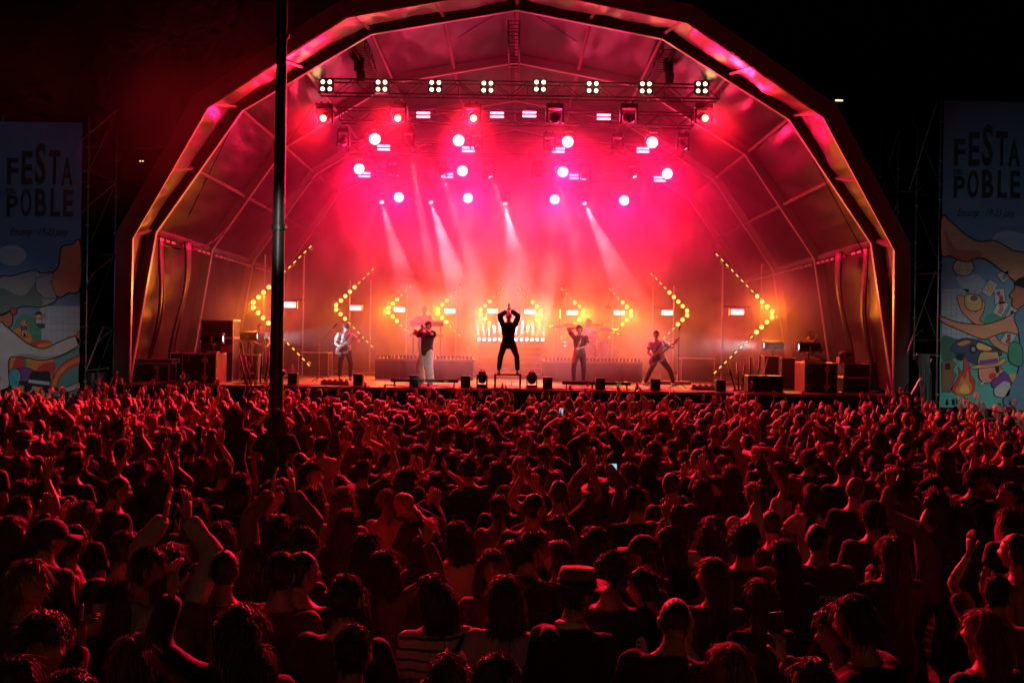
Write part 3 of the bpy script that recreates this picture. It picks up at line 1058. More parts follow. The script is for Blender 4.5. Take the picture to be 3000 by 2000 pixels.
for px, wh in ((1414, 'trumpeter\'s side'), (1560, 'saxophonist\'s side')):
    c = on_stage(px, 26.45)
    t = thing('floor_moving_head', 'black moving head standing on the floor beside the singer\'s platform, %s' % wh, 'stage light', c, group='floor moving heads by the platform')
    MB().box(c + Vector((0, 0, .05)), (.30, .24, .10), bev=.02).build('base', M_BLACKP, t)
    for sx in (-1, 1):
        MB().box(c + Vector((sx * .13, 0, .22)), (.035, .12, .26), bev=.012).build('yoke_arm', M_BLACKP, t)
    MB().lathe([(.05, -.17), (.10, -.13), (.115, 0), (.11, .08), (.085, .16), (.075, .18), (.06, .17)], c + Vector((0, 0, .29)), 16, axis=Matrix.Rotation(rad(20), 3, 'X')).build('lamp_head', mat('gloss_black', (.014, .014, .015), .18), t, smooth=True)
c = on_stage(1489, 26.45)
pf = thing('singer_platform', 'small black table-like platform the singer stands on', 'platform', c)
PFH = .385
MB().box(c + Vector((0, .2, PFH - .02)), (.72, .55, .04), bev=.006).build('top', M_BLACKM, pf)
for sx in (-1, 1):
    for sy in (0, 1):
        MB().box(c + Vector((sx * .335, -.045 + sy * .49, PFH / 2 - .02)), (.045, .045, PFH - .04)).build('leg', M_BLACKM, pf)
# front subs standing on the ground before the stage
for k, (px, w, wh) in enumerate(((1010, 1.0, 'below the guitarist in the cap'), (1300, 1.1, 'below the trumpeter'), (1690, 1.0, 'below the saxophonist'), (2080, .9, 'below the tallest right-hand chevron'))):
    q = P(px, 1000, 25.35)
    t = thing('sub_speaker', 'large black bass speaker on the ground against the stage, %s' % wh, 'speaker', (q.x, 25.35, 0), group='bass speakers before the stage')
    MB().box((q.x, 25.4, .74), (w, .7, 1.48), bev=.02).build('cabinet', M_BLACKP, t)
    MB().box((q.x, 25.045, .74), (w - .1, .012, 1.36)).build('grille', M_GRILLE, t)
    MB().box((q.x + w / 2 + .004, 25.2, 1.1), (.012, .2, .12)).build('handle', M_STEEL, t)
# wedge and wide speaker beside the right-hand cases
c = on_stage(2245, 26.5)
t = thing('wide_speaker', 'wide low black speaker on the stage edge before the leaning tubes', 'speaker', c)
MB().box(c + Vector((0, .2, .22)), (.95, .5, .44), bev=.015).build('cabinet', M_BLACKP, t)
MB().box(c + Vector((0, -.056, .22)), (.86, .012, .36)).build('grille', M_GRILLE, t)
# leaning black tubes
tubes = [((2155, 1149), (2133, 1063)), ((2165, 1120), (2162, 1063)), ((2175, 1120), (2184, 1063)), ((2200, 1100), (2201, 1045)), ((2218, 1100), (2230, 1042)), ((2232, 1098), (2253, 1045)), ((720, 1115), (700, 1040)), ((733, 1115), (712, 1040)), ((762, 1118), (766, 1030)), ((775, 1118), (787, 1030))]
for k, (a, b2) in enumerate(tubes):
    d = 27.3 if a[0] > 1500 else 27.0
    A_, B_ = P(*a, d), P(*b2, d)
    A_.z = ZS
    lab = 'black tube in the bundle standing beside the right-hand chevron' if a[0] > 1500 else 'black tube leaning by the guitar stand'
    t = thing('leaning_tube', lab, 'tube', A_, group='black tubes beside the right-hand chevron' if a[0] > 1500 else 'black tubes by the guitars')
    MB().tube([A_, B_ + Vector((0, .1, 0))], .026, 8).build('pipe', M_BLACKP, t, smooth=True)
    MB().box(A_ + Vector((0, 0, .012)), (.16, .2, .024), bev=.005).build('foot', M_BLACKM, t)


# ------------------------------------------------------------------ stands, bottles, pedals, cables
def mic_stand(label, base, top, boom=None):
    t = thing('mic_stand', label, 'mic stand', base)
    base, top = Vector(base), Vector(top)
    for k in range(3):
        a = k * 2.1 + .4
        MB().tube([base + Vector((0, 0, .16)), base + Vector((.28 * math.cos(a), .28 * math.sin(a), .012))], .011, 6).build('leg', M_BLACKM, t)
    MB().tube([base + Vector((0, 0, .12)), top], .014, 8).build('pole', M_CHROME, t)
    e = Vector(boom) if boom else top + Vector((0, -.05, .06))
    if boom:
        MB().tube([top - (e - top) * .35, e], .011, 6).build('boom', M_CHROME, t)
    dr = (e - top).normalized()
    MB().lathe([(.012, 0), (.02, .12), (.024, .13), (.027, .155), (.018, .185), (.004, .19)], e, 12, axis=dr.to_track_quat('Z', 'Y').to_matrix()).build('microphone', M_BLACKM, t, smooth=True)
    return t


mic_stand('chrome boom mic stand in front of the guitarist in the cap', on_stage(936, 28.6), P(936, 1005, 28.6), P(975, 962, 28.6))
mic_stand('chrome straight mic stand beside the bassist in the white shirt', on_stage(1990, 27.6), P(1989, 975, 27.6))
mic_stand('tall boom mic stand between saxophonist and drums', on_stage(1640, 33, ZS + RH), P(1640, 902, 33), P(1680, 900, 33))
mic_stand('tall boom mic stand beyond the drum kit', on_stage(1817, 33, ZS + RH), P(1818, 911, 33), P(1790, 902, 33))
bot = MB().lathe([(.001, 0), (.033, .002), (.034, .06), (.031, .10), (.034, .15), (.026, .19), (.013, .215), (.013, .235)], (0, 0, 0), 12)
bot_me = bot.mesh('bottle_body', [mat('clear_plastic', (.8, .85, .85), .1, spec=.8, alpha=.55)], True)
capm = MB().lathe([(.015, .23), (.015, .25), (.001, .251)], (0, 0, 0), 10).mesh('cap', [mat('red_cap', (.5, .03, .03), .4)], True)
for k, (px, d, z, wh) in enumerate(((858, 26.35, ZS + .32, 'on the fill speaker behind the lamp post'), (1936, 31, ZS + .1, 'on the base board behind the bassist'), (1987, 31, ZS + .1, 'on the base board beside the mic stand'))):
    c = on_stage(px, d, z)
    t = thing('water_bottle', 'clear water bottle standing %s' % wh, 'bottle', c)
    inst('bottle_body', bot_me, t)
    inst('cap', capm, t)
c = on_stage(1960, 31.0)
t = thing('base_board', 'low plywood board with bottles behind the bassist', 'board', c)
MB().box(c + Vector((0, 0, .05)), (1.3, .6, .1), bev=.01).build('plank', M_DECK, t)
for (px, d, w, wh) in ((985, 27.0, .5, 'below the guitarist in the cap'), (2070, 27.4, .55, 'beside the bassist')):
    c = on_stage(px, d)
    t = thing('pedal_board', 'flat pedal board with effect pedals %s' % wh, 'pedal board', c)
    MB().box(c + Vector((0, 0, .05)), (w * 1.5, .4, .09), rot=Matrix.Rotation(-.1, 3, 'X'), bev=.008).build('tray', M_STEEL, t)
    for i in range(5):
        MB().box(c + Vector((-w * .6 + i * w * .3, 0, .125)), (.09, .13, .05), bev=.01).build('pedal', mat('pedal_%d' % i, ((.3, .25, .2), (.5, .5, .48), (.35, .05, .04), (.1, .12, .2), (.5, .4, .1))[i], .4), t)
for k in range(9):
    r2 = random.Random(40 + k)
    x0 = [-5.6, -3.4, -1.4, -.4, .6, 1.9, 3.4, 5.2, -7.4][k]
    pts_ = []
    for i in range(16):
        tt = i / 15
        pts_.append((x0 + 1.9 * tt, 26.25 + .22 * math.sin(tt * 5 + k) + .1 * mnoise.noise(Vector((tt * 4, k, 0))), ZS + .014 + .03 * max(0, math.sin(tt * 9 + k)) * (k % 2)))
    t = tag(MB().tube(pts_, .012, 5).build('stage_cable', M_BLACKP if k % 3 else mat('white_cable', (.5, .48, .46), .5), None, smooth=True), 'thin %s cable snaking along the stage edge' % ('black' if k % 3 else 'white'), 'cable', 'cables along the stage edge, %s' % ('black' if k % 3 else 'white'))


# guitar builder: local frame, body centre at origin, neck along +X, front to -Y
def guitar(label, M, body_col, name='electric_guitar', parent=None, bass=False, guard=None):
    t = thing(name, label, 'guitar', (0, 0, 0))
    t.matrix_basis = M
    out = []
    n = 28
    for i in range(n):
        a = 2 * PI * i / n
        r = .165 + .03 * math.cos(2 * a) - .012 * math.cos(3 * a) + .012 * math.sin(4 * a)
        x, z = r * 1.15 * math.cos(a), r * .92 * math.sin(a)
        if x > .1:
            x += .06 * abs(math.sin(a)) * 1.6 * (1.25 if z > 0 else .8)
        out.append((x, z))
    mb = mat('guitar_' + name + '_%d' % int(sum(body_col) * 1000), body_col, .18, coat=.5)
    MB().loft([[Vector((x * k, y, z * k)) for x, z in out] for y, k in ((-.02, .95), (-.012, 1), (.012, 1), (.02, .95))]).build('guitar_body', mb, t, world=False, smooth=False)
    NL = .72 if bass else .56
    MB().loft([[Vector((x, -.024, w)), Vector((x, -.024, -w)), Vector((x, .0, -w)), Vector((x, .0, w))] for x, w in ((.08, .029), (NL, .021))]).build('neck', mat('maple', (.36, .2, .1), .35), t, world=False)
    MB().loft([[Vector((x, -.02, w + .012 * s_)), Vector((x, -.02, -w)), Vector((x, -.004, -w)), Vector((x, -.004, w + .012 * s_))] for x, w, s_ in ((NL, .024, 0), (NL + .05, .04, 1), (NL + .17, .032, 1), (NL + .19, .015, 0))]).build('headstock', mat('maple', (.36, .2, .1), .35), t, world=False)
    if guard:
        MB().loft([[Vector((x * .62 + .02, y, z * .62 - .02)) for x, z in out] for y in (-.021, -.026)]).build('pickguard', guard, t, world=False)
    for x in (-.05, .03):
        MB().box((x, -.03, 0), (.025, .014, .07), bev=.003).build('pickup', M_BLACKP, t, world=False)
    MB().box((-.11, -.03, 0), (.03, .016, .08), bev=.003).build('bridge', M_CHROME, t, world=False)
    return t


gs = on_stage(728, 28.0)
t = thing('guitar_stand', 'black guitar rack beside the tall flight case', 'stand', gs)
for dx in (-.22, .22):
    MB().tube([gs + Vector((dx, .1, .02)), gs + Vector((dx, .1, .75))], .015, 6).build('upright', M_BLACKM, t)
MB().tube([gs + Vector((-.25, .1, .72)), gs + Vector((.25, .1, .72))], .015, 6).build('top_rail', M_BLACKM, t)
MB().tube([gs + Vector((-.25, -.1, .12)), gs + Vector((.25, -.1, .12))], .015, 6).build('bottom_rail', M_BLACKM, t)
for k, (dx, col_, lab) in enumerate(((-.05, (.35, .18, .06), 'guitar with pale neck leaning upright in the rack'), (.12, (.05, .05, .055), 'dark guitar leaning upright in the rack'))):
    M = Matrix.Translation(gs + Vector((dx, -.02 + .05 * k, .36))) @ Matrix.Rotation(rad(-12 + 6 * k), 4, 'Y') @ Matrix.Rotation(-PI / 2, 4, 'Y')
    guitar(lab, M, col_)
# keyboards on a two-tier stand
ky = 32.7
kc = P(1250, 960, ky)
t = thing('keyboard_stand', 'two-tier keyboard stand on the riser behind the trumpeter', 'stand', (kc.x, ky, ZS + RH))
for sx in (-1, 1):
    MB().tube([(kc.x + sx * .45, ky + .2, ZS + RH + .02), (kc.x + sx * .45, ky + .1, ZS + RH + 1.15)], .022, 8).build('upright', M_BLACKM, t)
    for z in (.72, 1.1):
        MB().tube([(kc.x + sx * .45, ky + .2, ZS + RH + z - .03), (kc.x + sx * .45, ky - .18, ZS + RH + z - .03)], .016, 6).build('support_arm', M_BLACKM, t)
    MB().box((kc.x + sx * .45, ky + .1, ZS + RH + .025), (.06, .5, .05)).build('foot', M_BLACKM, t)
for k, (z, tl, col_, lab) in enumerate(((.75, .0, (.45, .08, .06), 'lower red-backed keyboard on the two-tier stand'), (1.14, -.35, (.03, .03, .03), 'upper black keyboard tilted on the two-tier stand'))):
    c = Vector((kc.x, ky, ZS + RH + z))
    t = thing('keyboard', lab, 'keyboard', c)
    Rm = Matrix.Rotation(tl, 3, 'X')
    MB().box(c, (1.1, .32, .09), rot=Rm, bev=.012).build('case', mat('keys_case_%d' % k, col_, .4), t)
    MB().box(c + Rm @ Vector((0, .08, .048)), (1.0, .14, .012), rot=Rm).build('keybed', mat('white_keys', (.7, .68, .64), .35), t)

# drum kit
dz = ZS + RH
dc = P(1712, 1030, 33.2)
kit = thing('drum_kit', 'white drum kit with brass cymbals on the right-hand riser', 'drum kit', (dc.x, 33.2, dz))
M_DRUM = mat('drum_shell', (.62, .58, .54), .3, coat=.4)
M_SKIN_D = mat('drum_head', (.7, .68, .64), .5)
M_BRASSC = mat('cymbal_brass', (.65, .42, .13), .25, 1.0)


def drum(c, r, h, ax, nm):
    MB().lathe([(r * .98, -h / 2), (r, -h / 2 + .01), (r, h / 2 - .01), (r * .98, h / 2)], c, 22, axis=ax).build(nm, M_DRUM, kit, smooth=False)
    MB().lathe([(.001, h / 2 + .004), (r * .95, h / 2 + .004), (r * .95, h / 2 - .002)], c, 22, axis=ax).build('drum_head', M_SKIN_D, kit)
    for e in (-1, 1):
        MB().lathe([(r * 1.0, e * h / 2 - .014), (r * 1.04, e * h / 2 - .014), (r * 1.04, e * h / 2 + .014), (r * 1.0, e * h / 2 + .014)], c, 22, axis=ax, cap=False).build('hoop', M_CHROME, kit)


AXF = Matrix.Rotation(PI / 2, 3, 'X')
drum(Vector((dc.x + .0, 33.0, dz + .30)), .28, .42, AXF, 'bass_drum')
drum(Vector((dc.x - .22, 33.1, dz + .72)), .15, .2, Matrix.Rotation(.35, 3, 'X'), 'tom')
drum(Vector((dc.x + .2, 33.1, dz + .72)), .16, .22, Matrix.Rotation(.35, 3, 'X'), 'tom')
drum(Vector((dc.x + .62, 33.3, dz + .42)), .21, .4, Matrix.Identity(3), 'floor_tom')
drum(Vector((dc.x - .55, 33.4, dz + .55)), .18, .14, Matrix.Identity(3), 'snare')
for (ox, oy, z, r, tl) in ((-.95, 33.0, 1.12, .26, .15), (-.5, 33.6, 1.2, .24, -.2), (.75, 33.1, 1.06, .28, .2), (.45, 33.7, 1.22, .24, -.1), (1.05, 33.5, .9, .2, 0)):
    c = Vector((dc.x + ox, oy, dz + z))
    MB().lathe([(.001, .02), (.03, .016), (.05, .006), (r, -.012), (r, -.015), (.05, .002), (.001, .012)], c, 24, axis=Matrix.Rotation(tl, 3, 'X')).build('cymbal', M_BRASSC, kit, smooth=True)
    MB().tube([c + Vector((0, 0, .02)), (c.x, c.y, dz + .35)], .012, 6).build('cymbal_stand', M_CHROME, kit)
    for k in range(3):
        a = k * 2.09
        MB().tube([(c.x, c.y, dz + .36), (c.x + .22 * math.cos(a), c.y + .22 * math.sin(a), dz + .01)], .01, 5).build('stand_leg', M_CHROME, kit)
st_ = thing('drum_stool', 'round black drum stool behind the kit', 'stool', (dc.x, 34.1, dz))
MB().lathe([(.16, .46), (.18, .48), (.18, .53), (.15, .55)], (dc.x, 34.1, dz), 16).build('seat', M_BLACKP, st_)
MB().tube([(dc.x, 34.1, dz), (dc.x, 34.1, dz + .47)], .025, 8).build('post', M_CHROME, st_)

# ================================================================== people
M_SKIN = mat('skin', (0.42, 0.25, 0.18), 0.48, 0, var=0.12, vscale=14, bump=0.05, bscale=60, objcol=True)
M_CLOTH = mat('cloth', (0.5, 0.5, 0.5), 0.85, 0, var=0.18, vscale=16, bump=0.25, bscale=26, objcol=True, sheen=0.08)


def hair_material():
    m = bpy.data.materials.new('hair')
    m.use_nodes = True
    nt = m.node_tree
    b = nt.nodes['Principled BSDF']
    out = nt.nodes['Material Output']
    oi = nt.nodes.new('ShaderNodeObjectInfo')
    tc = nt.nodes.new('ShaderNodeTexCoord')
    mp = nt.nodes.new('ShaderNodeMapping')
    mp.inputs['Scale'].default_value = (1, 1, .06)
    nz = nt.nodes.new('ShaderNodeTexNoise')
    nz.inputs['Scale'].default_value = 140
    nz.inputs['Detail'].default_value = 2
    nt.links.new(tc.outputs['Object'], mp.inputs[0])
    nt.links.new(mp.outputs[0], nz.inputs['Vector'])
    bp = nt.nodes.new('ShaderNodeBump')
    bp.inputs['Strength'].default_value = .55
    bp.inputs['Distance'].default_value = .01
    nt.links.new(nz.outputs['Fac'], bp.inputs['Height'])
    nt.links.new(bp.outputs[0], b.inputs['Normal'])
    nt.links.new(oi.outputs['Color'], b.inputs['Base Color'])
    b.inputs['Roughness'].default_value = .40
    b.inputs['Specular IOR Level'].default_value = .7
    b.inputs['Sheen Weight'].default_value = .9
    b.inputs['Sheen Roughness'].default_value = .35
    tr = nt.nodes.new('ShaderNodeBsdfTranslucent')
    nt.links.new(oi.outputs['Color'], tr.inputs[0])
    mx = nt.nodes.new('ShaderNodeMixShader')
    mx.inputs[0].default_value = .3
    nt.links.new(b.outputs[0], mx.inputs[1])
    nt.links.new(tr.outputs[0], mx.inputs[2])
    nt.links.new(mx.outputs[0], out.inputs[0])
    return m


M_HAIR = hair_material()
V = Vector


def ik(s, w, l1, l2, pole):
    d = w - s
    D = d.length
    if D > (l1 + l2) * .995:
        w = s + d * ((l1 + l2) * .995 / D)
        d = w - s
        D = d.length
    a = (l1 * l1 - l2 * l2 + D * D) / (2 * D)
    h = math.sqrt(max(0, l1 * l1 - a * a))
    t = d.normalized()
    p = pole - t * pole.dot(t)
    p = p.normalized() if p.length > 1e-5 else V((1, 0, 0))
    return s + t * a + p * h, w


def hand(b, w, dr, nrm, side, curl=0.25, spread=1.0, sc=1.0, point=False, grip=False):
    """palm and five bent fingers; dr = finger direction, nrm = direction the palm faces"""
    dr = dr.normalized()
    nrm = (nrm - dr * nrm.dot(dr))
    nrm = nrm.normalized() if nrm.length > 1e-4 else dr.orthogonal().normalized()
    ax = dr.cross(nrm).normalized() * side           # towards the thumb
    q = .01 * sc
    rings = []
    for t, wd, th in ((-.5, 2.6, 2.0), (1.5, 3.2, 1.8), (5.5, 4.2, 1.5), (9.2, 4.0, 1.15), (9.9, 3.2, .7)):
        c = w + dr * q * t
        rings.append([c + ax * q * wd * math.cos(a) + nrm * q * th * math.sin(a) for a in [2 * PI * i / 8 for i in range(8)]])
    b.loft(rings)
    for k, (off, L, r) in enumerate(((2.9, 7.2, .85), (1.0, 8.0, .88), (-.95, 7.4, .84), (-2.8, 5.8, .74))):
        p = w + dr * q * 9.0 + ax * q * off
        c = curl
        if point:
            c = .05 if k == 0 else 1.5
        if grip:
            c = .85
        d = (dr + ax * (.10 * spread * (1.2 - k * .8))).normalized()
        pts_, rs = [p], [r * q]
        for sgm, f in ((.45, .55), (.32, 1.0), (.23, .8)):
            d = (Matrix.Rotation(c * f * -side, 3, ax * side) @ d) if False else (d * math.cos(c * f) + nrm * math.sin(c * f)).normalized()
            p = p + d * q * L * sgm
            pts_.append(p)
            rs.append(rs[-1] * .93)
        rs[-1] *= .75
        b.tube(pts_, rs, 5)
    p = w + dr * q * 2.6 + ax * q * 2.8
    d1 = (ax * .85 + dr * .75 + nrm * (.25 + curl * .4)).normalized()
    d2 = (dr * .95 + ax * .35 + nrm * (.3 + curl * .5)).normalized()
    if grip:
        d1 = (ax * .5 + dr * .8 + nrm * .7).normalized()
        d2 = (dr * .5 + nrm * 1.0 - ax * .2).normalized()
    b.tube([p, p + d1 * q * 3.2, p + d1 * q * 3.2 + d2 * q * 2.9, p + d1 * q * 3.2 + d2 * q * 5.0], [1.25 * q, 1.05 * q, .92 * q, .6 * q], 6)


def head_verts(n=38, m=30):
    """sculpted head around the origin, face to +Y"""
    rings = []

    def g(x, z, cx, cz, sx, sz):
        return math.exp(-((x - cx) / sx) ** 2 - ((z - cz) / sz) ** 2)

    def pt(th, ph):
        sx, sy, sz = math.sin(th) * math.cos(ph), math.sin(th) * math.sin(ph), -math.cos(th)
        x, y, z = .076 * sx, .094 * sy, .114 * sz
        if z < 0:
            k = (-z / .114)
            x *= 1 - .38 * k ** 1.6
            if sy > 0:
                y *= 1 - .10 * k
                y += .012 * k
            else:
                y *= 1 - .35 * k
                y += .02 * k
        elif sy < 0:
            y *= 1.05
        if sy > .15:
            y += .031 * g(x, z, 0, -.024, .014, .020) + .010 * g(x, z, 0, .003, .009, .028)
            y += .007 * g(x, z, 0, .028, .055, .014)
            y -= .015 * (g(x, z, .031, .006, .018, .013) + g(x, z, -.031, .006, .018, .013))
            y += .007 * g(x, z, 0, -.058, .022, .008) - .004 * g(x, z, 0, -.072, .03, .006)
            y += .010 * g(x, z, 0, -.096, .024, .016)
            y += .004 * (g(x, z, .04, -.03, .02, .02) + g(x, z, -.04, -.03, .02, .02))
        return V((x, y, z))
    for k in range(1, m):
        rings.append([pt(PI * k / m, 2 * PI * i / n) for i in range(n)])
    return rings, pt(0, 0), pt(PI, 0)


def add_head(b, M, sc=1.0, low=False):
    rings, s_, n_ = head_verts(16, 12) if low else head_verts()
    n = len(rings[0])
    vs_ = [M @ (p * sc) for r in rings for p in r] + [M @ (s_ * sc), M @ (n_ * sc)]
    fs = []
    m = len(rings)
    for k in range(m - 1):
        for i in range(n):
            j = (i + 1) % n
            fs.append([k * n + i, k * n + j, (k + 1) * n + j, (k + 1) * n + i])
    S, N = len(vs_) - 2, len(vs_) - 1
    for i in range(n):
        j = (i + 1) % n
        fs.append([S, j, i])
        fs.append([N, (m - 1) * n + i, (m - 1) * n + j])
    b.add(vs_, fs)
    for sx in (-1, 1):
        e = MB().ball((0, 0, 0), (.012, .02, .032), 8, 6, M=Matrix.Rotation(sx * .35, 3, 'Z') @ Matrix.Rotation(-.15, 3, 'X'))
        b.add([M @ (V((sx * .078, -.012, -.008)) * sc + V(p) * sc) for p in e.v], e.f)


def figure(sp, low=False):
    """build the pieces of one posed figure facing +Y with the feet on z = 0"""
    f = sp.get('sex', 'm') == 'f'
    r = random.Random(sp.get('seed', 1))
    pel = V(sp.get('pelvis', (0, 0, .93)))
    lean = sp.get('lean', (0.0, 0.0))          # forward, sideways (radians)
    tw = sp.get('twist', 0.0)
    A = Matrix.Rotation(tw, 3, 'Z') @ Matrix.Rotation(-lean[0], 3, 'X') @ Matrix.Rotation(lean[1], 3, 'Y')
    fat = sp.get('fat', 1.0)

    def T(x, y, z):
        return pel + A @ V((x, y, z))
    shw = .168 if f else .188
    tor = [(-.10, .150 if f else .145, .110, -.005), (0, .165 if f else .155, .118, -.005), (.13, .125 if f else .142, .095, .005), (.27, .145 if f else .162, .108, .005), (.38, .158 if f else .178, .108, -.005),
           (.455, .150 if f else .172, .088, -.012), (.505, .090, .070, -.015), (.545, .054, .056, -.012), (.60, .050, .053, .0)]

    def torso_rings(inf, zmin=-9, zmax=9):
        out = []
        for z, w, d, yo in tor:
            if z < zmin or z > zmax:
                continue
            w2, d2 = w * fat + inf, d * fat + inf
            ring = []
            for i in range(16):
                a = 2 * PI * i / 16
                ca, sa = math.cos(a), math.sin(a)
                k = (abs(ca) ** 2.6 + abs(sa) ** 2.6) ** (-1 / 2.6)
                ring.append(T(w2 * ca * k, yo + d2 * sa * k, z))
            out.append(ring)
        return out
    sh = {s: T(s * shw, -.01, .435) for s in (-1, 1)}
    neck = T(0, -.005, .58)
    arms = {}
    for s, key in ((-1, 'L'), (1, 'R')):
        wt = V(sp.get(key, (s * .24, .04, -.5)))
        tgt = T(0, 0, .435) + A @ wt
        pole = A @ V(sp.get(key + 'p', (s * .6, -.5, -.4)))
        up = max(0.0, (tgt.z - sh[s].z)) * .10
        sh[s] = sh[s] + V((0, 0, up)) - A @ V((s * up * .4, 0, 0))
        e, w = ik(sh[s], tgt, .285, .255, pole)
        arms[s] = (sh[s], e, w)
    legs = {}
    feet = sp.get('feet', ((-.11, 0, 0), (.11, .02, 0)))
    for s, ft in ((-1, feet[0]), (1, feet[1])):
        hip = pel + Matrix.Rotation(tw * .5, 3, 'Z') @ V((s * .088, 0, -.03))
        an = V((ft[0], ft[1] - .02, (ft[2] if len(ft) > 2 else 0) + .085))
        kp = V(sp.get('knee', (0.0, 1, 0))) + V((s * .25, 0, 0))
        k, an = ik(hip, an, .435, .42, kp)
        legs[s] = (hip, k, an)
    # ---- skin (remeshed)
    body = MB()
    body.loft(torso_rings(0))
    am = .92 if f else 1.06
    for s in (-1, 1):
        a, e, w = arms[s]
        body.ball(a, .058 * am, 10, 8)
        body.tube([a, a.lerp(e, .35), a.lerp(e, .75), e, e.lerp(w, .25), e.lerp(w, .6), w], [.052 * am, .05 * am, .043 * am, .039 * am, .041 * am, .034 * am, .026 * am], 10)
        h, k, an = legs[s]
        body.tube([h, h.lerp(k, .3), h.lerp(k, .75), k, k.lerp(an, .3), k.lerp(an, .7), an], [.085, .082, .062, .056, .058, .046, .036], 10)
        fd = V(sp.get('foot_dir', (s * .35, 1, 0))).normalized() if 'foot_dir' not in sp else V(sp['foot_dir']).normalized()
        body.tube([an + V((0, 0, -.03)) - fd * .05, an + V((0, 0, -.04)) + fd * .06, an + V((0, 0, -.055)) + fd * .16], [.036, .036, .028], 8)
    # ---- head and hands (kept sharp)
    hp, hy, hr_ = sp.get('head', (0, 0, 0))
    HM = Matrix.Rotation(hy, 3, 'Z') @ Matrix.Rotation(hp, 3, 'X') @ Matrix.Rotation(hr_, 3, 'Y')
    hc = neck + (A @ V((0, .012, .008))) + HM @ V((0, .018, .09))
    H4 = Matrix.Translation(hc) @ HM.to_4x4()
    extra = MB()
    add_head(extra, H4, 1.0, low)
    extra.tube([neck - A @ V((0, 0, .05)), hc + HM @ V((0, -.02, -.05))], [.054, .052], 10)
    hs = {}
    for s, key in ((-1, 'L'), (1, 'R')):
        a, e, w = arms[s]
        fd = (w - e).normalized()
        hd = sp.get(key + 'h')
        if hd:
            dr, nm = V(hd[0]), V(hd[1])
            if dr.length < .1:
                dr = fd
        else:
            dr, nm = fd, V((-s, .3, 0))
        hand(extra, w, dr, nm, (1 if s > 0 else -1) * (1 if True else 1), curl=sp.get('curl', .25), grip=sp.get(key + 'grip', False), point=sp.get(key + 'point', False), sc=.93 if f else 1.0)
        hs[s] = w + dr.normalized() * .09
    # ---- top
    top = MB()
    inf = sp.get('loose', .014)
    hem = sp.get('hem', -.12)
    rr = torso_rings(inf, -.2, .48)
    rr.append([p.lerp(T(0, -.012, .51), .42) for p in torso_rings(inf, .5, .51)[0]] if False else torso_rings(.006, .5, .51)[0])
    if hem < -.11:
        base = rr[0]
        cpt = sum(base, V()) / len(base)
        rr.insert(0, [cpt + (p - cpt) * 1.03 + (A @ V((0, 0, hem + .10))) for p in base])
    top.loft(rr)
    sl = sp.get('sleeve', 'short')
    for s in (-1, 1):
        a, e, w = arms[s]
        top.ball(a, .060 * am + inf, 10, 8)
        if sl == 'short':
            q = a.lerp(e, .62)
            top.tube([a, a.lerp(e, .3), q], [.054 * am + inf, .054 * am + inf * 1.3, .056 * am + inf * 1.6], 12)
        elif sl == 'long':
            top.tube([a, a.lerp(e, .35), a.lerp(e, .75), e, e.lerp(w, .3), e.lerp(w, .7), e.lerp(w, .95)],
                     [.054 * am + inf, .053 * am + inf, .05 * am + inf, .05 * am + inf, .047 * am + inf, .042 * am + inf, .034 * am + inf], 12)
    if sp.get('hood'):
        top.tube([T(-.13, -.03, .49), T(-.09, -.10, .47), T(0, -.125, .44), T(.09, -.10, .47), T(.13, -.03, .49)], [.045, .06, .068, .06, .045], 10)
    # ---- trousers
    tro = MB()
    ti = sp.get('tloose', .014)
    tro.loft(torso_rings(.010, -.2, .05)[::1] if len(torso_rings(.010, -.2, .05)) > 1 else torso_rings(.01, -.2, .14))
    for s in (-1, 1):
        h, k, an = legs[s]
        kk = sp.get('flare', 1.0)
        tro.ball(h + V((0, 0, -.01)), .098 + ti * .6, 10, 8)
        end = k.lerp(an, .94)
        tro.tube([h, h.lerp(k, .3), h.lerp(k, .75), k, k.lerp(an, .3), k.lerp(an, .7), end],
                 [.088 + ti, .085 + ti, (.066 + ti) * kk, (.060 + ti) * kk, (.060 + ti) * kk, (.05 + ti) * kk, (.046 + ti) * kk], 12)
    shoes = []
    for s in (-1, 1):
        h, k, an = legs[s]
        fd = V(sp['foot_dir']).normalized() if 'foot_dir' in sp else V((s * .35, 1, 0)).normalized()
        b = MB()
        rings = []
        sd = fd.cross(V((0, 0, 1)))
        zb = an.z - .085
        for t, w, hgt in ((-.085, .028, .07), (-.06, .038, .095), (.03, .042, .085), (.10, .048, .062), (.17, .042, .05), (.20, .02, .03)):
            c = V((an.x, an.y, zb)) + fd * t
            rings.append([c + sd * w * math.cos(a) + V((0, 0, hgt * (.5 + .5 * math.sin(a)))) for a in [2 * PI * i / 10 for i in range(10)]])
        b.loft(rings)
        shoes.append(b)
    return dict(body=body, extra=extra, top=top, trousers=tro, shoes=shoes, H=H4, hands=hs, arms=arms, T=T, A=A)


# ---- batch voxel union of the rough pieces
_jobs = []


def job(mb, vox, smooth_it, fold=0.0, seed=0, extra=None, dec=None):
    _jobs.append(dict(mb=mb, vox=vox, sm=smooth_it, fold=fold, seed=seed, extra=extra, dec=dec, out=None))
    return _jobs[-1]


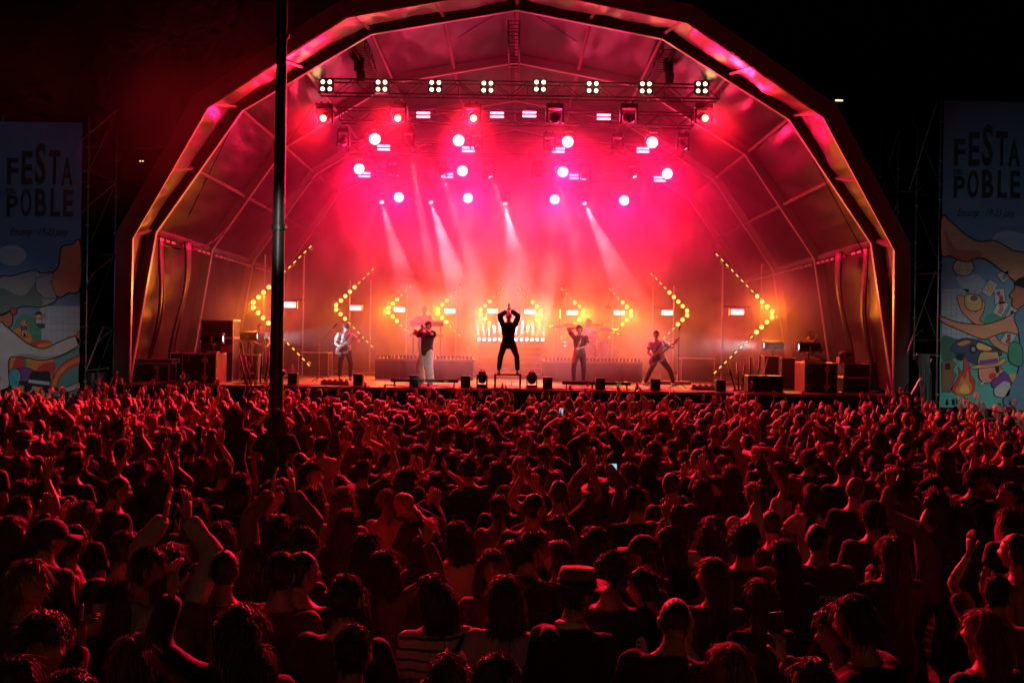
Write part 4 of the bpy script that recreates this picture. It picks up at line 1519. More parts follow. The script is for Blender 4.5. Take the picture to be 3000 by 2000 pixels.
def run_jobs():
    global _jobs
    tmp = []
    for j in _jobs:
        me = j['mb'].mesh('tmp')
        o = bpy.data.objects.new('tmp', me)
        COL.objects.link(o)
        m = o.modifiers.new('r', 'REMESH')
        m.mode = 'VOXEL'
        m.voxel_size = j['vox']
        s = o.modifiers.new('s', 'SMOOTH')
        s.iterations = j['sm']
        s.factor = .5
        if j['dec']:
            d = o.modifiers.new('d', 'DECIMATE')
            d.ratio = j['dec']
        tmp.append((o, me))
    dg = bpy.context.evaluated_depsgraph_get()
    dg.update()
    for j, (o, me) in zip(_jobs, tmp):
        ev = o.evaluated_get(dg)
        nm = bpy.data.meshes.new_from_object(ev)
        if j['fold'] > 0:
            off = V((j['seed'] * 3.7, j['seed'] * 1.3, 0))
            nv = [v.normal.copy() for v in nm.vertices]
            for v, nn in zip(nm.vertices, nv):
                p = v.co
                k = mnoise.noise(V((p.x * 9, p.y * 9, p.z * 6)) + off) + .6 * mnoise.noise(V((p.x * 22, p.y * 22, p.z * 16 + p.x * 12)) + off)
                v.co = p + nn * (k * j['fold'])
        nm.polygons.foreach_set('use_smooth', [True] * len(nm.polygons))
        if j['extra']:
            vs_ = [tuple(v.co) for v in nm.vertices] + list(j['extra'].v)
            o_ = len(nm.vertices)
            fs = [list(p.vertices) for p in nm.polygons] + [[i + o_ for i in f] for f in j['extra'].f]
            n2 = bpy.data.meshes.new('body')
            n2.from_pydata(vs_, [], fs)
            n2.polygons.foreach_set('use_smooth', [True] * len(n2.polygons))
            bpy.data.meshes.remove(nm)
            nm = n2
        nm.update()
        j['out'] = nm
    for o, me in tmp:
        bpy.data.objects.remove(o)
        bpy.data.meshes.remove(me)
    _jobs = []


# ------------------------------------------------------------------ hair and hats, in the head's own frame
def strands(b, pts_dirs, w=.0016, rnd=R):
    for p, d, L in pts_dirs:
        sd = d.cross(V((rnd.uniform(-1, 1), rnd.uniform(-1, 1), rnd.uniform(-1, 1))))
        if sd.length < 1e-4:
            continue
        sd.normalize()
        mid = p + d * L * .55 + V((0, 0, -.10 * L))
        tip = p + d * L + V((rnd.uniform(-.2, .2) * L, rnd.uniform(-.2, .2) * L, -.45 * L))
        b.add([p - sd * w, p + sd * w, mid + sd * w * .8, mid - sd * w * .8, tip], [[0, 1, 2, 3], [3, 2, 4]])


def cap_pt(th, ph, thick, curl, seed, line):
    sx, sy, sz = math.sin(th) * math.cos(ph), math.sin(th) * math.sin(ph), -math.cos(th)
    k = 1 + thick
    p = V((.079 * sx * k, (.097 * sy - .004) * k, .117 * sz * k))
    if p.z < 0:
        q = min(1, -p.z / .117)
        p.x *= 1 - .22 * q
        p.y = p.y * (1 - .22 * q) + (.012 * q if sy < 0 else 0)
    nn = mnoise.noise(V((p.x * 16 + seed, p.y * 16, p.z * 16))) + .5 * mnoise.noise(V((p.x * 45 + seed, p.y * 45, p.z * 40)))
    p += V((sx, sy, sz)) * nn * curl
    # keep the face and the nape free
    face = sy > .18 and sz < line
    nape = sz < -.62
    side = abs(sx) > .6 and sz < -.25 and sy > -.25
    if face or nape or side:
        p = p * .80 + V((0, -.012, .01))
    return p


def locks(b, seed, count, thick, line, length, rad_, lift, zmin=-.5):
    """tapered locks combed over the skull that break up the outline"""
    rnd = random.Random(seed * 3 + 1)
    for _ in range(count):
        th, ph = rnd.uniform(.36, 1) * PI, rnd.uniform(0, 2 * PI)
        sx, sy, sz = math.sin(th) * math.cos(ph), math.sin(th) * math.sin(ph), -math.cos(th)
        if (sy > .25 and sz < line) or sz < zmin:
            continue
        p = cap_pt(th, ph, thick - .02, 0, seed, line)
        nrm = V((sx, sy, sz)).normalized()
        d = V((rnd.uniform(-.5, .5), rnd.uniform(-.5, .5), -1.0 if sz < .75 else -.2)) + V((sx, sy, 0)) * .5
        d = (d - nrm * d.dot(nrm)).normalized()
        L = length * rnd.uniform(.6, 1.5)
        lf = lift * rnd.uniform(.2, 1.6)
        sd = d.cross(nrm).normalized() * rnd.uniform(-.3, .3)
        q1 = p + d * L * .35 + nrm * lf * .8
        q2 = p + (d + sd) * L * .75 + nrm * lf * .7 - V((0, 0, L * .12))
        q3 = p + (d + sd * 1.6) * L * 1.1 + nrm * lf * .6 - V((0, 0, L * .3))
        r_ = rad_ * rnd.uniform(.6, 1.3)
        b.tube([p, q1, q2, q3], [r_, r_, r_ * .7, r_ * .12], 5, cap=False)


def hair_short(seed, thick=.07, curl=.006, fuzz=420, flen=.018, line=.42, nl=0, low=False, llen=.045, lrad=.007, lift=.008):
    b = MB()
    rnd = random.Random(seed)
    n, m = (14, 10) if low else (34, 24)
    if nl and not low:
        locks(b, seed, nl, thick, line, llen, lrad, lift)
    if low:
        fuzz = 0
    rings = [[cap_pt(PI * k / m, 2 * PI * i / n, thick, curl, seed, line) for i in range(n)] for k in range(1, m)]
    b.loft(rings)
    L = []
    for _ in range(fuzz):
        th, ph = rnd.uniform(.35, 1) * PI, rnd.uniform(0, 2 * PI)
        sx, sy, sz = math.sin(th) * math.cos(ph), math.sin(th) * math.sin(ph), -math.cos(th)
        if (sy > .18 and sz < line) or sz < -.5:
            continue
        p = cap_pt(th, ph, thick - .01, curl, seed, line)
        d = (V((sx, sy, sz)) + V((rnd.uniform(-.7, .7), rnd.uniform(-.7, .7), rnd.uniform(-.3, .7)))).normalized()
        L.append((p, d, flen * rnd.uniform(.5, 1.5)))
    strands(b, L, .0013, rnd)
    return b


def hair_long(seed, length=.42, wave=.012, width=.105, fuzz=420, front=True, low=False):
    b = hair_short(seed, .075, .004, 700, .022, .46, 240, low, .075, .0032, .002)
    rnd = random.Random(seed + 5)
    n = 18 if low else 44
    rings = []
    K = 6 if low else 16
    ph0 = [rnd.uniform(0, 6.28) for _ in range(6)]
    for k in range(K + 1):
        t = k / K
        z = .055 - (length + .055) * t
        w = .086 + (width - .086) * min(1, t * 2.2) - .03 * max(0, t - .6)
        d = .078 - .02 * t
        yc = -.018 - .055 * min(1, t * 2.0)
        ring = []
        for i in range(n):
            a = 2 * PI * i / n
            ca, sa = math.cos(a), math.sin(a)
            rip = 1 + .05 * math.sin(9 * a + ph0[0]) + .045 * math.sin(17 * a + ph0[1] + t * 2) + .03 * math.sin(29 * a + ph0[2])
            wv = wave * math.sin(t * 9 + ph0[3] + 2 * math.sin(a * 2))
            y = yc + d * sa * rip + wv * .6
            if sa > 0:                      # open towards the face, thin over the neck
                y = yc + d * sa * (.55 if t > .12 else .35)
            zz = z + (rnd.uniform(-.03, .02) if k == K else 0)
            ring.append(V((w * ca * rip + wv, y, zz)))
        rings.append(ring)
    b.loft(rings, cap=True)
    if low:
        return b
    for _ in range(90):                     # hanging locks over the curtain
        i = rnd.randrange(n)
        if math.sin(2 * PI * i / n) > .55:
            continue
        k0 = rnd.randrange(0, 6)
        k1 = min(K, k0 + rnd.randrange(6, 12))
        pts_ = []
        ph_ = rnd.uniform(0, 6)
        for k in range(k0, k1 + 1):
            p = rings[k][i]
            o = V((p.x, p.y + .05, 0))
            o = o.normalized() if o.length > 1e-4 else V((0, -1, 0))
            t_ = (k - k0) / max(1, k1 - k0)
            pts_.append(p + o * (.004 + .010 * t_ * rnd.random()) + V((.006 * math.sin(ph_ + t_ * 5), 0, 0)))
        pts_.append(pts_[-1] + V((rnd.uniform(-.01, .01), rnd.uniform(-.01, .0), -.05)))
        rr_ = rnd.uniform(.003, .006)
        b.tube(pts_, [rr_ * (1 - .75 * (q / (len(pts_) - 1))) for q in range(len(pts_))], 5, cap=False)
    L = []
    for _ in range(fuzz):
        k = rnd.randrange(1, K)
        i = rnd.randrange(n)
        p = rings[k][i]
        o = V((p.x, p.y + .05, 0))
        o = o.normalized() if o.length > 1e-4 else V((0, -1, 0))
        d = (o * rnd.uniform(.1, .6) + V((0, 0, -1)) + V((rnd.uniform(-.3, .3), rnd.uniform(-.3, .3), 0))).normalized()
        L.append((p, d, rnd.uniform(.03, .10)))
    for _ in range(70):
        a = rnd.uniform(PI, 2 * PI)
        p = rings[K][int(a / (2 * PI) * n) % n]
        L.append((p + V((0, 0, .02)), V((rnd.uniform(-.2, .2), rnd.uniform(-.2, .2), -1)).normalized(), rnd.uniform(.03, .09)))
    strands(b, L, .0018, rnd)
    return b


def hair_pony(seed, L=.30, high=.03, low=False):
    b = hair_short(seed, .045, .003, 420, .018, .44, 90, low, .06, .005, .003)
    rnd = random.Random(seed)
    pts_ = [V((0, -.095, high)), V((0, -.135, high - .01)), V((0, -.15, high - .08)), V((.01, -.135, high - L * .6)), V((.0, -.12, high - L))]
    b.tube(pts_, [.018, .026, .034, .030, .006], 6 if low else 12)
    if low:
        return b
    ls = []
    for _ in range(200):
        k = rnd.randrange(1, 5)
        p = pts_[k - 1].lerp(pts_[k], rnd.random()) + V((rnd.uniform(-.025, .025), rnd.uniform(-.025, .01), 0))
        ls.append((p, V((rnd.uniform(-.4, .4), rnd.uniform(-.4, .2), -1)).normalized(), rnd.uniform(.03, .08)))
    strands(b, ls, .0018, rnd)
    return b


def hair_bun(seed):
    b = hair_short(seed, .045, .004, 420, .018, .44, 90, False, .06, .005, .003)
    bb = MB().ball((0, -.105, .055), (.045, .04, .042), 14, 10)
    b.add([V(p) * (1 + .05 * mnoise.noise(V(p) * 60)) for p in bb.v], bb.f)
    return b


HAIR = {}


def init_hair():
    def put(key, b):
        HAIR[key] = b.mesh('hair', [M_HAIR], True)
    for s in range(4):
        put('short%d' % s, hair_short(11 + s * 7, .055 + .015 * s, .005 + .003 * s, 1700, .016 + .004 * s, .40 + .03 * s, 220, False, .034 + .008 * s, .003, .002 + .003 * s))
    for s in range(3):
        put('buzz%d' % s, hair_short(71 + s, .025 + .005 * s, .001, 700, .008, .46))
    for s in range(3):
        put('curly%d' % s, hair_short(31 + s * 5, .15 + .05 * s, .022, 1300, .036, .36, 520, False, .036, .0045, .022))
    for s in range(6):
        put('long%d' % s, hair_long(50 + s * 9, (.30, .38, .46, .34, .42, .55)[s], (.004, .012, .02, .006, .014, .012)[s], (.100, .11, .122, .104, .112, .12)[s]))
    for s in range(2):
        put('bob%d' % s, hair_long(150 + s * 9, .19 + .04 * s, .006, .108, 260))
    put('pony0', hair_pony(90, .32, .035))
    put('pony1', hair_pony(95, .26, -.01))
    put('bun0', hair_bun(97))


def fedora(brim=.065, crown_h=.105):
    """(crown+brim mesh, band mesh)"""
    b = MB()
    n = 28
    rings = []
    prof = [(.094 + brim, .012, 0), (.094 + brim, .018, 0), (.096, .0, 0), (.094, .02, 0), (.09, crown_h * .7, 0), (.078, crown_h, 0), (.045, crown_h * .86, 1), (.01, crown_h * .80, 1)]
    for r, z, dip in prof:
        ring = []
        for i in range(n):
            a = 2 * PI * i / n
            k = 1.15
            zz = z
            if r > .12:
                zz += .018 * math.cos(2 * a) * -1 * (brim / .065)
            ring.append(V((r * math.cos(a), r * k * math.sin(a) - .005, zz + .05)))
        rings.append(ring)
    b.loft(rings)
    band = MB().loft([[V((r * math.cos(2 * PI * i / n), r * 1.15 * math.sin(2 * PI * i / n) - .005, z + .05)) for i in range(n)] for r, z in ((.0955, .012), (.0965, .014), (.0955, .044), (.0945, .046))])
    return b, band


def cap_hat():
    b = MB()
    n = 24
    rings = [[V((.086 * math.sin(t) * math.cos(2 * PI * i / n), .106 * math.sin(t) * math.sin(2 * PI * i / n) - .004, .03 + .098 * math.cos(t))) for i in range(n)] for t in (PI * .56, PI * .45, PI * .33, PI * .2, PI * .08)]
    b.loft(rings)
    vis = []
    for t, dz in ((0, 0), (1, -.012)):
        vis.append([V((.075 * math.cos(a) * (1 - .12 * t), .085 + (.085 * math.sin(a)) * t + .02 * math.sin(a), .035 + dz - .02 * abs(math.cos(a)))) for a in [PI * i / 10 for i in range(11)]])
    W = 11
    b.add(vis[0] + vis[1], [[i, i + 1, W + i + 1, W + i] for i in range(10)])
    b.add([p + V((0, 0, -.006)) for p in vis[0] + vis[1]], [[i, W + i, W + i + 1, i + 1] for i in range(10)])
    return b


M_STRAW = mat('straw', (0.42, 0.30, 0.16), 0.8, 0, var=0.2, vscale=60, bump=0.5, bscale=160, objcol=True)
M_BAND = mat('hat_band', (0.015, 0.012, 0.012), 0.7)
HATS = {}


def init_hats():
    a, c = fedora()
    HATS['fedora'] = (a.mesh('hat', [M_STRAW], True), c.mesh('hat_band', [M_BAND], True))
    a, c = fedora(.105, .11)
    HATS['straw'] = (a.mesh('hat', [M_STRAW], True), c.mesh('hat_band', [M_BAND], True))
    HATS['cap'] = (cap_hat().mesh('cap', [M_CLOTH], True), None)


SKINS = [(.36, .21, .15), (.40, .25, .18), (.28, .15, .10), (.42, .27, .20)]
HCOL = {'dark': (.026, .016, .013), 'brown': (.075, .04, .022), 'fair': (.24, .15, .07), 'grey': (.18, .17, .17)}


def dress(fig, meshes, loc, rz, sc, hair, hcol, topc, troc, skinc, hat=None, hatc=None, label=None, group=None, shoec=None):
    """top-level body with hair and clothes as children"""
    o = bpy.data.objects.new('person', meshes['body'])
    COL.objects.link(o)
    o.location = loc
    o.rotation_euler = (0, 0, rz)
    o.scale = (sc, sc, sc)
    o.color = (*skinc, 1)
    tag(o, label, 'person', group)
    t = inst('top', meshes['top'], o)
    t.color = (*topc, 1)
    t = inst('trousers', meshes['trousers'], o)
    t.color = (*troc, 1)
    if hair:
        h = inst('hair', HAIR[hair], o, M=fig['H'].copy())
        h.color = (*hcol, 1)
    if hat:
        hm, bm = HATS[hat]
        h = inst('cap' if hat == 'cap' else 'hat', hm, o, M=fig['H'] @ Matrix.Translation((0, 0, -.012 if hat == 'cap' else -.012)) @ Matrix.Scale(1.12 if hat == 'cap' else 1.06, 4))
        h.color = (*(hatc or (.42, .30, .16)), 1)
        if bm:
            inst('hat_band', bm, h)
    for i, sb in enumerate(meshes.get('shoes', [])):
        s_ = inst('shoe', sb, o)
        s_.color = (*(shoec or (.03, .03, .03)), 1)
    return o


def finish(sp, fine=False, shoes=False, far=False):
    fg = figure(sp)
    jb = job(fg['body'], .017 if fine else .022, 3, extra=fg['extra'])
    jt = job(fg['top'], .016 if fine else .021, 2, fold=sp.get('fold', .010), seed=sp.get('seed', 1))
    jr = job(fg['trousers'], .02 if fine else .03, 2, fold=sp.get('tfold', .006), seed=sp.get('seed', 1) + 3)
    fg['jobs'] = (jb, jt, jr)
    fg['want_shoes'] = shoes
    return fg


def collect(fg):
    jb, jt, jr = fg['jobs']
    d = dict(body=jb['out'], top=jt['out'], trousers=jr['out'])
    d['body'].materials.clear()
    d['body'].materials.append(M_SKIN)
    for k in ('top', 'trousers'):
        d[k].materials.clear()
        d[k].materials.append(M_CLOTH)
    for k in d:
        d[k].name = k
    if fg['want_shoes']:
        d['shoes'] = [s.mesh('shoe', [M_CLOTH], True) for s in fg['shoes']]
    fg['m'] = d
    return d

# ================================================================== the audience
import numpy as np
init_hair()
init_hats()
UPH = lambda s: ((s * -.10, .12, 1), (-s, .25, 0))
POSES = {}


def pose(key, words, **sp):
    sp['seed'] = len(POSES) + 1
    POSES[key] = (words, sp)


for i, (z, y, x) in enumerate(((.47, .12, .05), (.40, .20, .07), (.52, .06, .06), (.36, .24, .10), (.44, .16, .12))):
    pose('clapup%d' % i, 'clapping overhead', sex='mf'[i % 2], L=(-x, y, z), R=(x + .02, y, z - .02 * (i % 2)), Lp=(-1, .3, .1), Rp=(1, .3, .1), Lh=UPH(-1), Rh=UPH(1),
         sleeve=('short', 'short', 'long', 'short', 'none')[i], head=(rad(6), rad((-8, 10, 4, -14, 0)[i]), 0), curl=.18)
for i in range(3):
    pose('vup%d' % i, 'raising both arms', sex='fmf'[i], L=(-.26 - .05 * i, .08, .44 - .05 * i), R=(.22 + .06 * i, .14, .47), Lp=(-1, .2, -.3), Rp=(1, .2, -.3), Lh=((-.15, .1, 1), (.3, .9, 0)), Rh=((.1, .1, 1), (-.3, .9, 0)),
         sleeve=('short', 'short', 'long')[i], head=(rad(8), rad(6 * i - 6), 0), curl=.22)
for i in range(4):
    s = -1 if i % 2 else 1
    up = (s * (.16 + .06 * i), .12, .50 - .04 * i)
    dn = (-s * .24, .05, -.48)
    pose('oneup%d' % i, 'raising one arm', sex='mffm'[i], L=up if s < 0 else dn, R=up if s > 0 else dn, **{('L' if s < 0 else 'R') + 'p': (s, .3, -.2), ('L' if s < 0 else 'R') + 'h': ((s * .1, .1, 1), (-s * .5, .8, 0))},
         sleeve=('short', 'short', 'long', 'long')[i], head=(rad(4), rad((12, -10, 20, -25)[i]), 0), curl=.2 + .1 * i)
for i in range(6):
    pose('down%d' % i, 'standing with arms down', sex='mfmfmf'[i], L=(-.23, .03 + .02 * i, -.5), R=(.23, .10 - .02 * i, -.49), sleeve=('short', 'short', 'long', 'none', 'short', 'long')[i],
         head=(rad((2, 0, -6, 4, 0, -3)[i]), rad((0, 14, -12, 40, -50, 24)[i]), rad((0, 4, -3, 5, 2, -6)[i])), lean=(rad((0, 2, 3, 0, -2, 1)[i]), rad((0, 2, -3, 3, 0, -2)[i])), hood=(i == 2), fat=(1, .97, 1.1, .95, 1.05, 1)[i])
for i in range(4):
    zz = (-.05, .10, .16, .02)[i]
    pose('chest%d' % i, 'clapping in front of the face' if zz > .05 else 'clapping at chest height', sex='fmfm'[i], L=(-.06, .30, zz), R=(.07, .30, zz - .01), Lp=(-1, -.2, -.8), Rp=(1, -.2, -.8), Lh=((.1, .25, 1), (1, .2, 0)), Rh=((-.1, .25, 1), (-1, .2, 0)),
         sleeve=('short', 'short', 'long', 'long')[i], head=(rad(0), rad((16, -10, 0, 30)[i]), 0), curl=.2)
pose('phone0', 'holding up a phone', sex='f', L=(-.22, .1, -.46), R=(.10, .34, .26), Rp=(1, -.1, -.7), Rh=((0, .15, 1), (-.2, 1, 0)), Rgrip=True, sleeve='long', head=(rad(2), rad(4), 0))
pose('drink0', 'holding up a drink', sex='m', L=(-.22, .1, -.46), R=(.20, .30, .02), Rp=(1, -.2, -.7), Rh=((-.4, .9, .25), (-1, -.2, 0)), Rgrip=True, sleeve='short', head=(0, rad(-30), 0))
pose('point0', 'pointing a finger upward', sex='m', L=(-.24, .04, -.48), R=(.20, .20, .30), Rp=(1, .1, -.5), Rh=((0, .05, 1), (-.4, .9, 0)), Rpoint=True, sleeve='long', head=(0, rad(-45), 0))
pose('bent0', 'bowing the head over a phone', sex='m', L=(-.10, .30, -.22), R=(.10, .32, -.20), Lp=(-1, -.3, -.6), Rp=(1, -.3, -.6), sleeve='short', lean=(rad(20), 0), head=(rad(-42), rad(20), 0), curl=.7)
pose('hug0', 'stretching an arm to the lamp post', sex='f', L=(-.22, .1, -.46), R=(.50, .16, .10), Rp=(.2, -.3, -1), Rh=((1, .2, 0), (0, 1, 0)), sleeve='none', head=(0, rad(10), 0))

# jittered second versions so that neighbours do not repeat a pose exactly
rj = random.Random(77)
for k in [k for k in POSES if k[:5] in ('clapu', 'oneup', 'vup0', 'vup1', 'vup2', 'down0', 'down1', 'down3', 'down4', 'chest')]:
    w, sp = POSES[k]
    s2 = dict(sp)
    for q in ('L', 'R'):
        s2[q] = tuple(c + rj.uniform(-.07, .07) for c in sp[q])
    hp_, hy_, hr2 = sp.get('head', (0, 0, 0))
    s2['head'] = (hp_ + rad(rj.uniform(-12, 14)), hy_ + rad(rj.uniform(-45, 45)), hr2 + rad(rj.uniform(-8, 8)))
    s2['lean'] = (rad(rj.uniform(-5, 8)), rad(rj.uniform(-7, 7)))
    s2['twist'] = rad(rj.uniform(-15, 15))
    s2['curl'] = rj.uniform(.1, .6)
    s2['fat'] = rj.uniform(.92, 1.15)
    s2['sex'] = sp.get('sex', 'm')
    s2['sleeve'] = rj.choice(['short', 'short', 'long', 'long'])
    s2['hood'] = rj.random() < .2
    s2['seed'] = len(POSES) + 1
    POSES[k + 'x'] = (w, s2)
FIG = {}
for k, (w, sp) in POSES.items():
    FIG[k] = finish(sp)
FARKEYS = ['clapup0', 'clapup1', 'clapup2', 'clapup3', 'vup0', 'vup1', 'oneup0', 'oneup1', 'down0', 'down1', 'down3', 'down4', 'chest1', 'chest2']
FARJ = {}
for k in FARKEYS:
    fg = figure(POSES[k][1], True)
    FARJ[k] = (fg, job(fg['body'], .05, 2), job(fg['top'], .05, 2), job(fg['trousers'], .075, 1))
run_jobs()
for k in FIG:
    collect(FIG[k])

CC = {'k': (.012, .012, .013), 'd': (.035, .032, .035), 'w': (.42, .40, .38), 'g': (.12, .11, .11), 'b': (.05, .06, .11), 'r': (.10, .02, .022), 'o': (.30, .20, .13), 't': (.06, .10, .09)}
CN = {'k': 'black', 'd': 'dark', 'w': 'pale', 'g': 'grey', 'b': 'navy', 'r': 'red', 'o': 'tan', 't': 'dark green'}

# photo head tops: x, y, hair style, hair colour, top colour, pose, extra yaw (deg, + turns to the right hand side), options
L_ = [
    (8, 1905, 'long1', 'brown', 'd', 'down1', 30), (204, 1934, 'short1', 'dark', 'd', 'down4', 25), (400, 1849, 'long0', 'brown', 'w', 'down5', 10), (727, 1878, 'long5', 'dark', 'k', 'down1', 0),
    (1030, 1810, 'short0', 'dark', 'k', 'down0', 20), (120, 1772, 'curly0', 'dark', 'd', 'point0', 75), (75, 1623, 'long3', 'fair', 'g', 'drink0', 70), (208, 1521, 'pony1', 'dark', 'w', 'down3', 60),
    (361, 1547, 'short2', 'dark', 'k', 'down2', 10), (404, 1590, 'short1', 'dark', 'w', 'down2', 55), (460, 1660, 'long4', 'brown', 'g', 'down1', 10), (497, 1580, 'long3', 'dark', 'w', 'clapup2', 5),
    (642, 1517, 'long0', 'brown', 'd', 'chest0', 15), (655, 1594, 'buzz1', 'dark', 'g', 'down0', 0), (705, 1751, 'long2', 'dark', 'k', 'oneup3', 0), (744, 1582, 'long3', 'dark', 'k', 'chest2', 0), (821, 1601, 'short0', 'dark', 'r', 'down0', 15),
    (878, 1594, 'buzz0', 'dark', 'k', 'down4', 0), (1055, 1551, 'long1', 'dark', 'd', 'down3', 20), (1123, 1600, 'long2', 'dark', 'g', 'oneup2', 5), (1242, 1542, 'long4', 'dark', 'd', 'down3', 40), (1353, 1517, 'bob0', 'dark', 'w', 'down5', 0),
    (1451, 1591, 'long3', 'brown', 'r', 'down1', 165), (1490, 1572, 'long0', 'dark', 'd', 'down1', 20), (1544, 1545, 'short2', 'dark', 'k', 'down2', 60), (1629, 1574, 'long1', 'brown', 'k', 'down3', -30), (1655, 1495, 'pony0', 'brown', 'd', 'down5', -20), (1744, 1532, 'long2', 'dark', 'd', 'chest0', 45),
    (1893, 1540, 'pony1', 'dark', 'k', 'down1', -35, {'hat': 'cap'}), (1961, 1528, 'long4', 'dark', 'k', 'down1', 0), (1293, 1668, 'bob1', 'dark', 'w', 'down5', -10, {'mark': 'stripe'}), (1472, 1674, 'long0', 'dark', 'w', 'down1', 0), (1688, 1643, 'short1', 'dark', 'k', 'down2', 35, {'hat': 'fedora', 'mark': 'collar'}),
    (1910, 1647, 'pony1', 'dark', 'w', 'down5', -25, {'mark': 'dots'}), (1935, 1778, 'buzz2', 'dark', 'd', 'bent0', 30, {'mark': 'bag'}), (1315, 1906, 'short3', 'dark', 'k', 'chest2', 0), (1446, 1887, 'short0', 'dark', 'k', 'down4', 15), (1008, 1668, 'short1', 'dark', 'd', 'down0', 10),
    (2093, 1500, 'long2', 'brown', 'w', 'vup2', 5, {'mark': 'bandana'}), (2178, 1513, 'curly0', 'dark', 'd', 'down4', -10), (2412, 1523, 'buzz2', 'dark', 'd', 'down2', 12, {'mark': 'script'}), (2080, 1623, 'long1', 'brown', 'k', 'down3', -10), (2231, 1687, 'long3', 'brown', 'k', 'down1', -15), (2132, 1872, 'bob1', 'fair', 'd', 'down3', -30),
    (2391, 1912, 'long4', 'brown', 'g', 'phone0', -25, {'phone': 1}), (2552, 1730, 'short3', 'dark', 'k', 'down2', -50, {'mark': 'glasses'}), (2459, 1763, 'curly1', 'dark', 'd', 'down3', -60), (2748, 1423, 'long5', 'dark', 'g', 'oneup3', 0), (2893, 1776, 'bob0', 'fair', 'd', 'down1', -20), (2922, 1668, 'short0', 'dark', 'g', 'oneup1', 50), (2986, 1547, 'buzz1', 'dark', 'o', 'down0', -30),
    (2502, 1385, 'buzz0', 'grey', 'k', 'down4', 0), (2608, 1372, 'curly1', 'dark', 'k', 'down0', -60), (2383, 1408, 'long2', 'dark', 'w', 'chest0', 0), (2370, 1312, 'short3', 'brown', 'k', 'down0', 15), (2468, 1327, 'short0', 'dark', 'k', 'down4', -10), (2227, 1300, 'long3', 'brown', 'd', 'down1', -25, {'hat': 'straw'}), (2297, 1305, 'short0', 'dark', 'g', 'down2', 15, {'hat': 'fedora'}), (2969, 1402, 'short1', 'dark', 'd', 'down0', -80),
    (2900, 1350, 'curly0', 'dark', 'd', 'oneup1', -40), (1268, 1440, 'buzz0', 'grey', 'd', 'bent0', -60, {'nohair': 1}), (1140, 1423, 'pony0', 'fair', 'o', 'down5', 20), (1463, 1440, 'pony1', 'brown', 'r', 'oneup2', 25), (1638, 1393, 'buzz1', 'dark', 'd', 'vup1', 0), (1753, 1389, 'long4', 'dark', 'g', 'clapup2', 0, {'hat': 'fedora'}), (1876, 1415, 'short2', 'dark', 'k', 'down2', 0, {'fat': 1}),
    (1187, 1359, 'curly0', 'dark', 'k', 'chest3', 50, {'mark': 'glasses'}), (1374, 1332, 'short3', 'dark', 'k', 'down0', 5), (1281, 1378, 'long2', 'dark', 'k', 'clapup1', -5), (1580, 1355, 'short0', 'dark', 'k', 'down4', -10), (1521, 1327, 'buzz2', 'brown', 'g', 'down0', 0), (1064, 1336, 'short1', 'dark', 'k', 'vup1', 20), (1179, 1304, 'short2', 'brown', 'r', 'chest1', 20), (1969, 1372, 'buzz0', 'dark', 'k', 'down0', -15),
    (1455, 1345, 'long1', 'dark', 'd', 'down1', 0), (2060, 1395, 'long0', 'dark', 'k', 'clapup3', -20), (2215, 1400, 'pony0', 'dark', 'w', 'oneup0', 0), (2270, 1345, 'long3', 'brown', 'd', 'down3', 60), (2120, 1325, 'long2', 'brown', 'g', 'down1', 170), (2860, 1360, 'short3', 'dark', 'k', 'down4', 60), (2640, 1365, 'long1', 'dark', 'r', 'down1', 10), (2660, 1250, 'curly1', 'fair', 'o', 'down3', -70),
    (55, 1395, 'curly0', 'dark', 'd', 'down3', 30), (115, 1402, 'short2', 'dark', 'k', 'chest3', 15), (330, 1384, 'buzz2', 'dark', 'k', 'down2', 40), (225, 1457, 'long4', 'brown', 'k', 'down1', 10), (130, 1490, 'short0', 'dark', 'd', 'down2', 25, {'hat': 'cap'}), (410, 1345, 'long1', 'dark', 'k', 'vup0', 15), (465, 1370, 'long2', 'dark', 'k', 'clapup1', 5), (655, 1335, 'short0', 'grey', 'd', 'down0', 10),
    (590, 1330, 'bob0', 'brown', 'k', 'oneup0', -5), (775, 1400, 'short2', 'dark', 'd', 'down2', 60), (905, 1345, 'short3', 'dark', 'o', 'drink0', 60), (925, 1416, 'long3', 'dark', 'k', 'down5', 5), (815, 1495, 'long4', 'dark', 'g', 'clapup2', 0), (865, 1540, 'curly2', 'dark', 'd', 'down1', 20), (210, 1320, 'curly1', 'dark', 'k', 'down1', 0), (55, 1440, 'short1', 'dark', 'd', 'oneup0', 20),
    (1010, 1708, 'long1', 'dark', 'k', 'down3', 0), (2820, 1470, 'long0', 'dark', 'd', 'clapup3', -20), (30, 1500, 'long2', 'brown', 'd', 'oneup2', 30), (300, 1690, 'long0', 'dark', 'k', 'down3', 20),
    (2300, 1570, 'long1', 'dark', 'k', 'down1', -10), (2620, 1560, 'long4', 'brown', 'd', 'chest0', 0), (1790, 1600, 'short2', 'dark', 'k', 'down4', 0), (560, 1450, 'long5', 'dark', 'd', 'down3', 0), (1560, 1430, 'buzz0', 'dark', 'd', 'down4', 0), (1000, 1480, 'long3', 'brown', 'd', 'down1', 30), (2560, 1460, 'short3', 'dark', 'd', 'down0', 0), (2960, 1480, 'long1', 'dark', 'd', 'down1', 0),
]


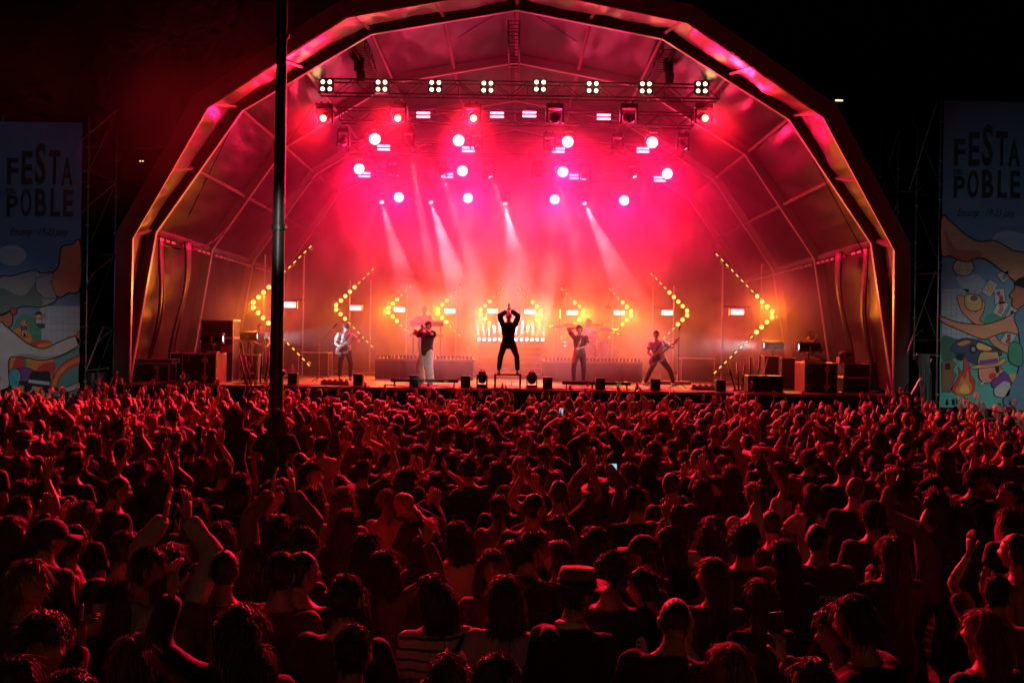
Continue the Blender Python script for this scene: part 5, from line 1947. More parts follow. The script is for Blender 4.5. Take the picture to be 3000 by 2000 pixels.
def zone(x, d):
    """where in the crowd, by things one can find"""
    if d > 22:
        dp = 'right against the stage'
    elif d > 17:
        dp = 'near the stage'
    elif d > 12:
        dp = 'in the middle of the crowd'
    elif d > 8:
        dp = 'behind the crowd\'s middle'
    else:
        dp = 'at the rear of the crowd'
    px = 1500 + x / d * FPX
    marks = ((240, 'below the flat-hat banner'), (520, 'below the flight cases'), (760, 'below the tallest left chevron'), (920, 'below the lamp post'), (1130, 'below the capped guitarist'), (1370, 'below the trumpeter'), (1610, 'below the singer'), (1830, 'below the saxophonist'), (2060, 'below the white-shirted bassist'), (2420, 'below the seated technician'), (2700, 'below the canopy foot'), (9999, 'below the playing-card banner'))
    for lim, nm in marks:
        if px < lim:
            return dp, nm


HN = {'short': 'short', 'buzz': 'cropped', 'curly': 'curly', 'long': 'long', 'bob': 'bobbed', 'pony': 'tied-back', 'bun': 'bunned'}
HCN = {'dark': 'dark', 'brown': 'brown', 'fair': 'fair', 'grey': 'grey'}
PEOPLE = []          # x, y(depth), z, scale, hair, hcol, top, pose, yaw, opts
for e in L_:
    x, y, hr, hcl, tp, po, yaw = e[:7]
    op = e[7] if len(e) > 7 else {}
    f = POSES[po][1].get('sex') == 'f'
    sc = (.945 if f else 1.0) * (1 + .02 * math.sin(x * 3.3))
    ztop = 1.765 * sc + (.04 if op.get('hat') else 0) + (.02 if hr.startswith('curly') else 0) - (.09 if po == 'bent0' else 0)
    u, v = x - 1500.0, 1005.0 - y
    v0 = u * math.sin(ROLL) + v * math.cos(ROLL)
    u0 = u * math.cos(ROLL) - v * math.sin(ROLL)
    d = FPX * (HC - ztop) / -v0
    PEOPLE.append([u0 * d / FPX, d, 0.0, sc, hr, hcl, tp, po, yaw, op])
# two women on the lamp post's concrete foot
for (x, hr, tp, po, yaw, px, py, pz) in (('a', 'long4', 'k', 'hug0', 5, -3.32, 11.95, .50), ('b', 'long5', 'k', 'down1', -15, -2.74, 11.6, .50)):
    PEOPLE.append([px, py, pz, .95, hr, 'brown', tp, po, yaw, {'post': x}])

rc = random.Random(21)
cells = {}


def near(x, y, r):
    for i in range(int((x - r) // 1), int((x + r) // 1) + 1):
        for j in range(int((y - r) // 1), int((y + r) // 1) + 1):
            for (a, b_) in cells.get((i, j), ()):
                if (a - x) ** 2 + (b_ - y) ** 2 < r * r:
                    return True
    return False


def occupy(x, y):
    cells.setdefault((int(x // 1), int(y // 1)), []).append((x, y))


for p in PEOPLE:
    occupy(p[0], p[1])
for q in [(-3.9 + .3 * i, 11.4 + .3 * j) for i in range(7) for j in range(4)]:
    occupy(*q)
UPP = ['clapup0', 'clapup1', 'clapup2', 'clapup3', 'clapup4', 'vup0', 'vup1', 'vup2', 'oneup0', 'oneup1', 'oneup2', 'oneup3', 'chest2', 'chest1', 'phone0', 'drink0']
DNP = ['down0', 'down1', 'down2', 'down3', 'down4', 'down5', 'chest0', 'chest3']
tries = 0
fill = []
while tries < 26000:
    tries += 1
    d = math.sqrt(rc.uniform(6.3 ** 2, 24.6 ** 2))
    x = rc.uniform(-.56, .56) * d
    r_ = (.95 if d < 8 else .68 if d < 12 else .56) * (.80 + .42 * (.5 + .5 * mnoise.noise(V((x * .7, d * .7, 9)))) + .1 * rc.random())
    if abs(x) > 11.4 and d > 23.5 or near(x, d, r_):
        continue
    occupy(x, d)
    up = rc.random() < (.16 if d < 9 else .30 if d < 15 else .52)
    po = rc.choice(UPP) if up else rc.choice(DNP)
    if po + 'x' in POSES and rc.random() < .5:
        po += 'x'
    f = POSES[po][1].get('sex') == 'f'
    if rc.random() < .12:
        f = not f
    hr = rc.choice(['long0', 'long1', 'long2', 'long3', 'long4', 'bob0', 'pony0', 'bun0', 'long5']) if f else rc.choice(['short0', 'short1', 'short2', 'short3', 'buzz0', 'buzz1', 'buzz2', 'curly0', 'curly1'])
    op = {}
    if rc.random() < .05:
        op['hat'] = rc.choice(['fedora', 'cap', 'fedora', 'straw'])
    elif not f and rc.random() < .05:
        op['nohair'] = 1
    tp = rc.choices(['k', 'd', 'w', 'g', 'b', 'r', 'o', 't'], [40, 26, 9, 8, 8, 3, 3, 3])[0]
    sc = (.945 if f else 1.0) * rc.uniform(.91, 1.07)
    fill.append([x, d, 0.0, sc, hr, rc.choices(['dark', 'brown', 'fair', 'grey'], [60, 26, 10, 4])[0], tp, po, rc.gauss(0, 16), op])
PEOPLE += fill
PEOPLE.sort(key=lambda p: p[1])
rest = PEOPLE[298:]
PEOPLE = PEOPLE[:298]
seen_lab = {}
made = []
for (x, d, z, sc, hr, hcl, tp, po, yaw, op) in PEOPLE:
    words = POSES[po][0]
    dp, nm = zone(x, d)
    rz = -math.atan2(-x, 34 - d) * -.6 - rad(yaw)
    rz = math.atan2(x, 34 - d) * .6 - rad(yaw)
    hk = hr.rstrip('0123456789')
    hcn = HCN[hcl] + ' ' if not (op.get('nohair')) else ''
    head = 'bald person' if op.get('nohair') else 'person with %s%s hair' % (HN[hk] + ' ', HCN[hcl])
    if op.get('hat'):
        head = {'fedora': 'person in a banded fedora', 'straw': 'person in a wide straw hat', 'cap': 'person in a peaked cap'}[op['hat']]
    lab = '%s, %s top, %s, %s %s' % (head, CN[tp], words.replace('standing with ', '').replace('in front of the face', 'before the face'), {'right against the stage': 'stage front', 'near the stage': 'near stage', 'in the middle of the crowd': 'mid-crowd', 'behind the crowd\'s middle': 'towards the rear', 'at the rear of the crowd': 'at the rear'}[dp], nm)
    if 'post' in op:
        lab = {'a': 'long-haired woman standing on the lamp post foot, stretching an arm to the post', 'b': 'long-haired woman in black top standing on the lamp post foot, arms down'}[op['post']]
    mk = op.get('mark')
    if mk == 'stripe':
        lab = 'person with bobbed dark hair in a pale sweater with thin dark stripes'
    elif mk == 'dots':
        lab = 'person with tied-back hair in a pale polka-dot blouse'
    elif mk == 'bandana':
        lab = 'person in a checked head scarf raising both arms'
    elif mk == 'script':
        lab = 'cropped-haired person in a hoodie with script lettering across the back'
    elif mk == 'bag':
        lab = 'cropped-haired person with a dark shoulder strap bowing over a phone'
    elif mk == 'collar':
        lab = 'person in a banded fedora and black sweater over a pale collar'
    elif op.get('phone'):
        lab = 'person with long brown hair raising a grey-sleeved arm with a phone'
    lab = ' '.join(lab.split()[:16]).rstrip(',')
    if lab in seen_lab:
        grp = 'look-alike audience members: ' + lab[:60]
    else:
        grp = 'audience members'
    seen_lab[lab] = seen_lab.get(lab, 0) + 1
    fg = FIG[po]
    tc = tuple(c * rc.uniform(.8, 1.25) for c in CC[tp])
    o = dress(fg, fg['m'], (x, d, z), rz, sc, None if op.get('nohair') else hr, tuple(c * rc.uniform(.7, 1.3) for c in HCOL[hcl]), tc, rc.choice([(.02, .022, .03), (.03, .035, .06), (.05, .045, .04), (.015, .015, .016)]), rc.choice(SKINS),
              op.get('hat'), (.22, .16, .10) if op.get('hat') != 'cap' else (.03, .03, .04), lab, 'audience members')
    made.append((o, fg, op, po))

M_PHONE = mat('phone_case', (0.03, 0.03, 0.035), 0.3)
M_SCREEN = mat('phone_screen', (0.1, 0.2, 0.3), 0.2, emit=(.30, .75, 1.0), estr=.9, sample=False)
M_CUP = mat('clear_plastic_cup', (.9, .9, .9), 0.12, 0, alpha=.35, spec=.8)
M_BEER = mat('beer', (.55, .22, .04), 0.15)
M_STRAP = mat('dark_strap', (0.012, 0.012, 0.012), 0.7)


def hand_world(o, fg, s):
    M = parent_world(o)
    return M @ fg['hands'][s], M


n_ph = n_cup = 0
for (o, fg, op, po) in made:
    if po == 'phone0':
        p, M = hand_world(o, fg, 1)
        t = thing('phone', 'phone held up by a person raising a grey-sleeved arm' if op.get('phone') else ('lit phone held up by %s' % o['label'])[:110].rsplit(',', 1)[0], 'phone', p)
        rot = M.to_3x3().normalized()
        MB().box(p + rot @ V((0, .035, .05)), (.074, .009, .15), rot=rot, bev=.003).build('case', M_PHONE, t)
        MB().box(p + rot @ V((0, .029, .05)), (.066, .003, .138), rot=rot).build('screen', M_SCREEN if not op.get('phone') else M_PHONE, t)
    if po == 'drink0':
        p, M = hand_world(o, fg, 1)
        n_cup += 1
        c = M.to_3x3().normalized() @ V((-.035, .0, -.03)) + p
        t = thing('beer_cup', 'beer cup of the ' + ' '.join(o['label'].split(',')[0].replace('person with ', '').split()) + ' person,' + o['label'].split(',')[1] + ',' + o['label'].rsplit(',', 1)[1], 'cup', c)
        MB().lathe([(.030, 0), (.034, .06), (.042, .15), (.0435, .152), (.041, .15), (.033, .06), (.029, .004)], c, 16).build('cup', M_CUP, t, smooth=True)
        MB().lathe([(.001, .005), (.028, .005), (.032, .06), (.036, .10), (.001, .10)], c, 14).build('drink', M_BEER, t, smooth=True)


def drape_on(me_src, o, fg, cz, off=.012):
    """bend flat lettering round the back of a figure's top by ray casting"""
    top = [c for c in o.children if c.name.split('.')[0] == 'top'][0].data
    from mathutils.bvhtree import BVHTree
    bv = BVHTree.FromPolygons([v.co for v in top.vertices], [list(p.vertices) for p in top.polygons])
    for v in me_src.vertices:
        x, z, e = v.co.x, v.co.y, v.co.z
        h = bv.ray_cast(V((x, -1, cz + z)), V((0, 1, 0)))
        y = h[0].y if h[0] is not None else -.13
        v.co = V((x, y - .004 - max(0, e), cz + z))
    return me_src


M_PRINTPALE = mat('pale_print', (.62, .56, .46), .7)
M_STRIPE = None
for (o, fg, op, po) in made:
    mk = op.get('mark')
    if not mk:
        continue
    topo = [c for c in o.children if c.name.split('.')[0] == 'top'][0]
    if mk in ('stripe', 'dots', ):
        topo.data = topo.data.copy()
        m = bpy.data.materials.new('striped_knit' if mk == 'stripe' else 'polka_dot_cloth')
        m.use_nodes = True
        nt = m.node_tree
        bs = nt.nodes['Principled BSDF']
        bs.inputs['Roughness'].default_value = .85
        tcn = nt.nodes.new('ShaderNodeTexCoord')
        if mk == 'stripe':
            wv = nt.nodes.new('ShaderNodeTexWave')
            wv.bands_direction = 'Z'
            wv.inputs['Scale'].default_value = 5.2
            wv.inputs['Distortion'].default_value = .6
            nt.links.new(tcn.outputs['Object'], wv.inputs['Vector'])
            fac = wv.outputs['Fac']
            lo, hi = .10, .16
        else:
            wv = nt.nodes.new('ShaderNodeTexVoronoi')
            wv.inputs['Scale'].default_value = 34
            wv.inputs['Randomness'].default_value = .25
            nt.links.new(tcn.outputs['Object'], wv.inputs['Vector'])
            fac = wv.outputs['Distance']
            lo, hi = .24, .28
        rp = nt.nodes.new('ShaderNodeMapRange')
        rp.inputs['From Min'].default_value = lo
        rp.inputs['From Max'].default_value = hi
        nt.links.new(fac, rp.inputs['Value'])
        mx = nt.nodes.new('ShaderNodeMix')
        mx.data_type = 'RGBA'
        mx.inputs[6].default_value = (.02, .02, .025, 1)
        mx.inputs[7].default_value = (.5, .47, .43, 1)
        nt.links.new(rp.outputs[0], mx.inputs[0])
        nt.links.new(mx.outputs[2], bs.inputs['Base Color'])
        topo.data.materials[0] = m
    if mk == 'script':
        me = text_mesh('Represent', .105, .35, .001)
        drape_on(me, o, fg, 1.20)
        me.materials.append(M_PRINTPALE)
        inst('lettering', me, o)
    if mk in ('bag', 'stripe'):
        pts_ = []
        from mathutils.bvhtree import BVHTree
        bv = BVHTree.FromPolygons([v.co for v in topo.data.vertices], [list(p.vertices) for p in topo.data.polygons])
        for i in range(14):
            t = i / 13
            x, z = .13 - .26 * t, 1.40 - .42 * t
            h = bv.ray_cast(V((x, -1, z)), V((0, 1, 0)))
            if h[0] is not None:
                pts_.append(h[0] + V((0, -.004, 0)))
        if len(pts_) > 3:
            MB().tube(pts_, .022 if mk == 'bag' else .013, 6, flat=(1, .25) if False else None).build('strap', M_STRAP, o, world=False, smooth=True)
    if mk == 'collar':
        T = fg['T']
        MB().tube([T(-.075, -.02, .53), T(-.05, -.075, .535), T(0, -.09, .535), T(.05, -.075, .535), T(.075, -.02, .53)], [.02, .024, .026, .024, .02], 8).build('collar', M_PRINTPALE, o, world=False, smooth=True)
    if mk == 'glasses':
        b = MB()
        for sx in (-1, 1):
            b.tube([V((sx * .034, .094, .008)) + V((.022 * math.cos(a), 0, .017 * math.sin(a))) for a in [2 * PI * i / 10 for i in range(11)]], .002, 4)
            b.tube([(sx * .056, .092, .01), (sx * .08, .0, .006)], .002, 4)
        b.v = [tuple(fg['H'] @ V(p)) for p in b.v]
        b.build('glasses', M_BLACKP, o, world=False)
    if mk == 'bandana':
        b = hair_short(5, .10, .001, 0, .01, .38)
        m = bpy.data.materials.new('checked_scarf')
        m.use_nodes = True
        nt = m.node_tree
        ck = nt.nodes.new('ShaderNodeTexChecker')
        ck.inputs['Scale'].default_value = 26
        ck.inputs[1].default_value = (.45, .40, .36, 1)
        ck.inputs[2].default_value = (.03, .03, .035, 1)
        tcn = nt.nodes.new('ShaderNodeTexCoord')
        nt.links.new(tcn.outputs['Object'], ck.inputs[0])
        nt.links.new(ck.outputs[0], nt.nodes['Principled BSDF'].inputs['Base Color'])
        nt.nodes['Principled BSDF'].inputs['Roughness'].default_value = .85
        inst('head_scarf', b.mesh('head_scarf', [m], True), o, M=fg['H'].copy())

# ------------------------------------------------------------------ the far rows: past 300 people, one mass
def tri_np(me):
    me.calc_loop_triangles()
    v = np.empty(len(me.vertices) * 3, np.float32)
    me.vertices.foreach_get('co', v)
    t = np.empty(len(me.loop_triangles) * 3, np.int32)
    me.loop_triangles.foreach_get('vertices', t)
    return v.reshape(-1, 3), t.reshape(-1, 3)


far = {}
for k, (fg, jb, jt, jr) in FARJ.items():
    pcs = []
    em = fg['extra'].mesh('x')
    for me, c in ((jb['out'], 0), (em, 0), (jt['out'], 1), (jr['out'], 2)):
        v, t = tri_np(me)
        pcs.append((v, t, c))
    far[k] = (fg, pcs)
hair_np = {}
for hk in ('short0', 'short2', 'buzz0', 'curly0', 'long0', 'long2', 'long4', 'bob0', 'pony0'):
    s_ = int(hk[-1])
    lb = {'sh': lambda: hair_short(11 + s_ * 7, .07 + .02 * s_, .008, 0, .02, .42, 0, True), 'bu': lambda: hair_short(71, .03, .001, 0, .01, .46, 0, True), 'cu': lambda: hair_short(31, .20, .02, 0, .02, .36, 0, True), 'lo': lambda: hair_long(50 + s_ * 9, (.30, .38, .46, .34, .42, .55)[s_], .012, .11, low=True), 'bo': lambda: hair_long(150, .2, .006, .108, low=True), 'po': lambda: hair_pony(90, .32, .035, True)}[hk[:2]]()
    hair_np[hk] = tri_np(lb.mesh('x'))
hatn = {k: tri_np(HATS[k][0]) for k in ('fedora', 'straw', 'cap')}
AV, AT, AC = [], [], []
base = 0
hk_f, hk_m = ['long0', 'long2', 'long4', 'bob0', 'pony0'], ['short0', 'short2', 'buzz0', 'curly0', 'short0']
for (x, d, z, sc, hr, hcl, tp, po, yaw, op) in rest:
    if po not in far:
        po = rc.choice([k for k in FARKEYS if k[:3] == po[:3]] or FARKEYS)
    fg, pcs = far[po]
    f = POSES[po][1].get('sex') == 'f'
    rz = math.atan2(x, 34 - d) * .6 - rad(yaw)
    M = np.array(Matrix.Translation((x, d, 0)) @ Matrix.Rotation(rz, 4, 'Z') @ Matrix.Scale(sc, 4), np.float32)
    sk = rc.choice(SKINS)
    cols = [sk, tuple(c * rc.uniform(.7, 1.3) for c in CC[tp]), (.02, .022, .03)]
    for v, t, c in pcs:
        AV.append(v @ M[:3, :3].T + M[:3, 3])
        AT.append(t + base)
        AC.append(np.tile(np.array((*cols[c], 1), np.float32), (len(v), 1)))
        base += len(v)
    if not op.get('nohair'):
        hv, ht = hair_np[rc.choice(hk_f if f else hk_m)]
        HMx = M @ np.array(fg['H'], np.float32)
        AV.append(hv @ HMx[:3, :3].T + HMx[:3, 3])
        AT.append(ht + base)
        AC.append(np.tile(np.array((*HCOL[hcl], 1), np.float32), (len(hv), 1)))
        base += len(hv)
    if op.get('hat'):
        hv, ht = hatn[op['hat']]
        HMx = M @ np.array(fg['H'] @ Matrix.Scale(1.08, 4), np.float32)
        AV.append(hv @ HMx[:3, :3].T + HMx[:3, 3])
        AT.append(ht + base)
        AC.append(np.tile(np.array((.22, .16, .10, 1), np.float32), (len(hv), 1)))
        base += len(hv)
if AV:
    AV = np.concatenate(AV)
    AT = np.concatenate(AT)
    AC = np.concatenate(AC)
    me = bpy.data.meshes.new('crowd')
    me.vertices.add(len(AV))
    me.vertices.foreach_set('co', AV.ravel())
    me.loops.add(len(AT) * 3)
    me.loops.foreach_set('vertex_index', AT.ravel())
    me.polygons.add(len(AT))
    me.polygons.foreach_set('loop_start', np.arange(0, len(AT) * 3, 3, dtype=np.int32))
    me.polygons.foreach_set('use_smooth', np.ones(len(AT), bool))
    ca = me.color_attributes.new('Col', 'FLOAT_COLOR', 'POINT')
    ca.data.foreach_set('color', AC.ravel())
    me.update()
    m = bpy.data.materials.new('crowd_skin_hair_cloth')
    m.use_nodes = True
    nt = m.node_tree
    an = nt.nodes.new('ShaderNodeAttribute')
    an.attribute_name = 'Col'
    nt.links.new(an.outputs['Color'], nt.nodes['Principled BSDF'].inputs['Base Color'])
    nt.nodes['Principled BSDF'].inputs['Roughness'].default_value = .5
    me.materials.append(m)
    o = bpy.data.objects.new('crowd', me)
    COL.objects.link(o)
    tag(o, 'dense mass of people with raised arms filling the ground up to the stage front', 'crowd', None, 'stuff')

# ================================================================== the band
BAND = {}


def band(key, sp, **kw):
    sp['seed'] = 100 + len(BAND)
    BAND[key] = (finish(sp, fine=True, shoes=True), kw)


DN = ((0, 0, 0), (0, 0, 0))
band('singer', dict(sex='m', pelvis=(0, 0, .865), feet=((-.25, .03, 0), (.25, .0, 0)), foot_dir=(0, 1, 0), L=(-.05, .12, .37), R=(.06, .11, .35), Lp=(-.62, .7, .25), Rp=(.62, .7, .25), Lh=((.25, .05, 1), (1, .1, 0)), Rh=((-.25, .05, 1), (-1, .1, 0)), Lgrip=True, Rgrip=True,
                    sleeve='long', head=(rad(34), rad(4), 0), loose=.02, fold=.012, lean=(rad(-5), 0), tloose=.014, hem=-.2),
     at=(1490, 26.62, ZS + .385), rz=PI + .05, hair='buzz1', top=(.016, .016, .018), tro=(.022, .022, .028), shoe=(.35, .38, .33), label='singer in black hooded top, arms raised overhead, standing on the small platform', sc=1.0)
band('trumpet', dict(sex='m', pelvis=(0, 0, .925), feet=((-.15, .02, 0), (.16, .0, 0)), foot_dir=(0, 1, 0), L=(-.05, .27, .13), R=(.07, .24, .12), Lp=(-1, -.1, -.6), Rp=(1, .1, -.55), Lh=((.3, .6, .7), (1, -.3, .1)), Rh=((-.3, .6, .7), (-1, -.3, .1)), Lgrip=True, Rgrip=True,
                     sleeve='short', head=(rad(4), rad(6), 0), loose=.026, fold=.012, tloose=.035, flare=1.25, tfold=.012, lean=(rad(-6), 0), hem=-.16),
     at=(1251, 28.2, ZS), rz=PI - .5, hair='short0', top=(.02, .017, .018), tro=(.62, .66, .58), shoe=(.5, .5, .48), label='trumpeter in black t-shirt and wide white trousers playing on the stage', sc=1.03)
band('guitar', dict(sex='m', pelvis=(0, 0, .925), feet=((-.16, .05, 0), (.15, .0, 0)), foot_dir=(0, 1, 0), R=(.16, .24, -.36), L=(-.36, .30, -.20), Rp=(1, -.6, -.3), Lp=(-1, -.4, -.6), Lh=((.3, .7, .5), (1, .2, .3)), Rh=((-.8, .5, -.3), (0, -1, -.2)), Lgrip=True, curl=.6,
                    sleeve='short', head=(rad(-14), rad(20), 0), loose=.018, fold=.010),
     at=(1012, 30.3, ZS), rz=PI + .25, hair='short1', top=(.55, .50, .48), tro=(.02, .016, .018), shoe=(.12, .1, .1), label='guitarist in flat cap and white top playing a pale guitar', sc=1.0, hat='cap', hatc=(.03, .028, .028))
band('sax', dict(sex='m', pelvis=(0, 0, .93), feet=((-.13, .0, 0), (.15, .05, 0)), foot_dir=(0, 1, 0), R=(.10, .04, .29), L=(-.02, .26, -.30), Rp=(1, -.1, .25), Lp=(-1, -.2, -.6), Rh=((-1, .1, .2), (0, -.4, -1)), Lh=((.5, .6, -.3), (.4, -.4, 0)), Lgrip=True, curl=.5,
                 sleeve='short', head=(rad(-10), rad(-10), rad(6)), loose=.014, fold=.009),
     at=(1698, 29.7, ZS), rz=PI - .15, hair='short2', top=(.075, .065, .065), tro=(.016, .015, .017), shoe=(.03, .03, .03), label='saxophonist in dark waistcoat holding a forearm over the head', sc=1.02)
band('bass', dict(sex='m', pelvis=(0, 0, .80), feet=((-.46, -.02, 0), (.40, .06, 0)), foot_dir=(-.35, 1, 0), R=(.22, .26, -.40), L=(-.42, .26, -.16), Rp=(1, -.6, -.3), Lp=(-1, -.4, -.7), Lh=((.2, .8, .5), (1, .2, .3)), Rh=((-.8, .5, -.3), (0, -1, -.2)), Lgrip=True, curl=.6,
                  sleeve='short', head=(rad(2), rad(-14), rad(4)), loose=.022, fold=.012, lean=(rad(-4), rad(6))),
     at=(1930, 29.7, ZS), rz=PI + .1, hair='short0', top=(.62, .58, .56), tro=(.02, .018, .018), shoe=(.3, .3, .3), label='bassist in white shirt with wide stance playing a white bass', sc=1.03)
band('keys', dict(sex='m', pelvis=(0, 0, .92), R=(.28, .34, -.16), L=(-.25, .32, -.42), Rp=(1, -.5, -.4), Lp=(-1, -.5, -.4), Rh=((-.1, 1, -.1), (0, -.2, -1)), Lh=((.1, 1, -.1), (0, -.2, -1)), sleeve='short', head=(rad(-12), rad(8), 0), lean=(rad(6), 0), fold=.009),
     at=(1243, 33.2, ZS + RH), rz=PI, hair='short1', top=(.28, .24, .24), tro=(.02, .02, .02), shoe=(.03, .03, .03), label='keyboard player standing behind the two-tier keyboards', sc=1.0)
band('drummer', dict(sex='m', pelvis=(0, 0, .60), feet=((-.26, .42, 0), (.26, .42, 0)), foot_dir=(0, 1, 0), R=(.24, .36, -.14), L=(-.26, .34, -.20), Rp=(1, -.4, -.5), Lp=(-1, -.4, -.5), Rgrip=True, Lgrip=True, sleeve='none', head=(rad(-10), rad(20), 0), fold=.008, lean=(rad(4), 0)),
     at=(1722, 34.1, ZS + RH), rz=PI, hair='short3', top=(.5, .4, .38), tro=(.02, .02, .02), shoe=(.03, .03, .03), label='drummer seated behind the drum kit', sc=1.0)
band('tech', dict(sex='m', pelvis=(0, 0, .92), R=(.1, .34, -.30), L=(-.12, .34, -.32), Rp=(1, -.5, -.4), Lp=(-1, -.5, -.4), sleeve='short', head=(rad(-8), rad(-30), 0), fold=.008),
     at=(762, 30.4, ZS), rz=PI + .6, hair='short0', top=(.012, .012, .013), tro=(.015, .015, .016), shoe=(.03, .03, .03), label='stage technician in black standing behind the lamp post chevron', sc=.98)
band('tech2', dict(sex='m', pelvis=(0, 0, .62), feet=((-.2, .4, 0), (.2, .4, 0)), foot_dir=(0, 1, 0), R=(.06, .24, .10), L=(-.16, .34, -.30), Rp=(1, -.3, -.7), Lp=(-1, -.5, -.4), Rh=((-.3, .2, 1), (0, -1, 0)), curl=1.0, sleeve='long', head=(rad(-6), rad(30), 0), fold=.009),
     at=(2372, 29.6, ZS + .32), rz=PI + .8, hair='short1', top=(.035, .02, .02), tro=(.015, .015, .016), shoe=(.03, .03, .03), label='stage technician seated behind the yellow spotlight, hand to the mouth', sc=1.0)
run_jobs()
BO = {}
for k, (fg, kw) in BAND.items():
    m = collect(fg)
    px, d, z = kw['at']
    q = P(px, 1000, d)
    o = dress(fg, m, (q.x, d, z), kw['rz'], kw['sc'], kw['hair'], HCOL['dark'], kw['top'], kw['tro'], (.5, .30, .22), kw.get('hat'), kw.get('hatc'), kw['label'], 'band and crew on the stage', kw['shoe'])
    BO[k] = (o, fg)


def to_world(k, p):
    o, fg = BO[k]
    return parent_world(o) @ Vector(p)


# singer's microphone
o, fg = BO['singer']
p = to_world('singer', (fg['hands'][1] + fg['hands'][-1]) / 2)
t = thing('microphone', 'black microphone between the singer\'s raised hands', 'microphone', p)
MB().lathe([(.012, -.12), (.018, .02), (.024, .05), (.026, .08), (.018, .105), (.003, .11)], p, 12).build('mic_body', M_BLACKM, t, smooth=True)
# drawstring on the singer's trousers
MB().tube([(0, .155, .86), (.01, .17, .80), (-.01, .165, .74)], .008, 5).build('drawstring', mat('white_cord', (.7, .7, .68), .7), BO['singer'][0], world=False)
# drum seat for the technician: an equipment trunk
c = on_stage(2372, 29.6)
flight_case('low trunk the technician by the yellow spotlight sits on', (c.x, 29.62, ZS), (.6, .45, .78), latches=0)
# trumpet
o, fg = BO['trumpet']
M_TRUMPET = mat('trumpet_silver', (.8, .72, .6), .18, 1.0)
Hm = fg['H']
mouth = Hm @ Vector((0, .105, -.06))
hmid = (fg['hands'][1] + fg['hands'][-1]) / 2
ax = (hmid - mouth)
ax.z = min(ax.z, .0) - .02
ax = Vector((ax.x * .3, .42, -.10)).normalized()
t = thing('trumpet', 'silver trumpet raised to the trumpeter\'s mouth', 'trumpet', to_world('trumpet', mouth))
W3 = lambda p: to_world('trumpet', p)
MB().tube([W3(mouth + ax * .0), W3(mouth + ax * .02), W3(mouth + ax * .30)], [.011, .006, .006], 8).build('lead_pipe', M_TRUMPET, t, smooth=True)
up = Vector((0, .1, 1)).cross(ax).cross(ax) * -1
dn_ = Vector((0, 0, -.035))
MB().tube([W3(mouth + ax * .30), W3(mouth + ax * .33 + dn_ * .5), W3(mouth + ax * .30 + dn_), W3(mouth + ax * .10 + dn_), W3(mouth + ax * .07 + dn_ * .3 + Vector((.03, 0, 0))), W3(mouth + ax * .10 + Vector((.03, 0, 0)))], .007, 8).build('slide', M_TRUMPET, t, smooth=True)
bp = [(.10, .008), (.30, .010), (.40, .016), (.46, .032), (.49, .060), (.495, .062)]
MB().tube([W3(mouth + ax * a + Vector((.03, 0, 0))) for a, r in bp], [r for a, r in bp], 18).build('bell', M_TRUMPET, t, smooth=True)
for i in range(3):
    c = mouth + ax * (.17 + .028 * i) + Vector((.015, 0, -.02))
    MB().tube([W3(c + Vector((0, 0, -.06))), W3(c + Vector((0, 0, .06)))], .010, 8).build('valve', M_TRUMPET, t, smooth=True)
# guitars held by the players
for k, col_, lab, bass_, gd in (('guitar', (.62, .55, .48), 'pale guitar held by the guitarist in the cap', False, mat('brown_guard', (.16, .08, .05), .3)), ('bass', (.75, .71, .62), 'white bass guitar held by the bassist in the white shirt', True, M_BLACKP)):
    o, fg = BO[k]
    h0, h1 = fg['hands'][1], fg['hands'][-1]
    nd = (h1 - h0)
    nd.z += .06
    nd.normalize()
    ctr = h0 + Vector((.03, .02, -.02))
    fwd = Vector((0, 1, .12))
    fwd = (fwd - nd * fwd.dot(nd)).normalized()
    zz = nd.cross(-fwd).normalized()
    M3 = Matrix((nd, -fwd * 1.0, zz)).transposed()
    M3 = Matrix(((nd.x, -fwd.x, zz.x), (nd.y, -fwd.y, zz.y), (nd.z, -fwd.z, zz.z)))
    M = parent_world(o) @ Matrix.Translation(ctr) @ M3.to_4x4()
    guitar(lab, M, col_, 'bass_guitar' if bass_ else 'electric_guitar', bass=bass_, guard=gd)
    T = fg['T']
    MB().tube([ctr + nd * -.14, T(.10, .15, .2), T(-.02, .155, .32), T(-.12, .08, .47), T(-.13, -.06, .45), T(-.02, -.15, .25), T(.14, -.10, .0)], .018, 6).build('guitar_strap', M_STRAP, o, world=False, smooth=True)
# saxophone
o, fg = BO['sax']
T = fg['T']
M_SAX = mat('sax_brass', (.72, .52, .24), .22, 1.0, var=.1)
pts_ = [(T(-.03, .20, .42), .010), (T(-.05, .24, .44), .011), (T(-.06, .26, .40), .014), (T(-.0, .25, .20), .022), (T(.08, .24, -.05), .030), (T(.13, .24, -.22), .036), (T(.16, .28, -.29), .040), (T(.15, .34, -.26), .044), (T(.11, .36, -.12), .055), (T(.08, .38, .02), .078), (T(.075, .385, .04), .082)]
t = thing('saxophone', 'brass tenor saxophone slung before the saxophonist', 'saxophone', to_world('sax', pts_[4][0]))
MB().tube([to_world('sax', p) for p, r in pts_], [r for p, r in pts_], 14).build('horn', M_SAX, t, smooth=True)
r3 = random.Random(3)
for i in range(9):
    a = pts_[3][0].lerp(pts_[5][0], i / 8) + Vector((.0, .028, 0))
    MB().ball(to_world('sax', a), (.016, .016, .016), 8, 6).build('key_cup', M_SAX, t, smooth=True)
MB().tube([to_world('sax', pts_[3][0] + Vector((.03, .025, 0))), to_world('sax', pts_[5][0] + Vector((.035, .02, 0)))], .006, 6).build('key_rod', M_SAX, t)
MB().tube([T(-.10, -.02, .50), T(-.06, .12, .36), T(.02, .2, .12)], .008, 5).build('neck_strap', M_STRAP, o, world=False)

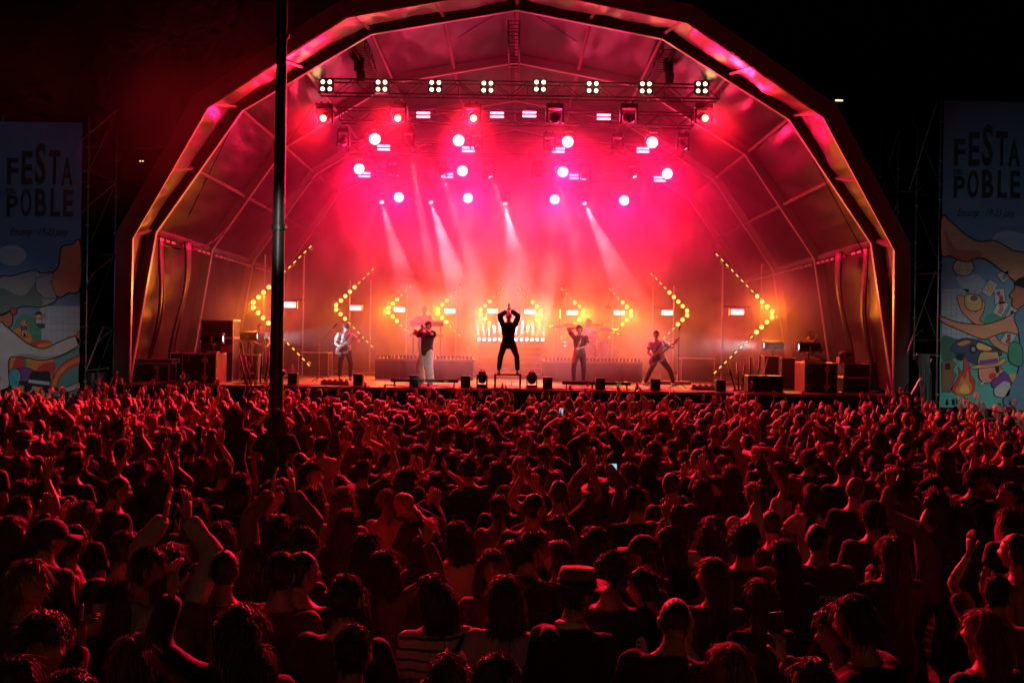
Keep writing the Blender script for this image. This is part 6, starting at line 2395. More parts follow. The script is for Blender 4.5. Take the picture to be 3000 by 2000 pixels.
# ================================================================== banners and scaffold towers
YBN = 25.5
M_OUT = mat('print_black', (.012, .012, .014), .7)


def flat(name):
    cols = dict(white=(.44, .45, .49), grey=(.24, .26, .28), shade=(.10, .16, .15), skin=(.42, .16, .09), skinl=(.55, .27, .16), red=(.50, .04, .04), orange=(.62, .22, .04), yellow=(.70, .48, .12), black=(.015, .015, .018),
                purple=(.16, .05, .30), teal=(.06, .38, .42), green=(.05, .26, .17), dgreen=(.03, .14, .10), pale=(.34, .42, .50), beige=(.52, .46, .36), navy=(.03, .06, .14), tan=(.55, .36, .14), brown=(.20, .11, .06), dress=(.10, .22, .34), pink=(.66, .26, .20), cloud=(.30, .38, .46))
    return mat('print_' + name, cols[name], .62, var=.22, vscale=2.2, bump=.5, bscale=3.5, stretch=(.6, 1, 2.5))


def sky_print(name, stops):
    m = bpy.data.materials.new(name)
    m.use_nodes = True
    nt = m.node_tree
    tc = nt.nodes.new('ShaderNodeTexCoord')
    sp_ = nt.nodes.new('ShaderNodeSeparateXYZ')
    nt.links.new(tc.outputs['Generated'], sp_.inputs[0])
    rp = nt.nodes.new('ShaderNodeValToRGB')
    rp.color_ramp.elements[0].position = stops[0][0]
    rp.color_ramp.elements[0].color = (*stops[0][1], 1)
    rp.color_ramp.elements[1].position = stops[-1][0]
    rp.color_ramp.elements[1].color = (*stops[-1][1], 1)
    for p, c in stops[1:-1]:
        e = rp.color_ramp.elements.new(p)
        e.color = (*c, 1)
    nt.links.new(sp_.outputs[2], rp.inputs[0])
    nz = nt.nodes.new('ShaderNodeTexNoise')
    nz.inputs['Scale'].default_value = 3.2
    nt.links.new(tc.outputs['Generated'], nz.inputs['Vector'])
    mx = nt.nodes.new('ShaderNodeMix')
    mx.data_type = 'RGBA'
    mx.blend_type = 'SOFT_LIGHT'
    mx.inputs[0].default_value = .35
    nt.links.new(rp.outputs[0], mx.inputs[6])
    nt.links.new(nz.outputs['Color'], mx.inputs[7])
    b = nt.nodes['Principled BSDF']
    nt.links.new(mx.outputs[2], b.inputs['Base Color'])
    b.inputs['Roughness'].default_value = .6
    return m


def banner(label, ox, oy, x0, x1, y0, y1, stops):
    """sheet between zoomed-photo coordinates; ox, oy = photo pixel of the zoom's corner, .606 photo px per zoom px"""
    pa, pb = P(ox + x0 * .606, oy + (y0 + y1) * .303, YBN), P(ox + x1 * .606, oy + (y0 + y1) * .303, YBN)
    zt = P(ox + (x0 + x1) * .303, oy + y0 * .606, YBN).z
    zb = P(ox + (x0 + x1) * .303, oy + y1 * .606, YBN).z
    t = thing('banner', label, 'banner', (pa.x, YBN, zb))
    NX_, NZ_ = 26, 90
    vs_ = []
    for i in range(NX_ + 1):
        for j in range(NZ_ + 1):
            u, w = i / NX_, j / NZ_
            x, z = pa.x + (pb.x - pa.x) * u, zb + (zt - zb) * w
            y = YBN + .012 * mnoise.noise(Vector((x * 1.5, z * 1.2, 4)))
            fr = (z * 1.75) % 1.0
            y += .010 * math.exp(-((fr - .5) / .05) ** 2)
            tie = min(u, 1 - u)
            y += .012 * math.exp(-tie * 9) * math.sin(z * 5.8)
            if w > .93:
                y += .02 * math.sin(u * PI) * (w - .93) / .07
            vs_.append((x, y, z))
    W = NZ_ + 1
    MB().add(vs_, [[i * W + j, (i + 1) * W + j, (i + 1) * W + j + 1, i * W + j + 1] for i in range(NX_) for j in range(NZ_)]).build('sheet', sky_print('banner_print', stops), t, smooth=True)
    t['o'] = 0
    del t['o']
    return t, (ox, oy)


def art(t, o, pts_, colname, layer, outline=.0, name='print'):
    ox, oy = o
    y = YBN - .026 - .0022 * layer
    W = [P(ox + x * .606, oy + yy * .606, YBN) for x, yy in pts_]
    if outline:
        c = sum(W, Vector()) / len(W)
        n_ = len(W)
        out = []
        area = sum(W[i].x * W[(i + 1) % n_].z - W[(i + 1) % n_].x * W[i].z for i in range(n_))
        sg = 1 if area > 0 else -1
        for i in range(n_):
            a, b_, d = W[i - 1], W[i], W[(i + 1) % n_]
            e0 = Vector((b_.x - a.x, b_.z - a.z))
            e1 = Vector((d.x - b_.x, d.z - b_.z))
            nn = (Vector((e0.y, -e0.x)).normalized() + Vector((e1.y, -e1.x)).normalized())
            nn = nn.normalized() if nn.length > 1e-4 else Vector((0, 0))
            out.append((b_.x + nn.x * outline * 1.7 * sg, y + .0011, b_.z + nn.y * outline * 1.7 * sg))
        MB().add(out, [list(range(n_))]).build('print_outline', M_OUT, t)
    MB().add([(p.x, y, p.z) for p in W], [list(range(len(W)))]).build(name, flat(colname) if isinstance(colname, str) else colname, t)


def smoothp(pts_, k=5):
    """closed Catmull-Rom through the points"""
    n_ = len(pts_)
    out = []
    for i in range(n_):
        p0, p1, p2, p3 = [Vector(pts_[(i + q) % n_]) for q in (-1, 0, 1, 2)]
        for s in range(k):
            u = s / k
            out.append(tuple(.5 * ((2 * p1) + (p2 - p0) * u + (2 * p0 - 5 * p1 + 4 * p2 - p3) * u * u + (3 * p1 - p0 - 3 * p2 + p3) * u ** 3)))
    return out


def ell(cx, cy_, rx, ry, n=22, rot=0.0):
    return [(cx + rx * math.cos(a) * math.cos(rot) - ry * math.sin(a) * math.sin(rot), cy_ + rx * math.cos(a) * math.sin(rot) + ry * math.sin(a) * math.cos(rot)) for a in [2 * PI * i / n for i in range(n)]]


def rect(cx, cy_, w, h, rot=0.0):
    return [(cx + x * math.cos(rot) - y * math.sin(rot), cy_ + x * math.sin(rot) + y * math.cos(rot)) for x, y in ((-w / 2, -h / 2), (w / 2, -h / 2), (w / 2, h / 2), (-w / 2, h / 2))]


def fit_text(t, o, txt, box, layer, m, shear=0.0, bold=.01):
    ox, oy = o
    me = text_mesh(txt, 1.0, shear, 0.0, 'LEFT', 1.0, bold)
    xs = [v.co.x for v in me.vertices]
    ys = [v.co.y for v in me.vertices]
    a, b_ = P(ox + box[0] * .606, oy + box[3] * .606, YBN), P(ox + box[2] * .606, oy + box[1] * .606, YBN)
    inv = parent_world(t).inverted()
    for v in me.vertices:
        u = (v.co.x - min(xs)) / (max(xs) - min(xs))
        w = (v.co.y - min(ys)) / (max(ys) - min(ys))
        v.co = inv @ Vector((a.x + (b_.x - a.x) * u, YBN - .026 - .0022 * layer, a.z + (b_.z - a.z) * w))
    me.materials.append(m)
    return inst('lettering', me, t)


M_LET = mat('print_letter', (.010, .010, .012), .6)
LET = [('F', (320, 262, 375, 390)), ('E', (390, 228, 445, 390)), ('S', (455, 190, 510, 390)), ('T', (522, 225, 580, 390)), ('A', (582, 262, 640, 395)), ('DEL', (318, 408, 366, 432)),
       ('P', (318, 440, 373, 545)), ('O', (385, 410, 440, 545)), ('B', (455, 410, 512, 545)), ('L', (530, 410, 578, 545)), ('E', (592, 415, 640, 545))]
SKYL = [(0, (.05, .20, .16)), (.2, (.10, .30, .28)), (.32, (.16, .26, .36)), (.5, (.09, .19, .36)), (.75, (.06, .13, .24)), (1, (.07, .15, .30))]
SKYR = [(0, (.08, .42, .36)), (.22, (.07, .36, .32)), (.36, (.16, .30, .40)), (.5, (.16, .26, .42)), (.75, (.09, .14, .24)), (1, (.07, .09, .15))]
tl, ol = banner('festival banner with a black-hatted figure and jumping child, lettered FESTA DEL POBLE', 0, 300, -22, 388, 95, 1520, SKYL)
tr, orr = banner('festival banner with playing cards and a straw-hatted figure, lettered FESTA DEL POBLE', 2600, 250, 262, 690, 78, 1560, SKYR)
for (t, o, dx, dy) in ((tl, ol, -285, 8), (tr, orr, 0, 0)):
    for s, bx in LET:
        fit_text(t, o, s, (bx[0] + dx, bx[1] + dy, bx[2] + dx, bx[3] + dy), 1, M_LET, 0, .025 if s != 'DEL' else .012)
    fit_text(t, o, 'Encamp · 19-23 juny', (335 + dx, 600 + dy, 618 + dx, 645 + dy), 1, M_LET, .45, 0)

# --- left artwork
S = smoothp
art(tl, ol, ell(60, 740, 70, 50), 'cloud', 0)
art(tl, ol, [(200, 985), (388, 985), (388, 1180), (160, 1180)], 'pale', 0)
for i in range(6):
    art(tl, ol, rect(222 + i * 28, 1082, 1.6, 190), 'grey', 1)
for i in range(6):
    art(tl, ol, rect(275, 1010 + i * 30, 220, 1.6), 'grey', 1)
art(tl, ol, S([(70, 1080), (110, 1025), (160, 1040), (200, 1090), (185, 1180), (70, 1180)]), 'green', 1)
art(tl, ol, S([(0, 858), (60, 842), (168, 815), (200, 830), (262, 826), (246, 870), (275, 948), (205, 985), (100, 984), (0, 1028)]), 'grey', 2, .02)
art(tl, ol, S([(0, 900), (110, 935), (180, 870), (205, 950), (200, 982), (100, 982), (0, 1022)]), 'shade', 3)
art(tl, ol, [(178, 850), (262, 828), (248, 872), (277, 948), (215, 945), (178, 905)], 'grey', 4, .012)
art(tl, ol, S([(255, 835), (290, 790), (302, 705), (350, 690), (388, 682), (388, 896), (330, 920), (290, 940), (252, 900)]), 'skin', 3, .02)
art(tl, ol, S([(0, 1018), (48, 1004), (62, 1048), (50, 1080), (0, 1088)]), 'skin', 2, .015)
art(tl, ol, ell(68, 1010, 15, 17), 'red', 4, .012)
# umbrella stripes and arcs
art(tl, ol, S([(60, 1130), (75, 1095), (120, 1095), (150, 1120), (150, 1160), (70, 1150)]), 'orange', 2)
art(tl, ol, [(46, 1232), (120, 1222), (125, 1335), (46, 1335)], 'red', 2)
art(tl, ol, [(46, 1232), (80, 1228), (60, 1290), (46, 1300)], 'orange', 3)
art(tl, ol, [(136, 1225), (262, 1230), (264, 1330), (136, 1335)], 'orange', 2)
art(tl, ol, S([(170, 1330), (200, 1270), (264, 1255), (264, 1300), (240, 1330)]), 'red', 3)
art(tl, ol, S([(150, 1165), (180, 1150), (230, 1150), (260, 1170), (255, 1200), (160, 1200)]), 'red', 2)
art(tl, ol, S([(185, 1172), (240, 1160), (258, 1180), (230, 1200), (190, 1200)]), 'orange', 3)
art(tl, ol, [(248, 1400), (250, 1340), (275, 1290), (320, 1245), (388, 1215), (388, 1262), (330, 1290), (290, 1335), (268, 1400)], 'red', 2)
art(tl, ol, [(254, 1400), (258, 1345), (282, 1300), (325, 1258), (388, 1230), (388, 1252), (330, 1278), (284, 1330), (264, 1400)], 'orange', 3)
art(tl, ol, ell(120, 1325, 62, 42), 'purple', 4, .01)
art(tl, ol, S([(40, 1500), (45, 1400), (80, 1360), (120, 1370), (110, 1440), (70, 1500)]), 'orange', 3)
art(tl, ol, S([(0, 1085), (30, 1085), (75, 1120), (140, 1170), (215, 1192), (290, 1160), (368, 1132), (385, 1168), (300, 1218), (210, 1243), (130, 1230), (52, 1232), (42, 1300), (45, 1370), (0, 1392)]), 'white', 5, .018)
art(tl, ol, [(366, 1132), (388, 1098), (388, 1166), (380, 1168)], 'skin', 5, .012)
art(tl, ol, S([(58, 1228), (130, 1228), (210, 1240), (290, 1218), (210, 1228), (130, 1215)]), 'grey', 6)
art(tl, ol, [(0, 1392), (44, 1376), (46, 1440), (52, 1520), (0, 1520)], 'black', 5)
art(tl, ol, S([(52, 1300), (75, 1288), (100, 1305), (98, 1350), (72, 1390), (50, 1350)]), 'teal', 6, .014)
for k in range(14):
    art(tl, ol, ell(58 + (k * 13) % 38, 1302 + (k * 23) % 60, 2.4, 2.4, 8), 'black', 7)
art(tl, ol, S([(66, 1400), (92, 1396), (96, 1420), (84, 1440), (70, 1470), (62, 1440)]), 'pink', 6, .01)
art(tl, ol, ell(112, 1430, 30, 28), 'black', 7)
art(tl, ol, S([(100, 1470), (130, 1425), (150, 1450), (140, 1490), (110, 1500)]), 'red', 6)
art(tl, ol, S([(148, 1372), (205, 1368), (222, 1400), (212, 1440), (190, 1462), (160, 1448), (140, 1480), (118, 1470), (140, 1430)]), 'skinl', 8, .012)
art(tl, ol, S([(125, 1365), (160, 1360), (150, 1400), (140, 1430), (128, 1400)]), 'black', 9)
art(tl, ol, S([(200, 1365), (240, 1372), (262, 1400), (250, 1425), (225, 1410), (212, 1390)]), 'black', 9)
art(tl, ol, ell(158, 1400, 9, 14), 'skinl', 10, .008)
art(tl, ol, S([(92, 1350), (140, 1345), (200, 1355), (260, 1370), (305, 1398), (250, 1388), (180, 1372), (120, 1366)]), 'black', 11)
art(tl, ol, S([(144, 1352), (150, 1312), (172, 1296), (200, 1300), (228, 1296), (244, 1306), (244, 1366), (190, 1360)], 4), 'black', 12)
art(tl, ol, [(144, 1338), (244, 1350), (243, 1366), (142, 1354)], 'white', 13)
art(tl, ol, S([(210, 1440), (240, 1425), (280, 1420), (282, 1440), (240, 1470), (190, 1490), (130, 1480)]), 'black', 10)
art(tl, ol, [(300, 1390), (345, 1370), (388, 1355), (388, 1380), (305, 1405)], 'white', 6, .01)
art(tl, ol, S([(272, 1420), (300, 1395), (306, 1408), (280, 1430)]), 'skin', 7, .01)
art(tl, ol, ell(72, 1482, 34, 24), 'pink', 8, .01)
# the two children
for (cx, cy_, top_, sc_) in ((190, 1050, 'white', 1.0), (118, 1085, 'purple', .85)):
    art(tl, ol, [(cx + x * sc_, cy_ + y * sc_) for x, y in ((-30, -22), (-26, -26), (-8, -8), (8, -10), (28, -28), (33, -24), (12, 6), (-12, 6))], 'skinl', 3, .008)
    art(tl, ol, ell(cx, cy_ + 8 * sc_, 14 * sc_, 17 * sc_), top_, 4, .008)
    art(tl, ol, ell(cx - 2, cy_ - 20 * sc_, 15 * sc_, 15 * sc_), 'skinl', 5, .008)
    art(tl, ol, S([(cx - 18 * sc_, cy_ - 22 * sc_), (cx - 8 * sc_, cy_ - 38 * sc_), (cx + 10 * sc_, cy_ - 36 * sc_), (cx + 14 * sc_, cy_ - 26 * sc_), (cx - 6 * sc_, cy_ - 26 * sc_)]), 'black' if top_ == 'white' else 'orange', 6)
    if top_ == 'white':
        art(tl, ol, S([(cx - 12, cy_ + 20), (cx + 10, cy_ + 20), (cx + 28, cy_ + 26), (cx + 22, cy_ + 40), (cx, cy_ + 34)]), 'navy', 4, .008)
        art(tl, ol, ell(cx + 2, cy_ - 15, 6, 3.4), 'white', 7)
    else:
        art(tl, ol, S([(cx - 8, cy_ + 18), (cx + 14, cy_ + 18), (cx + 18, cy_ + 44), (cx + 12, cy_ + 46), (cx + 4, cy_ + 26), (cx - 2, cy_ + 46), (cx - 10, cy_ + 42)]), 'skinl', 6, .006)
fit_text(tl, ol, 'comuencamp.ad', (55, 1494, 200, 1512), 14, flat('white'), 0, .03)

# --- right artwork
art(tr, orr, S([(500, 780), (520, 720), (580, 705), (640, 715), (690, 730), (690, 830), (560, 790)]), 'cloud', 0)
art(tr, orr, S([(330, 940), (370, 905), (450, 925), (480, 980), (400, 1010)]), 'cloud', 0)
art(tr, orr, [(262, 985), (390, 985), (400, 1150), (450, 1260), (262, 1225)], 'pale', 0)
for i in range(6):
    art(tr, orr, rect(280 + i * 26, 1110, 1.6, 240), 'green', 1)
for i in range(8):
    art(tr, orr, rect(335, 1000 + i * 29, 140, 1.6), 'green', 1)
art(tr, orr, S([(470, 1130), (500, 1105), (560, 1115), (600, 1120), (620, 1200), (480, 1190)]), 'green', 1)
art(tr, orr, S([(262, 1215), (330, 1225), (400, 1260), (300, 1330), (262, 1320)]), 'dgreen', 1)
art(tr, orr, S([(262, 642), (300, 660), (370, 722), (440, 758), (520, 756), (600, 800), (690, 835), (690, 1000), (620, 950), (540, 885), (455, 832), (375, 850), (300, 822), (262, 815)]), 'skinl', 3, .02)
art(tr, orr, S([(275, 700), (330, 790), (440, 800), (450, 825), (375, 846), (300, 815)]), 'skin', 4)
art(tr, orr, ell(365, 880, 49, 40), 'beige', 2, .014)
for k in (-14, 12):
    art(tr, orr, [(365 + k - 1, 846), (365 + k + 1, 846), (365 + k * 1.5 + 1, 915), (365 + k * 1.5 - 1, 915)], 'brown', 3)
art(tr, orr, rect(365, 895, 92, 2), 'brown', 3)
for (cx, cy_, rt, mk) in ((492, 981, .55, 'yellow'), (540, 1020, -.08, 'red'), (545, 1078, .55, 'orange'), (600, 1110, .45, 'navy'), (582, 1222, .6, 'red'), (570, 915, .9, 'grey')):
    art(tr, orr, rect(cx, cy_, 48, 72, rt), 'white', 2, .010)
    for q in (-14, 6, 20):
        art(tr, orr, ell(cx - q * math.sin(rt) * .9 + (6 if q > 0 else -5), cy_ + q * math.cos(rt), 8, 9, 12), mk, 3, .005)
art(tr, orr, S([(336, 1030), (350, 1016), (372, 1030), (385, 1075), (430, 1095), (450, 1045), (468, 1052), (458, 1100), (440, 1135), (480, 1160), (470, 1172), (420, 1150), (360, 1095)]), 'skinl', 5, .012)
art(tr, orr, S([(372, 1022), (392, 1010), (440, 1020), (452, 1045), (445, 1082), (400, 1088), (375, 1065)]), 'tan', 6, .012)
art(tr, orr, S([(385, 1022), (435, 1028), (432, 1050), (390, 1046)]), 'beige', 7)
art(tr, orr, ell(415, 1030, 16, 11), 'brown', 8, .006)
art(tr, orr, rect(418, 1004, 2.4, 34, .15), 'black', 9)
art(tr, orr, S([(468, 1190), (500, 1185), (540, 1240), (600, 1270), (588, 1296), (520, 1262), (490, 1230)]), 'skinl', 4, .012)
art(tr, orr, S([(262, 1122), (330, 1146), (420, 1158), (480, 1156), (560, 1130), (618, 1102), (636, 1160), (630, 1200), (570, 1190), (500, 1212), (455, 1224), (360, 1186), (262, 1142)]), 'skinl', 6, .016)
art(tr, orr, S([(640, 950), (620, 952), (612, 985), (588, 1018), (604, 1030), (600, 1050), (616, 1078), (690, 1082), (690, 960)]), 'skin', 4, .014)
art(tr, orr, ell(606, 1044, 9, 5), 'red', 6)
art(tr, orr, S([(606, 960), (640, 930), (690, 930), (690, 985), (640, 975)]), 'black', 5)
art(tr, orr, S([(612, 1112), (690, 1090), (690, 1560), (560, 1540), (600, 1440), (630, 1380), (640, 1290), (632, 1190)]), 'dress', 7, .014)
art(tr, orr, S([(590, 1246), (640, 1258), (648, 1345), (618, 1352), (584, 1325)]), 'green', 8, .012)
art(tr, orr, S([(304, 1275), (330, 1240), (370, 1224), (430, 1232), (500, 1262), (545, 1290), (540, 1305), (480, 1300), (430, 1345), (390, 1330), (345, 1312), (325, 1290)]), 'navy', 3, .012)
art(tr, orr, S([(335, 1250), (375, 1232), (400, 1240), (360, 1258)]), 'orange', 4)
art(tr, orr, S([(440, 1245), (500, 1270), (480, 1282), (430, 1270)]), 'yellow', 4)
art(tr, orr, ell(412, 1275, 20, 22), 'black', 5)
art(tr, orr, ell(412, 1275, 10, 11), 'grey', 6)
art(tr, orr, ell(350, 1312, 24, 18), 'black', 4)
art(tr, orr, [(262, 1340), (300, 1325), (330, 1345), (310, 1372), (330, 1400), (300, 1480), (262, 1480)], 'brown', 3, .01)
art(tr, orr, [(275, 1345), (300, 1340), (302, 1372), (276, 1375)], 'black', 4)
art(tr, orr, S([(310, 1470), (330, 1430), (345, 1395), (340, 1360), (360, 1390), (368, 1340), (366, 1310), (390, 1345), (400, 1400), (420, 1430), (405, 1490), (330, 1490)]), 'red', 5, .006)
art(tr, orr, S([(325, 1470), (345, 1440), (355, 1405), (372, 1420), (385, 1380), (392, 1430), (405, 1450), (395, 1490), (335, 1490)]), 'orange', 6)
art(tr, orr, S([(345, 1480), (365, 1440), (385, 1450), (390, 1488)]), 'yellow', 7)
art(tr, orr, S([(442, 1368), (480, 1355), (530, 1352), (548, 1380), (535, 1415), (500, 1432), (470, 1436), (446, 1420), (440, 1395)]), 'pink', 6, .012)
art(tr, orr, ell(505, 1405, 18, 17), 'red', 7)
art(tr, orr, ell(545, 1384, 9, 13), 'pink', 8, .008)
art(tr, orr, S([(515, 1352), (535, 1350), (536, 1378), (524, 1390)]), 'black', 7)
art(tr, orr, S([(395, 1368), (430, 1352), (480, 1345), (530, 1335), (560, 1318), (566, 1330), (540, 1352), (480, 1362), (420, 1368)]), 'tan', 9, .010)
art(tr, orr, S([(440, 1348), (444, 1300), (465, 1288), (500, 1290), (522, 1288), (530, 1300), (530, 1338)], 4), 'tan', 10, .010)
art(tr, orr, [(440, 1330), (530, 1318), (530, 1338), (440, 1350)], 'purple', 11)
art(tr, orr, [(440, 1448), (466, 1420), (472, 1426), (450, 1452)], 'beige', 9, .006)
art(tr, orr, S([(505, 1425), (530, 1412), (552, 1385), (575, 1400), (592, 1432), (560, 1425), (530, 1445), (512, 1460), (500, 1445)]), 'purple', 8, .010)
art(tr, orr, S([(515, 1460), (530, 1440), (570, 1425), (590, 1440), (580, 1500), (520, 1500)]), 'white', 7, .010)
art(tr, orr, S([(585, 1400), (605, 1392), (620, 1395), (605, 1430), (592, 1425)]), 'tan', 7)

# ------------------------------------------------------------------ scaffold towers behind the banners
def scaffold(label, xs, ys, H, extra, g=None):
    t = thing('scaffold_tower', label, 'scaffold', ((xs[0] + xs[1]) / 2, ys[0], 0))
    for x in xs:
        for y in ys:
            MB().tube([(x, y, 0), (x, y, H)], .026, 8).build('standard', M_STEEL, t, smooth=True)
            for k in range(int(H / 1.0)):
                MB().box((x, y, .8 + k), (.09, .09, .03)).build('collar', M_STEEL, t)
    for z in [1.2 + 2.0 * k for k in range(int((H - .5) / 2))]:
        for y in ys:
            MB().tube([(xs[0], y, z), (xs[1], y, z)], .022, 6).build('ledger', M_STEEL, t)
        for x in xs:
            MB().tube([(x, ys[0], z), (x, ys[1], z)], .022, 6).build('transom', M_STEEL, t)
        MB().tube([(xs[0], ys[1], z), (xs[1], ys[1], z + 2.0)], .02, 6).build('diagonal_brace', M_STEEL, t)
        MB().tube([(xs[1] if xs[0] < 0 else xs[0], ys[0], z), (xs[1] if xs[0] < 0 else xs[0], ys[1], z + 2.0)], .02, 6).build('diagonal_brace', M_STEEL, t)
    for a, b_ in extra:
        MB().tube([a, b_], .022, 6).build('raking_tube', M_STEEL, t)
    return t


scaffold('steel scaffold tower behind the black-hat banner', (-13.2, -10.96), (25.62, 27.4), 8.6,
         [(P(252, 1085, 25.5), P(303, 956, 25.5)), (P(252, 1085, 25.45), P(317, 1078, 25.4)), (P(252, 846, 25.5), P(275, 846, 25.4)), (P(252, 843, 25.5), P(273, 800, 25.4)), (P(297, 1203, 25.0), P(330, 1105, 25.2))])
scaffold('steel scaffold tower behind the playing-card banner', (10.94, 13.4), (25.62, 27.4), 9.4,
         [(P(2660, 1030, 25.6), P(2740, 795, 25.6)), (P(2657, 805, 25.6), P(2745, 800, 25.6)), (P(2670, 1155, 25.3), P(2730, 1050, 25.4)), (P(2685, 1037, 25.3), P(2745, 1040, 25.4)), (P(2663, 560, 25.6), P(2745, 300, 25.6))])
scaffold('slim steel scaffold frame between canopy foot and card banner', (10.35, 10.86), (26.9, 28.2), 9.0, [])
# crumpled tarpaulins hanging at the tower feet
for k, (pa, pb, colr, lab) in enumerate(((P(2690, 1040, 25.3), P(2735, 1180, 25.0), (.05, .10, .10), 'dark teal tarpaulin hanging at the foot of the card banner tower'), (P(250, 1090, 25.6), P(300, 1200, 25.4), (.02, .02, .022), 'black tarpaulin hanging at the foot of the black-hat banner tower'))):
    vs_ = []
    for i in range(17):
        for j in range(13):
            u, w = i / 16, j / 12
            vs_.append((pa.x + (pb.x - pa.x) * u * (1.1 - .3 * w) + .15 * w, pa.y + .1 * math.sin(u * 16 + w * 3) * w + .08 * mnoise.noise(Vector((u * 5, w * 4, k))), pa.z + (pb.z - .5 - pa.z) * w))
    t = tag(MB().add(vs_, [[i * 13 + j, (i + 1) * 13 + j, (i + 1) * 13 + j + 1, i * 13 + j + 1] for i in range(16) for j in range(12)]).build('hanging_tarpaulin', mat('tarp_%d' % k, colr, .5, bump=.4, bscale=5), None, smooth=True), lab, 'tarpaulin')

# unseen lamps behind the photographer: they light the banners and, faintly, the crowd's backs
lamp('unseen_banner_spot', 'SPOT', (-5.0, -9.0, 6.5), (1, .96, .90), 7500, None, (-12.9, YBN, 1.9), 10, 1.0, .3)
lamp('unseen_banner_spot', 'SPOT', (5.0, -9.0, 6.5), (1, .96, .90), 13000, None, (13.0, YBN, 2.1), 11, 1.0, .3)
lamp('front_of_house_lamp', 'SPOT', (0.0, -10.0, 7.5), (1, .42, .26), 190, None, (0, 14, 1.0), 80, 1.0, .8)
lamp('unseen_banner_spot', 'SPOT', (-5.0, -9.0, 6.9), (.42, .80, 1.0), 2200, None, (-12.9, YBN, 6.2), 13, 1.0, .3)  # added blue lamp that makes the black-hat banner's upper half bluer
lamp('unseen_banner_spot', 'SPOT', (5.0, -9.0, 6.9), (.42, .80, 1.0), 2400, None, (13.0, YBN, 6.6), 13, 1.0, .3)  # same added blue tint for the upper half of the card banner
lamp('front_of_house_followspot', 'SPOT', (-3.0, -9.0, 6.8), (.95, 1, .92), 11000, None, (P(1251, 1000, 28.2).x, 28.2, ZS + .55), 2.6, .6, .15)
# far-off windows on the hillside
M_FARW = mat('far_window', (.9, .8, .6), .5, emit=(1, .8, .5), estr=1.6, sample=False)
for k, (px, py, w, h) in enumerate(((402, 468, 4, 3), (410, 468, 3, 3), (2466, 289, 22, 4), (2586, 560, 2, 2), (2690, 930, 5, 2))):
    q = P(px, py, 240)
    t = thing('far_building', 'distant building on the dark slope with one lit window', 'building', q, group='far buildings with lit windows')
    MB().box(q + Vector((0, 5, -1)), (9, 6, 8), bev=.1).build('wall', mat('far_wall', (.03, .03, .03), .9), t)
    MB().box(q + Vector((0, 1.9, 0)), (w * 240 / FPX, .2, h * 240 / FPX)).build('lit_window', M_FARW, t)

# ================================================================== stage smoke (real scattering volumes)
def smoke_mat(name, dens, col=(1, 1, 1), aniso=0.25):
    m = bpy.data.materials.new(name)
    m.use_nodes = True
    nt = m.node_tree
    nt.nodes.clear()
    o = nt.nodes.new('ShaderNodeOutputMaterial')
    v = nt.nodes.new('ShaderNodeVolumePrincipled')
    v.inputs['Color'].default_value = (*col, 1)
    v.inputs['Density'].default_value = dens
    v.inputs['Anisotropy'].default_value = aniso
    nt.links.new(v.outputs[0], o.inputs['Volume'])
    try:
        m.cycles.homogeneous_volume = True
        m.cycles.volume_sampling = 'MULTIPLE_IMPORTANCE'
    except Exception:
        pass
    return m


def smoke(name, c, r, dens, aniso=.25):
    b = MB().ball(c, r, 28, 16)
    o = b.build(name, smoke_mat(name + '_volume', dens, aniso=aniso), None, smooth=True)
    o['kind'] = 'stuff'
    return o



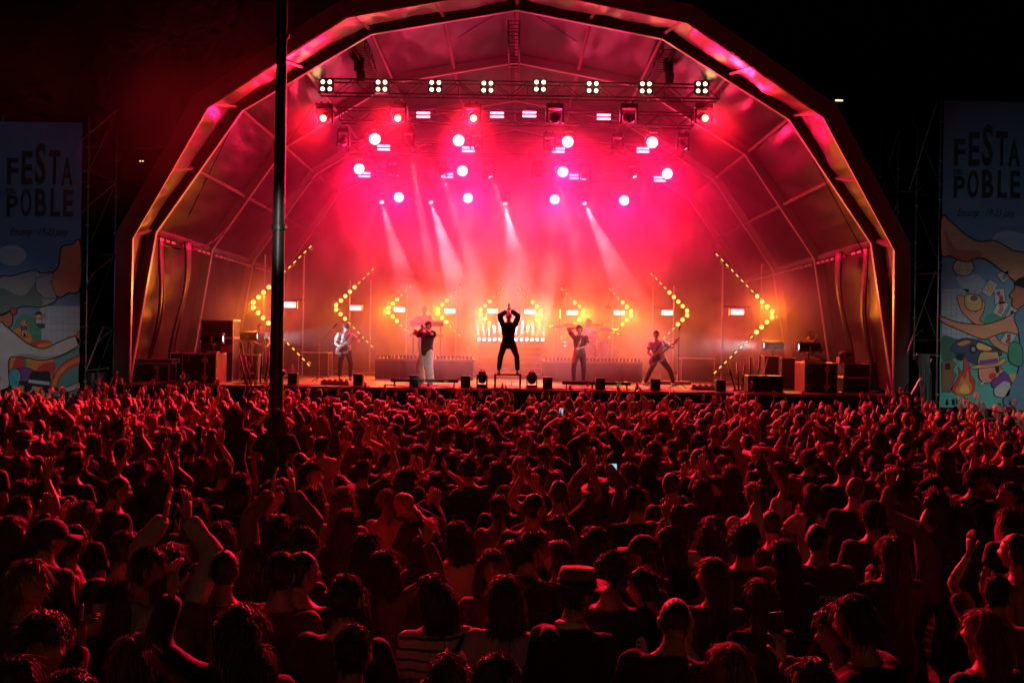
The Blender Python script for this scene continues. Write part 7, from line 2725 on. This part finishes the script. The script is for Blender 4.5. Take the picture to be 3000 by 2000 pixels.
def cloud_mat(name, base, blobs, nscale=.55, aniso=.2):
    """uneven stage fog: an even base plus soft-edged billows broken up by noise"""
    m = bpy.data.materials.new(name)
    m.use_nodes = True
    nt = m.node_tree
    nt.nodes.clear()
    N, Lk = nt.nodes.new, nt.links.new
    o = N('ShaderNodeOutputMaterial')
    v = N('ShaderNodeVolumePrincipled')
    v.inputs['Anisotropy'].default_value = aniso
    v.inputs['Color'].default_value = (1, 1, 1, 1)
    tc = N('ShaderNodeNewGeometry')
    nz = N('ShaderNodeTexNoise')
    nz.inputs['Scale'].default_value = nscale
    nz.inputs['Detail'].default_value = 4
    nz.inputs['Distortion'].default_value = 1.0
    Lk(tc.outputs['Position'], nz.inputs['Vector'])
    mr = N('ShaderNodeMapRange')
    mr.inputs['From Min'].default_value = .38
    mr.inputs['From Max'].default_value = .64
    mr.inputs['To Min'].default_value = .0
    mr.inputs['To Max'].default_value = 2.4
    Lk(nz.outputs['Fac'], mr.inputs['Value'])
    acc = None
    for (c, r, d) in blobs:
        s = N('ShaderNodeVectorMath')
        s.operation = 'SUBTRACT'
        Lk(tc.outputs['Position'], s.inputs[0])
        s.inputs[1].default_value = c
        q = N('ShaderNodeVectorMath')
        q.operation = 'DIVIDE'
        Lk(s.outputs[0], q.inputs[0])
        q.inputs[1].default_value = r
        L = N('ShaderNodeVectorMath')
        L.operation = 'LENGTH'
        Lk(q.outputs[0], L.inputs[0])
        g = N('ShaderNodeMapRange')
        g.interpolation_type = 'SMOOTHSTEP'
        g.inputs['From Min'].default_value = 0
        g.inputs['From Max'].default_value = 1
        g.inputs['To Min'].default_value = d
        g.inputs['To Max'].default_value = 0
        Lk(L.outputs['Value'], g.inputs['Value'])
        if acc is None:
            acc = g.outputs[0]
        else:
            a = N('ShaderNodeMath')
            a.operation = 'ADD'
            Lk(acc, a.inputs[0])
            Lk(g.outputs[0], a.inputs[1])
            acc = a.outputs[0]
    mu = N('ShaderNodeMath')
    mu.operation = 'MULTIPLY_ADD'
    Lk(acc, mu.inputs[0])
    Lk(mr.outputs[0], mu.inputs[1])
    mu.inputs[2].default_value = base
    Lk(mu.outputs[0], v.inputs['Density'])
    Lk(v.outputs[0], o.inputs['Volume'])
    m.cycles.volume_sampling = 'MULTIPLE_IMPORTANCE'
    m.cycles.volume_step_rate = 1.0
    return m


# body of haze filling the tent, cut to the inside of the arch
inner = arch_pts(-.12)
b = MB()
rings = []
for y in (26.75, 41.1):
    rings.append([Vector((x, y, ZB + h)) for x, h in inner])
b.loft(rings)
b.build('haze', cloud_mat('stage_haze', 0.010, [((0.2, 34.0, 6.7), (8.8, 8.5, 4.6), .13), ((0.4, 33.5, 3.2), (8.5, 6, 2.6), .13), ((7.7, 30.6, 3.8), (2.8, 3.0, 2.2), .15), ((-7.7, 30.6, 3.8), (2.6, 3.0, 2.0), .07), ((0.1, 28.3, 10.4), (7.5, 1.5, 1.1), .07)]), None)['kind'] = 'stuff'

# thin drift of fog that has escaped over the left shoulder of the roof
MB().box((-9.0, 20.5, 9.0), (13, 11, 9.4)).build('smoke', cloud_mat('drifting_fog', 0.0, [((-9.0, 20.5, 9.2), (6.2, 5.2, 4.5), .0035)], .3), None)['kind'] = 'stuff'
